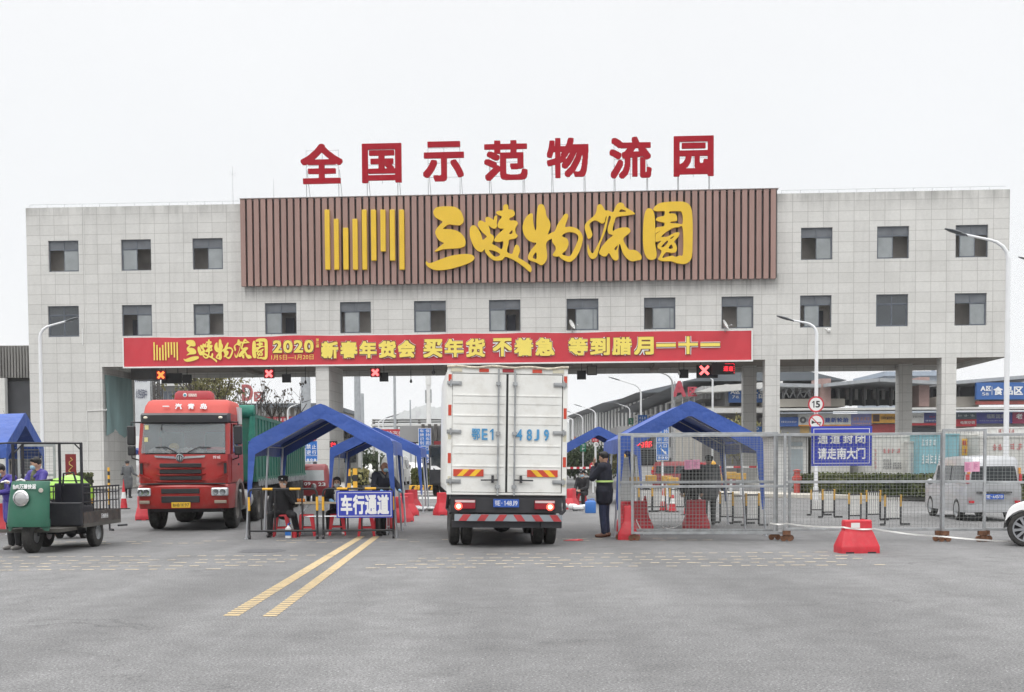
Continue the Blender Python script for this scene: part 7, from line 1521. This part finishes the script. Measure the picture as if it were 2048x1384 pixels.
lane_board('blue entry board with paired columns of characters beside the truck', 837, 862, 856, 926, 57, 'entry')
lane_board('blue entry board seen through the wire fence', 1312.5, 1338, 848, 921, 50, 'entry')
lane_board('blue wrong-way board with a red disc behind the red mini truck', 610.5, 635, 881, 923, 50, 'noway')
D = 70; rb = T('shop_banner', 'red banner with white characters beyond the tents', 'banner'); mb = MB(); slab(mb, 716, 832, 858, 889, D, .12); mb.build('board', signred, rb); words(rb, '江铃汽刹2.0', 762, 842, 861.5, 873.5, D, white_t, .0, gap=.05); words(rb, '轻型', 811, 830, 875.5, 882, D, mat('sign_cream', (.7, .55, .3), .5)); marks(rb, 708, 724, 864, 878, D, white_t, 2, 36)
mb = MB()
for px in (722, 776, 830): x0, x1, za, zb = rc(px, px + 1.2, 858, 960, D + .2); mb.box((x0, D + .2, 0), (x1, D + .28, zb))
mb.build('post', steel, rb)
def disc_sign(label, px, py, D, dpx, face, group, txt=None, bar=False, post=True):
    p = P(px, py, D); r = dpx / 2 / 2300 * D; o = T('round_sign', label, 'road sign', p, 0, group); mb = MB(); mb.lathe([(.001, .01), (r, .01), (r, 0)], (0, 0, 0), (0, -1, 0), 24, caps=True); mb.build('face', face, o); mb = MB()
    if bar: mb.box((-r * .65, -.02, -r * .14), (r * .65, -.011, r * .14)); mb.build('bar', white_t, o)
    if txt: mb.chars(txt, (-r * .6, -.011, -r * .42), (1, 0, 0), (0, 0, 1), r * 1.2, r * .84, .008, 0, .03); mb.build('lettering', black_p, o)
    if post: mb = MB(); mb.cyl((0, .05, -p.z), (0, .05, r), .035, n=8); mb.build('post', lampw, o)
disc_sign('red no-entry disc beside the standing man', 1186, 931.5, 56, 14, mat('sign_red', (0, 0, 0)), 'no-entry discs on the barrier arms', bar=True)
disc_sign('red no-entry disc seen through the fence next to the pink papers', 1404, 932, 52, 13, mat('sign_red', (0, 0, 0)), 'no-entry discs on the barrier arms', bar=True)
disc_sign('red no-entry disc behind the tent leg inside the fence', 1522, 931, 56, 11, mat('sign_red', (0, 0, 0)), 'no-entry discs on the barrier arms', bar=True)
disc_sign('small white speed disc reading 15 under the small tent', 1192, 889, 70, 10, white_p, 'small discs', '15')
for px0, px1, py0, py1, D, m_, l_ in ((1184, 1197, 876, 884, 70.3, signred, 'small red plate above the small speed disc'), (1160, 1172, 885, 903, 74, mat('sign_green', (.02, .22, .12), .5), 'green sign under the small tent'), (1257, 1267, 836, 849, 78, mat('sign_green', (0, 0, 0)), 'green sign next to the blue direction signs'), (1268, 1276, 830, 849, 76, white_p, 'white plate with dark characters beside the blue board'), (1276, 1294, 830, 849, 76.2, blue_rd, 'blue direction board by the lamp post over the toll slats'), (1295, 1304, 829, 847, 76.4, whitey, 'pale board with two round symbols'), (1306, 1334, 829, 838, 76.6, white_p, 'white direction board reading A with an arrow'), (1306, 1334, 838.5, 849, 76.9, blue_rd, 'blue board under the white A direction board'), (1508, 1524, 853, 872, 80, blue_rd, 'blue parking sign beside the rear column')):
    o = T('sign_plate', l_, 'road sign', group='plates and boards beyond the gate'); mb = MB(); x0, x1, za, zb = slab(mb, px0, px1, py0, py1, D, .06); mb.build('panel', m_, o); mb = MB(); mb.cyl(((x0 + x1) / 2, D + .1, 0), ((x0 + x1) / 2, D + .1, zb), .05, n=6); mb.build('post', lampw, o)
    ink = white_t if m_ not in (white_p, whitey) else black_p
    if 'reading A' in l_: words(o, '↑A', px0 + 2, px1 - 12, py0 + 1.5, py1 - 1.5, D, ink)
    elif 'parking' in l_: words(o, 'P', px0 + 3, px0 + 10, py0 + 2, py0 + 10, D, ink)
    else: marks(o, px0 + 2, px1 - 2, py0 + 2, py1 - 2, D, ink, 3 if px1 - px0 > 12 else 1, int(px0), 2, 'small_lettering')
for px0, px1, py, D, l_ in ((1128, 1184, 936, 56, 'red and white boom gate beside the truck'), (1436, 1575, 934, 58, 'red and white boom gate behind the fence and tent legs')):
    a, b_ = P(px0, py, D), P(px1, py, D); o = T('boom_gate', l_, 'barrier', group='boom gates'); n = 9
    for i in range(n): mb = MB(); mb.box((lerp(a.x, b_.x, i / n), D, a.z - .05), (lerp(a.x, b_.x, (i + 1) / n), D + .05, a.z + .05)); mb.build('band', white_p if i % 2 else red_pl, o)
    mb = MB(); mb.box((a.x - .35, D - .15, 0), (a.x, D + .2, a.z + .12)); mb.build('cabinet', yellow_p, o)
for px0, px1, py0, py1, D, l_ in ((1242, 1262, 915, 1000, 45, 'grey barrier cabinet with a yellow lamp behind the fence end'), (1425, 1440, 930, 985, 48, 'grey control cabinet behind the two coated people')):
    o = T('control_cabinet', l_, 'cabinet', group='control cabinets'); mb = MB(); x0, x1, za, zb = slab(mb, px0, px1, py0, py1, D, .5, z0=0); mb.build('body', whitey, o, bevel=.02); mb = MB(); mb.sphere(((x0 + x1) / 2 - .1, D + .2, zb + .06), .12); mb.build('lamp', yellow_p, o, smooth=True)
for k, (px, py, D) in enumerate(((1302, 957, 42), (1334, 958, 41), (1346, 962, 40), (1462, 950, 44), (1482, 952, 46), (1438, 955, 43), (1270, 960, 43))):
    p = P(px, py, D); o = T('yellow_block', 'yellow foam-capped post head behind the wire fence', 'post', (p.x, D, 0), 0, 'yellow capped posts behind the fence'); mb = MB(); mb.box((-.2, -.1, p.z - .15), (.2, .12, p.z + .12)); mb.build('cap', mat('dull_amber', (.52, .30, .05), .6, var=.25, scale=9), o, bevel=.03); mb = MB(); mb.cyl((0, 0, 0), (0, 0, p.z - .15), .05, n=8); mb.build('post', lampw, o)

# ---- vehicles beyond the gate
D = 43; a = P(628, 1000, D); mt = T('mini_truck', 'dark red three-wheeled mini truck with painted numbers behind the table', 'mini truck', (a.x, D, 0), R(4)); mred = mat('mini_truck_red', (.22, .02, .025), .4, var=.1, coat=.3)
mb = MB(); S_ = D / 2300; hw = .50
def mr_(z, w_, y0): return [(-w_, 1.1, z), (-w_, y0 + .12, z), (-w_ * .8, y0, z), (w_ * .8, y0, z), (w_, y0 + .12, z), (w_, 1.1, z)]
mb.loft([mr_(.32, hw, .0), mr_(.6, hw, -.05), mr_(.85, hw, -.02), mr_(1.28, hw * .93, .14), mr_(1.44, hw * .86, .22), mr_(1.50, hw * .7, .3)]); mb.build('cab', mred, mt, smooth=True, ang=40)
mb = MB(); mb.poly([(-hw * .78, -.01, .88), (hw * .78, -.01, .88), (hw * .72, .11, 1.27), (-hw * .72, .11, 1.27)], (0, .015, 0)); mb.build('windscreen', glass('windscreen_pale', (.42, .44, .45), .1, .85), mt)
mb = MB(); mb.chars('109', (-hw * .95, -.055, .70), (1, 0, 0), (0, 0, 1), .36, .13, .004); mb.chars('23', (.17, -.055, .68), (1, 0, 0), (0, 0, 1), .27, .13, .004); mb.build('lettering', white_t, mt)
mb = MB(); mb.lathe([(.0, .02), (.1, .015), (.11, 0)], (0, -.05, .66), (0, -1, 0), 16, caps=True); mb.build('headlamp', chrome, mt, smooth=True)
mb = MB(); mb.box((-.52, 1.12, .45), (.52, 2.9, .9)); mb.build('cargo_bed', mred, mt); wheel(mt, (0, .2, .25), .25, .14); [wheel(mt, (s * .44, 2.2, .25), .25, .14) for s in (-1, 1)]
p = P(784, 1000, 78); minivan('minibus', 'white minibus facing the gate in the lane behind the tents', (p.x, 78 + 4.2, 0), R(180), 1.75, 2.0, 4.2, box_w)
D = 52; a = P(884, 1000, D); dk = T('dark_lorry', 'dark lorry cab with white chevron at the toll lane beside the truck', 'lorry', (a.x, D, 0), R(0)); mb = MB(); x0, x1, za, zb = rc(858, 925, 889, 960, D); x0 -= a.x; x1 -= a.x
mb.box((x0, 0, .5), (x1, 2.0, zb)); mb.build('cab', mat('lorry_dark', (.02, .021, .025), .35), dk, bevel=.08, seg=3); mb = MB(); zc = P(880, 928, D).z; mb.poly([(x0 + .08, -.012, zc - .25), (x0 + .2, -.012, zc - .25), (x0 + .2, -.012, zc + .3), (x0 + .08, -.012, zc + .3)], (0, .01, 0)); mb.poly([(x0 + .2, -.014, zc), (x0 + .62, -.014, zc - .25), (x0 + .30, -.014, zc - .25), (x0 + .2, -.014, zc - .16)], (0, .01, 0)); mb.build('chevron', white_t, dk)
mb = MB(); mb.box((x0 + .1, -.02, zb - .95), (x1 - .1, -.002, zb - .12)); mb.build('windscreen', glass_v, dk); mb = MB(); mb.box((x0 + .1, 2.0, .7), (x1 - .1, 7.5, zb + .2)); mb.build('cargo_box', mat('mini_truck_red', (0, 0, 0)), dk); [wheel(dk, (q, yy, .48), .48, .28) for q in (x0 + .25, x1 - .25) for yy in (1.0, 6.0)]
for k, (px, D, l_, c_) in enumerate(((1190, 130, 'white car parked far beyond the small tent', 0), (725, 105, 'pale car far down the lane by the figure', 0), (812, 110, 'white car farther back, between tent poles', 0), (1320, 60, 'dark red car behind the blue entry board and fence', 1))):
    p = P(px, 1000, D); minivan('parked_car', l_, (p.x, D, 0), R(170 + 20 * k), 1.7, 1.5, 4.0, box_w if not c_ else mred)
def adbox(label, px0, px1, py0, py1, D, m_, L_=4.0, rz=0.0):
    x0, x1, za, zb = rc(px0, px1, py0, py1, D); o = T('cargo_truck', label, 'truck', (0, 0, 0), 0, 'parked box trucks behind the hedge'); mb = MB(); mb.box((x0, D, .85), (x1, D + L_, zb)); nr = int((x1 - x0) / .35)
    for i in range(nr + 1): q = lerp(x0 + .02, x1 - .08, i / max(nr, 1)); mb.box((q, D - .03, .86), (q + .06, D - .001, zb - .03))
    mb.box((x0 - .02, D - .04, zb - .06), (x1 + .02, D + L_, zb + .02)); mb.build('cargo_box', m_, o); mb = MB(); mb.box((x0 + .1, D + .2, .5), (x1 - .1, D + L_, .84)); mb.build('chassis', dark_m, o)
    for q in (x0 + .35, x1 - .35): wheel(o, (q, D + .9, .42), .42, .26); wheel(o, (q, D + L_ - .5, .42), .42, .26)
    return o
panel_w = mat('container_white', (.56, .56, .53), .6, var=.08, scale=1.5, dirt=(.38, .35, .31), damt=.3); panel_b = mat('container_pale_blue', (.20, .40, .45), .55, var=.1, scale=1.0, dirt=(.35, .45, .47), damt=.3); inkp = mat('faded_pink_ink', (.50, .17, .17), .7); inkg = mat('grey_ink', (.12, .12, .13), .7); inkb = mat('pale_blue_ink', (.30, .36, .45), .7); inkw = mat('pale_white_ink', (.62, .66, .66), .7)
D = 52
o = adbox('white box truck with pink and black writing behind the hedge', 1744, 1822, 871, 985, D, panel_w); marks(o, 1764, 1801, 895, 908, D - .03, inkp, 4, 2); marks(o, 1766, 1783, 917, 938, D - .03, inkg, 4, 4, 3); marks(o, 1785, 1803, 924, 938, D - .03, inkg, 4, 5, 3); marks(o, 1748, 1754, 896, 938, D - .03, inkp, 1, 6, 5)
o = adbox('narrow white box truck with a pale vertical line of writing', 1816, 1836, 883, 985, D - .5, panel_w); marks(o, 1821, 1826, 905, 962, D - .53, inkb, 1, 7, 6)
o = adbox('pale blue box truck with white brush writing, next to the silver minivan', 1838, 1918, 868, 958, D - 1.2, panel_b); marks(o, 1842, 1872, 876, 893, D - 1.23, inkw, 4, 8); marks(o, 1842, 1884, 905, 930, D - 1.23, inkw, 5, 9); mb = MB(); x0, x1, za, zb = rc(1838, 1918, 958, 968, D - 1.2); mb.box((x0, D - 1.25, za), (x1, D - 1.15, zb)); mb.build('tail_board', mat('orange_red_board', (.5, .13, .06), .6), o)
o = adbox('white box truck with red writing behind the white car', 1958, 2090, 872, 985, D - 2, panel_w, 5); marks(o, 1984, 2006, 885, 903, D - 2.03, inkp, 2, 10); marks(o, 2018, 2046, 884, 901, D - 2.03, inkp, 2, 11)
o = adbox('white box truck with pink roof stripes farthest back by the shops', 1948, 2110, 854, 960, D + 8, box_w, 5); marks(o, 1996, 2030, 857, 866, D + 7.97, inkp, 4, 12)
o = adbox('plain white box truck half hidden by the closed-lane sign', 1612, 1700, 872, 985, D + 2, panel_w)
o = adbox('white truck body with a yellow and red poster by the blue truck', 1918, 1958, 868, 985, D - .6, panel_w); mb = MB(); x0, x1, za, zb = rc(1923, 1942, 877, 911, D - .6); mb.box((x0, D - .66, za), (x1, D - .635, zb)); ps = mb.build('poster', mat('poster_yellow', (.72, .45, .08), .5), o); words(ps, '给力', 1925, 1941, 880, 891, D - .665, signred, .03, .01); marks(ps, 1925, 1941, 896, 908, D - .665, signred, 2, 35)
bo = T('guard_booth', 'pale guard booth with a glazed door behind the fence', 'booth'); D = 54; mb = MB(); slab(mb, 1548, 1622, 871, 985, D, 3, z0=0); mb.build('wall', whitey, bo); mb = MB(); slab(mb, 1577, 1606, 898, 985, D - .06, .05, z0=.1); mb.build('door', glass('door_glass', (.34, .39, .41), .15, .8), bo); mb = MB(); slab(mb, 1578, 1605, 884, 892, D - .06, .05); mb.build('window', glass('door_glass'), bo); mb = MB(); slab(mb, 1544, 1626, 868, 873, D - .5, 4); mb.build('roof', greyw, bo)
p = P(1594, 950, 48); mb = MB(); mb.lathe([(.0, 0), (.13, 0), (.13, .5), (.2, .55), (.2, .68), (.12, .72), (.12, .9), (.19, .95), (.0, 1.0)], (0, 0, 0), n=14); S(mb.build('fire_hydrant', mat('hydrant_red', (.38, .06, .05), .5), loc=(p.x, 48, .16), smooth=True, ang=40), 'faded red hydrant in front of the guard booth', 'hydrant')

# ---- zone A market halls running away
def farhall(label, px0, px1, pyl, pyr, D0, D1, beigew=False):
    """a long shed seen along its side: roof line from (px0, pyl) far to (px1, pyr) near"""
    a, b_ = P(px0, pyl, D0), P(px1, pyr, D1); zt = (a.z + b_.z) / 2; d = Vector((b_.x - a.x, b_.y - a.y, 0)); L_ = d.length; ang = math.atan2(d.y, d.x); o = T('market_shed', label, 'building', (a.x, a.y, 0), ang, 'stepped market sheds of zone A')
    mb = MB(); mb.box((0, 0.6, 0), (L_, 13, zt - 1.2)); mb.build('wall', mat('shed_wall', (.10, .105, .11), .8, var=.15), o)
    mb = MB(); mb.poly([(-1.5, -2.5, zt - .9), (-1.5, 6, zt + 1.0), (-1.5, 14, zt - .9)], (L_ + 3, 0, 0)); mb.build('roof', dkroof, o)
    mb = MB(); n = int(L_ / 5.2)
    for i in range(n): mb.box((i * L_ / n, .35, zt * .30), (i * L_ / n + 1.9, .55, zt - 1.4))
    mb.build('fin', whitey, o)
    mb = MB(); mb.box((-.5, -.8, zt * .18), (L_ + .5, .55, zt * .30)); mb.build('canopy', greyw, o)
    for k in range(3): mb = MB(); q = L_ * (.25 + .25 * k); mb.box((q, -.9, zt * .38), (q + 1.4, -.45, zt * .55)); mb.build('shop_board', mat('orange_red_board', (.5, .13, .06), .6), o)
    return o
farhall('long grey shed with white fins, nearest of the stepped sheds', 1262, 1412, 797, 773, 190, 118)
farhall('long grey shed with white fins, middle of the stepped sheds', 1196, 1300, 806, 790, 270, 195)
farhall('long grey shed with white fins, farthest of the stepped sheds', 1136, 1225, 826, 806, 380, 280)
for ch, px0, px1, py0, py1, l_ in (('A', 1345, 1371, 762, 794, 'large red letter A above the sheds behind the tent'), ('区', 1375, 1393, 774, 793, 'small red zone character next to the letter A')):
    o = T('zone_letter', l_, 'sign letter', group='red zone letters'); words(o, ch, px0, px1, py0, py1, 112.0, mat('zone_red', (.40, .05, .075), .6), .04, .3, 'character'); mb = MB(); x0, x1, za, zb = rc(px0, px1, py0, py1, 112)
    for q in (.2, .8): mb.cyl((lerp(x0, x1, q), 112.2, 0), (lerp(x0, x1, q), 112.2, zb), .05, n=5)
    mb.build('support_frame', thin, o)
D = 112; b7 = T('market_hall', 'grey and beige hall with the blue board of block seven', 'building'); mb = MB(); slab(mb, 1404, 1560, 812, 960, D, 20, z0=0); mb.build('wall', beige, b7); mb = MB(); slab(mb, 1404, 1450, 772, 797, D + 1, 18); slab(mb, 1450, 1459, 768, 812, D - .05, 19); mb.build('upper_wall', greyw, b7); mb = MB(); x0, x1, za, zb = rc(1392, 1566, 764, 771, D - 2); mb.poly([(x0, D - 2, za - .6), (x0 + 2, D - 2, za), (x1, D - 2, zb + .1), (x1, D - 2, zb - .5), (x0 + 2, D - 2, za - .6)], (0, 22, 0)); mb.build('roof', whitey, b7)
mb = MB()
for k in range(7): slab(mb, 1404 + 7 * k, 1405.2 + 7 * k, 772, 797, D + .4, .2)
mb.build('mullion', steel, b7); mb = MB(); slab(mb, 1458, 1528, 771, 805, D - .8, .4); bd = mb.build('board', signblu, b7); words(b7, 'A区', 1461, 1480, 778, 788, D - .82, white_t, .03); words(b7, '7栋', 1464, 1478, 791, 797, D - .82, white_t); words(b7, '副食品区', 1484, 1549, 780, 797, D - .82, white_t, .03); mb = MB(); slab(mb, 1396, 1566, 815, 826, D - 3, 3.2); mb.build('canopy', whitey, b7)
mb = MB(); slab(mb, 1404, 1560, 830, 960, D - .2, .15, z0=0); mb.build('shop_front', mat('shop_front_grey', (.16, .15, .15), .6, var=.3, scale=.4), b7)
# ---- row of tyre and parts shops
D = 104; sh = T('shop_row', 'row of car parts shops under a long pale canopy with an open steel hall above', 'building')
mb = MB(); slab(mb, 1556, 2130, 826, 990, D, 14, z0=0); mb.build('wall', mat('shop_wall', (.36, .35, .34), .8, var=.1), sh)
mb = MB(); slab(mb, 1556, 1690, 797, 814, D + .5, 8); slab(mb, 1872, 1958, 793, 814, D + .5, 8); mb.build('parapet', beige, sh)
mb = MB(); slab(mb, 1552, 2130, 813, 821, D - 1.6, 2.6); mb.build('canopy', whitey, sh); mb = MB(); slab(mb, 1552, 2130, 821.5, 827, D - 1.5, .3); mb.build('fascia', mat('fascia_blue_grey', (.42, .46, .52), .6), sh)
mb = MB(); slab(mb, 1556, 2130, 764, 812, D + 8, .4); mb.build('hall_back', hallin, sh)
for px0, px1, pyt in ((1640, 1662, 757), (1838, 1859, 754)): mb = MB(); slab(mb, px0, px1, pyt, 813, D - .6, 3); mb.build('brick_pillar', brick, sh)
for k in range(14): mb = MB(); px = 1566 + k * 27; slab(mb, px, px + 3.5, 770, 812, D + 4 + (k % 2), .5); mb.build('hall_column', mat('hall_column_grey', (.30, .30, .31), .7), sh)
for k in range(9): mb = MB(); px = 1674 + k * 18; slab(mb, px, px + 6, 778, 799, D + 6, .2); mb.build('hall_window', mat('hall_daylight', (.72, .72, .70), .8), sh)
mb = MB()
for px0, px1, a0, a1, D_ in ((1556, 1642, 766, 768, D - 1), (1655, 1760, 766, 756, D - 2), (1760, 1880, 756, 762, D - 2.2), (1880, 2130, 764, 744, D - 1)):
    p0, p1 = P(px0, a0, D_), P(px1, a1, D_); mb.poly([(p0.x, D_, p0.z - .3), (p1.x, D_, p1.z - .3), (p1.x, D_, p1.z), (p0.x, D_, p0.z)], (0, 13, 0))
mb.build('roof', mat('roof_edge_grey', (.36, .38, .40), .6), sh)
mb = MB()
for k in range(5): p0, p1 = P(1566 + k * 14, 795, D + 1), P(1578 + k * 14, 772, D + 1); mb.bar(p0, p1, .1, .1); p0, p1 = P(1578 + k * 14, 795, D + 1.2), P(1566 + k * 14, 772, D + 1.2); mb.bar(p0, p1, .1, .1)
mb.build('bracing', steel, sh)
mb = MB(); slab(mb, 1953, 2130, 764, 799, D - 1.2, .4); bd = mb.build('board', signblu, sh); words(sh, 'A区', 1961, 1982, 772, 782, D - 1.22, white_t, .03); words(sh, '5栋', 1964, 1978, 785, 791, D - 1.22, white_t); words(sh, '食品区', 1987, 2046, 773, 790, D - 1.22, white_t, .03); mb = MB(); slab(mb, 1983.5, 1984.5, 773, 790, D - 1.23, .02); mb.build('divider', white_t, sh)
mb = MB(); slab(mb, 1953, 2130, 801, 809, D - 1, .3); mb.build('red_shop_strip', mat('dull_red_strip', (.28, .06, .05), .6, var=.4, scale=1), sh)
def board_(px0, px1, py0, py1, m_, txt, ink, tx, weight=.0, sub=True, d=0):
    mb = MB(); slab(mb, px0, px1, py0, py1, D - .5 - d, .3); b_ = mb.build('shop_board', m_, sh)
    if txt: words(b_, txt, *tx, D - .52 - d, ink, weight)
    return b_
D = 104
board_(1556, 1597, 834, 853, mat('shop_blue', (.05, .13, .42), .5), None, white_t, None); marks(sh, 1562, 1594, 841, 846, D - .5, white_t, 9, 20)
b_ = board_(1597, 1702, 827.5, 852, mat('shop_white', (.66, .66, .64), .5), None, None, None); mat('shop_ink_blue', (.05, .10, .36), .5); marks(b_, 1612, 1622, 836, 844, D - .5, mat('shop_ink_blue', (0, 0, 0)), 2, 30); words(b_, '建新轮胎', 1650, 1697, 835, 845, D - .52, mat('shop_ink_blue', (0, 0, 0)), .03); mb = MB(); slab(mb, 1597, 1702, 849, 852.5, D - .53, .02); mb.build('orange_strip', mat('shop_orange', (.70, .32, .05), .5), b_); mb = MB(); p = P(1606, 840, D - .52); mb.lathe([(.12, .01), (.30, .01)], p, (0, -1, 0), 18); mb.build('tyre_emblem', inkg, b_)
b_ = board_(1702, 1743, 827.5, 851, mat('shop_violet', (.22, .22, .47), .5), None, None, None); marks(b_, 1706, 1740, 833, 842, D - .5, mat('shop_orange', (0, 0, 0)), 5, 31); marks(b_, 1704, 1741, 845, 849, D - .5, mat('shop_orange', (0, 0, 0)), 9, 22)
b_ = board_(1743, 1797, 827, 846, mat('shop_amber', (.74, .40, .06), .5), 'Continental', mat('shop_brown', (.08, .03, .02), .5), (1762, 1794, 833, 839)); mb = MB(); slab(mb, 1746, 1759, 829, 843, D - .53, .02); mb.build('brown_square', mat('shop_brown', (0, 0, 0)), b_)
b_ = board_(1797, 1848, 826, 846, mat('shop_white', (0, 0, 0)), None, None, None); marks(sh, 1826, 1846, 831, 836, D - .5, inkg, 6, 32); board_(1848, 1885, 825, 845, mat('shop_navy', (.05, .06, .22), .5), None, None, None); marks(sh, 1858, 1870, 831, 836, D - .5, signred, 3, 33); marks(sh, 1851, 1875, 839, 843, D - .5, white_t, 8, 23); board_(1820, 1885, 846, 851, signred, None, None, None)
b_ = board_(1896, 1953, 824, 838, mat('shop_slate', (.07, .10, .13), .5), None, None, None); marks(b_, 1913, 1951, 828, 834, D - .5, mat('shop_pale_ink', (.5, .52, .52), .6), 3, 34); b_ = board_(1900, 1953, 838.5, 853, signred, '电瓶空调', white_t, (1921, 1949, 842, 848)); b_ = board_(1953, 2025, 823, 847, mat('shop_indigo', (.045, .05, .25), .5), '福斯润滑油', mat('shop_pale_ink', (0, 0, 0)), (1973, 2018, 828, 837)); marks(b_, 1958, 2018, 840, 842.5, D - .5, mat('shop_pale_ink', (0, 0, 0)), 14, 24); b_ = board_(2025, 2050, 822, 847, mat('shop_crimson', (.35, .03, .10), .5), '老', white_t, (2032, 2045, 827, 838), .03); board_(2050, 2130, 822, 846, mat('shop_indigo', (0, 0, 0)), None, None, None)
for k, (px0, px1, py0, py1, m_) in enumerate(((1556, 1600, 854, 985, greyw), (1600, 1618, 853, 866, mat('shop_mustard', (.5, .33, .12), .6)), (1742, 1798, 848, 866, mat('shop_dull_red', (.33, .05, .055), .6)), (1820, 1884, 853, 866, hallin), (1900, 1960, 855, 868, mat('shop_orange_red', (.42, .12, .08), .6)), (1640, 1742, 853, 900, hallin))): mb = MB(); slab(mb, px0, px1, py0, py1, D - .15, .1); mb.build('shop_front', m_, sh)
bt_ = T('far_tower_block', 'pale blue-grey block rising behind the shop roofs', 'building'); mb = MB(); slab(mb, 1772, 1882, 752, 900, 240, 20, z0=0); mb.build('wall', mat('far_pale_block', (.42, .47, .53), .8), bt_); mb = MB(); slab(mb, 1769, 1885, 742, 752, 239, 22); slab(mb, 1866, 1871, 728, 742, 246, 1); mb.build('roof', mat('far_blue_roof', (.34, .40, .48), .7), bt_)
# ---- street lamps farther in
for px, pyt, D, rch, s, l_ in ((1282, 763, 92, 1.7, -1, 'white street lamp over the blue direction boards'), (1345, 742, 82, 1.6, -1, 'white street lamp beside the letter A'), (1192, 815, 130, 1.6, -1, 'white street lamp above the small tent ridge'), (1166, 826, 150, 1.6, -1, 'white street lamp nearer the truck, above the small tent'), (1146, 836, 105, .5, -1, 'short white pole with a round blue sign near the truck'), (578, 808, 105, 1.3, 1, 'white street lamp between bare trees and checkpoint tent'), (1425, 758, 90, .2, -1, 'plain white pole under the lit dot display'), (1260, 810, 160, 1.5, -1, 'white street lamp in front of the white-finned shed'), (759, 838, 118, .8, 1, 'pale lamp post before the flyover, near the red banner'), (768, 836, 122, .8, 1, 'second pale lamp post before the flyover')):
    street_lamp(l_, px, 1000, D, P(px, pyt, D).z, rch, s, .09, .9, .12)
street_lamp('white street lamp just entering the picture edge', 2072, 900, 70, P(2048, 532, 70).z, .55, -1, .1, .7)

q = P(160, 975, 68); hedge('small clipped hedge at the foot of the end pier', (q.x, 66.6, 0), (P(187, 975, 68).x, 66.6, 0), 1.6, .85, leaf_g, 500, .1, .14)
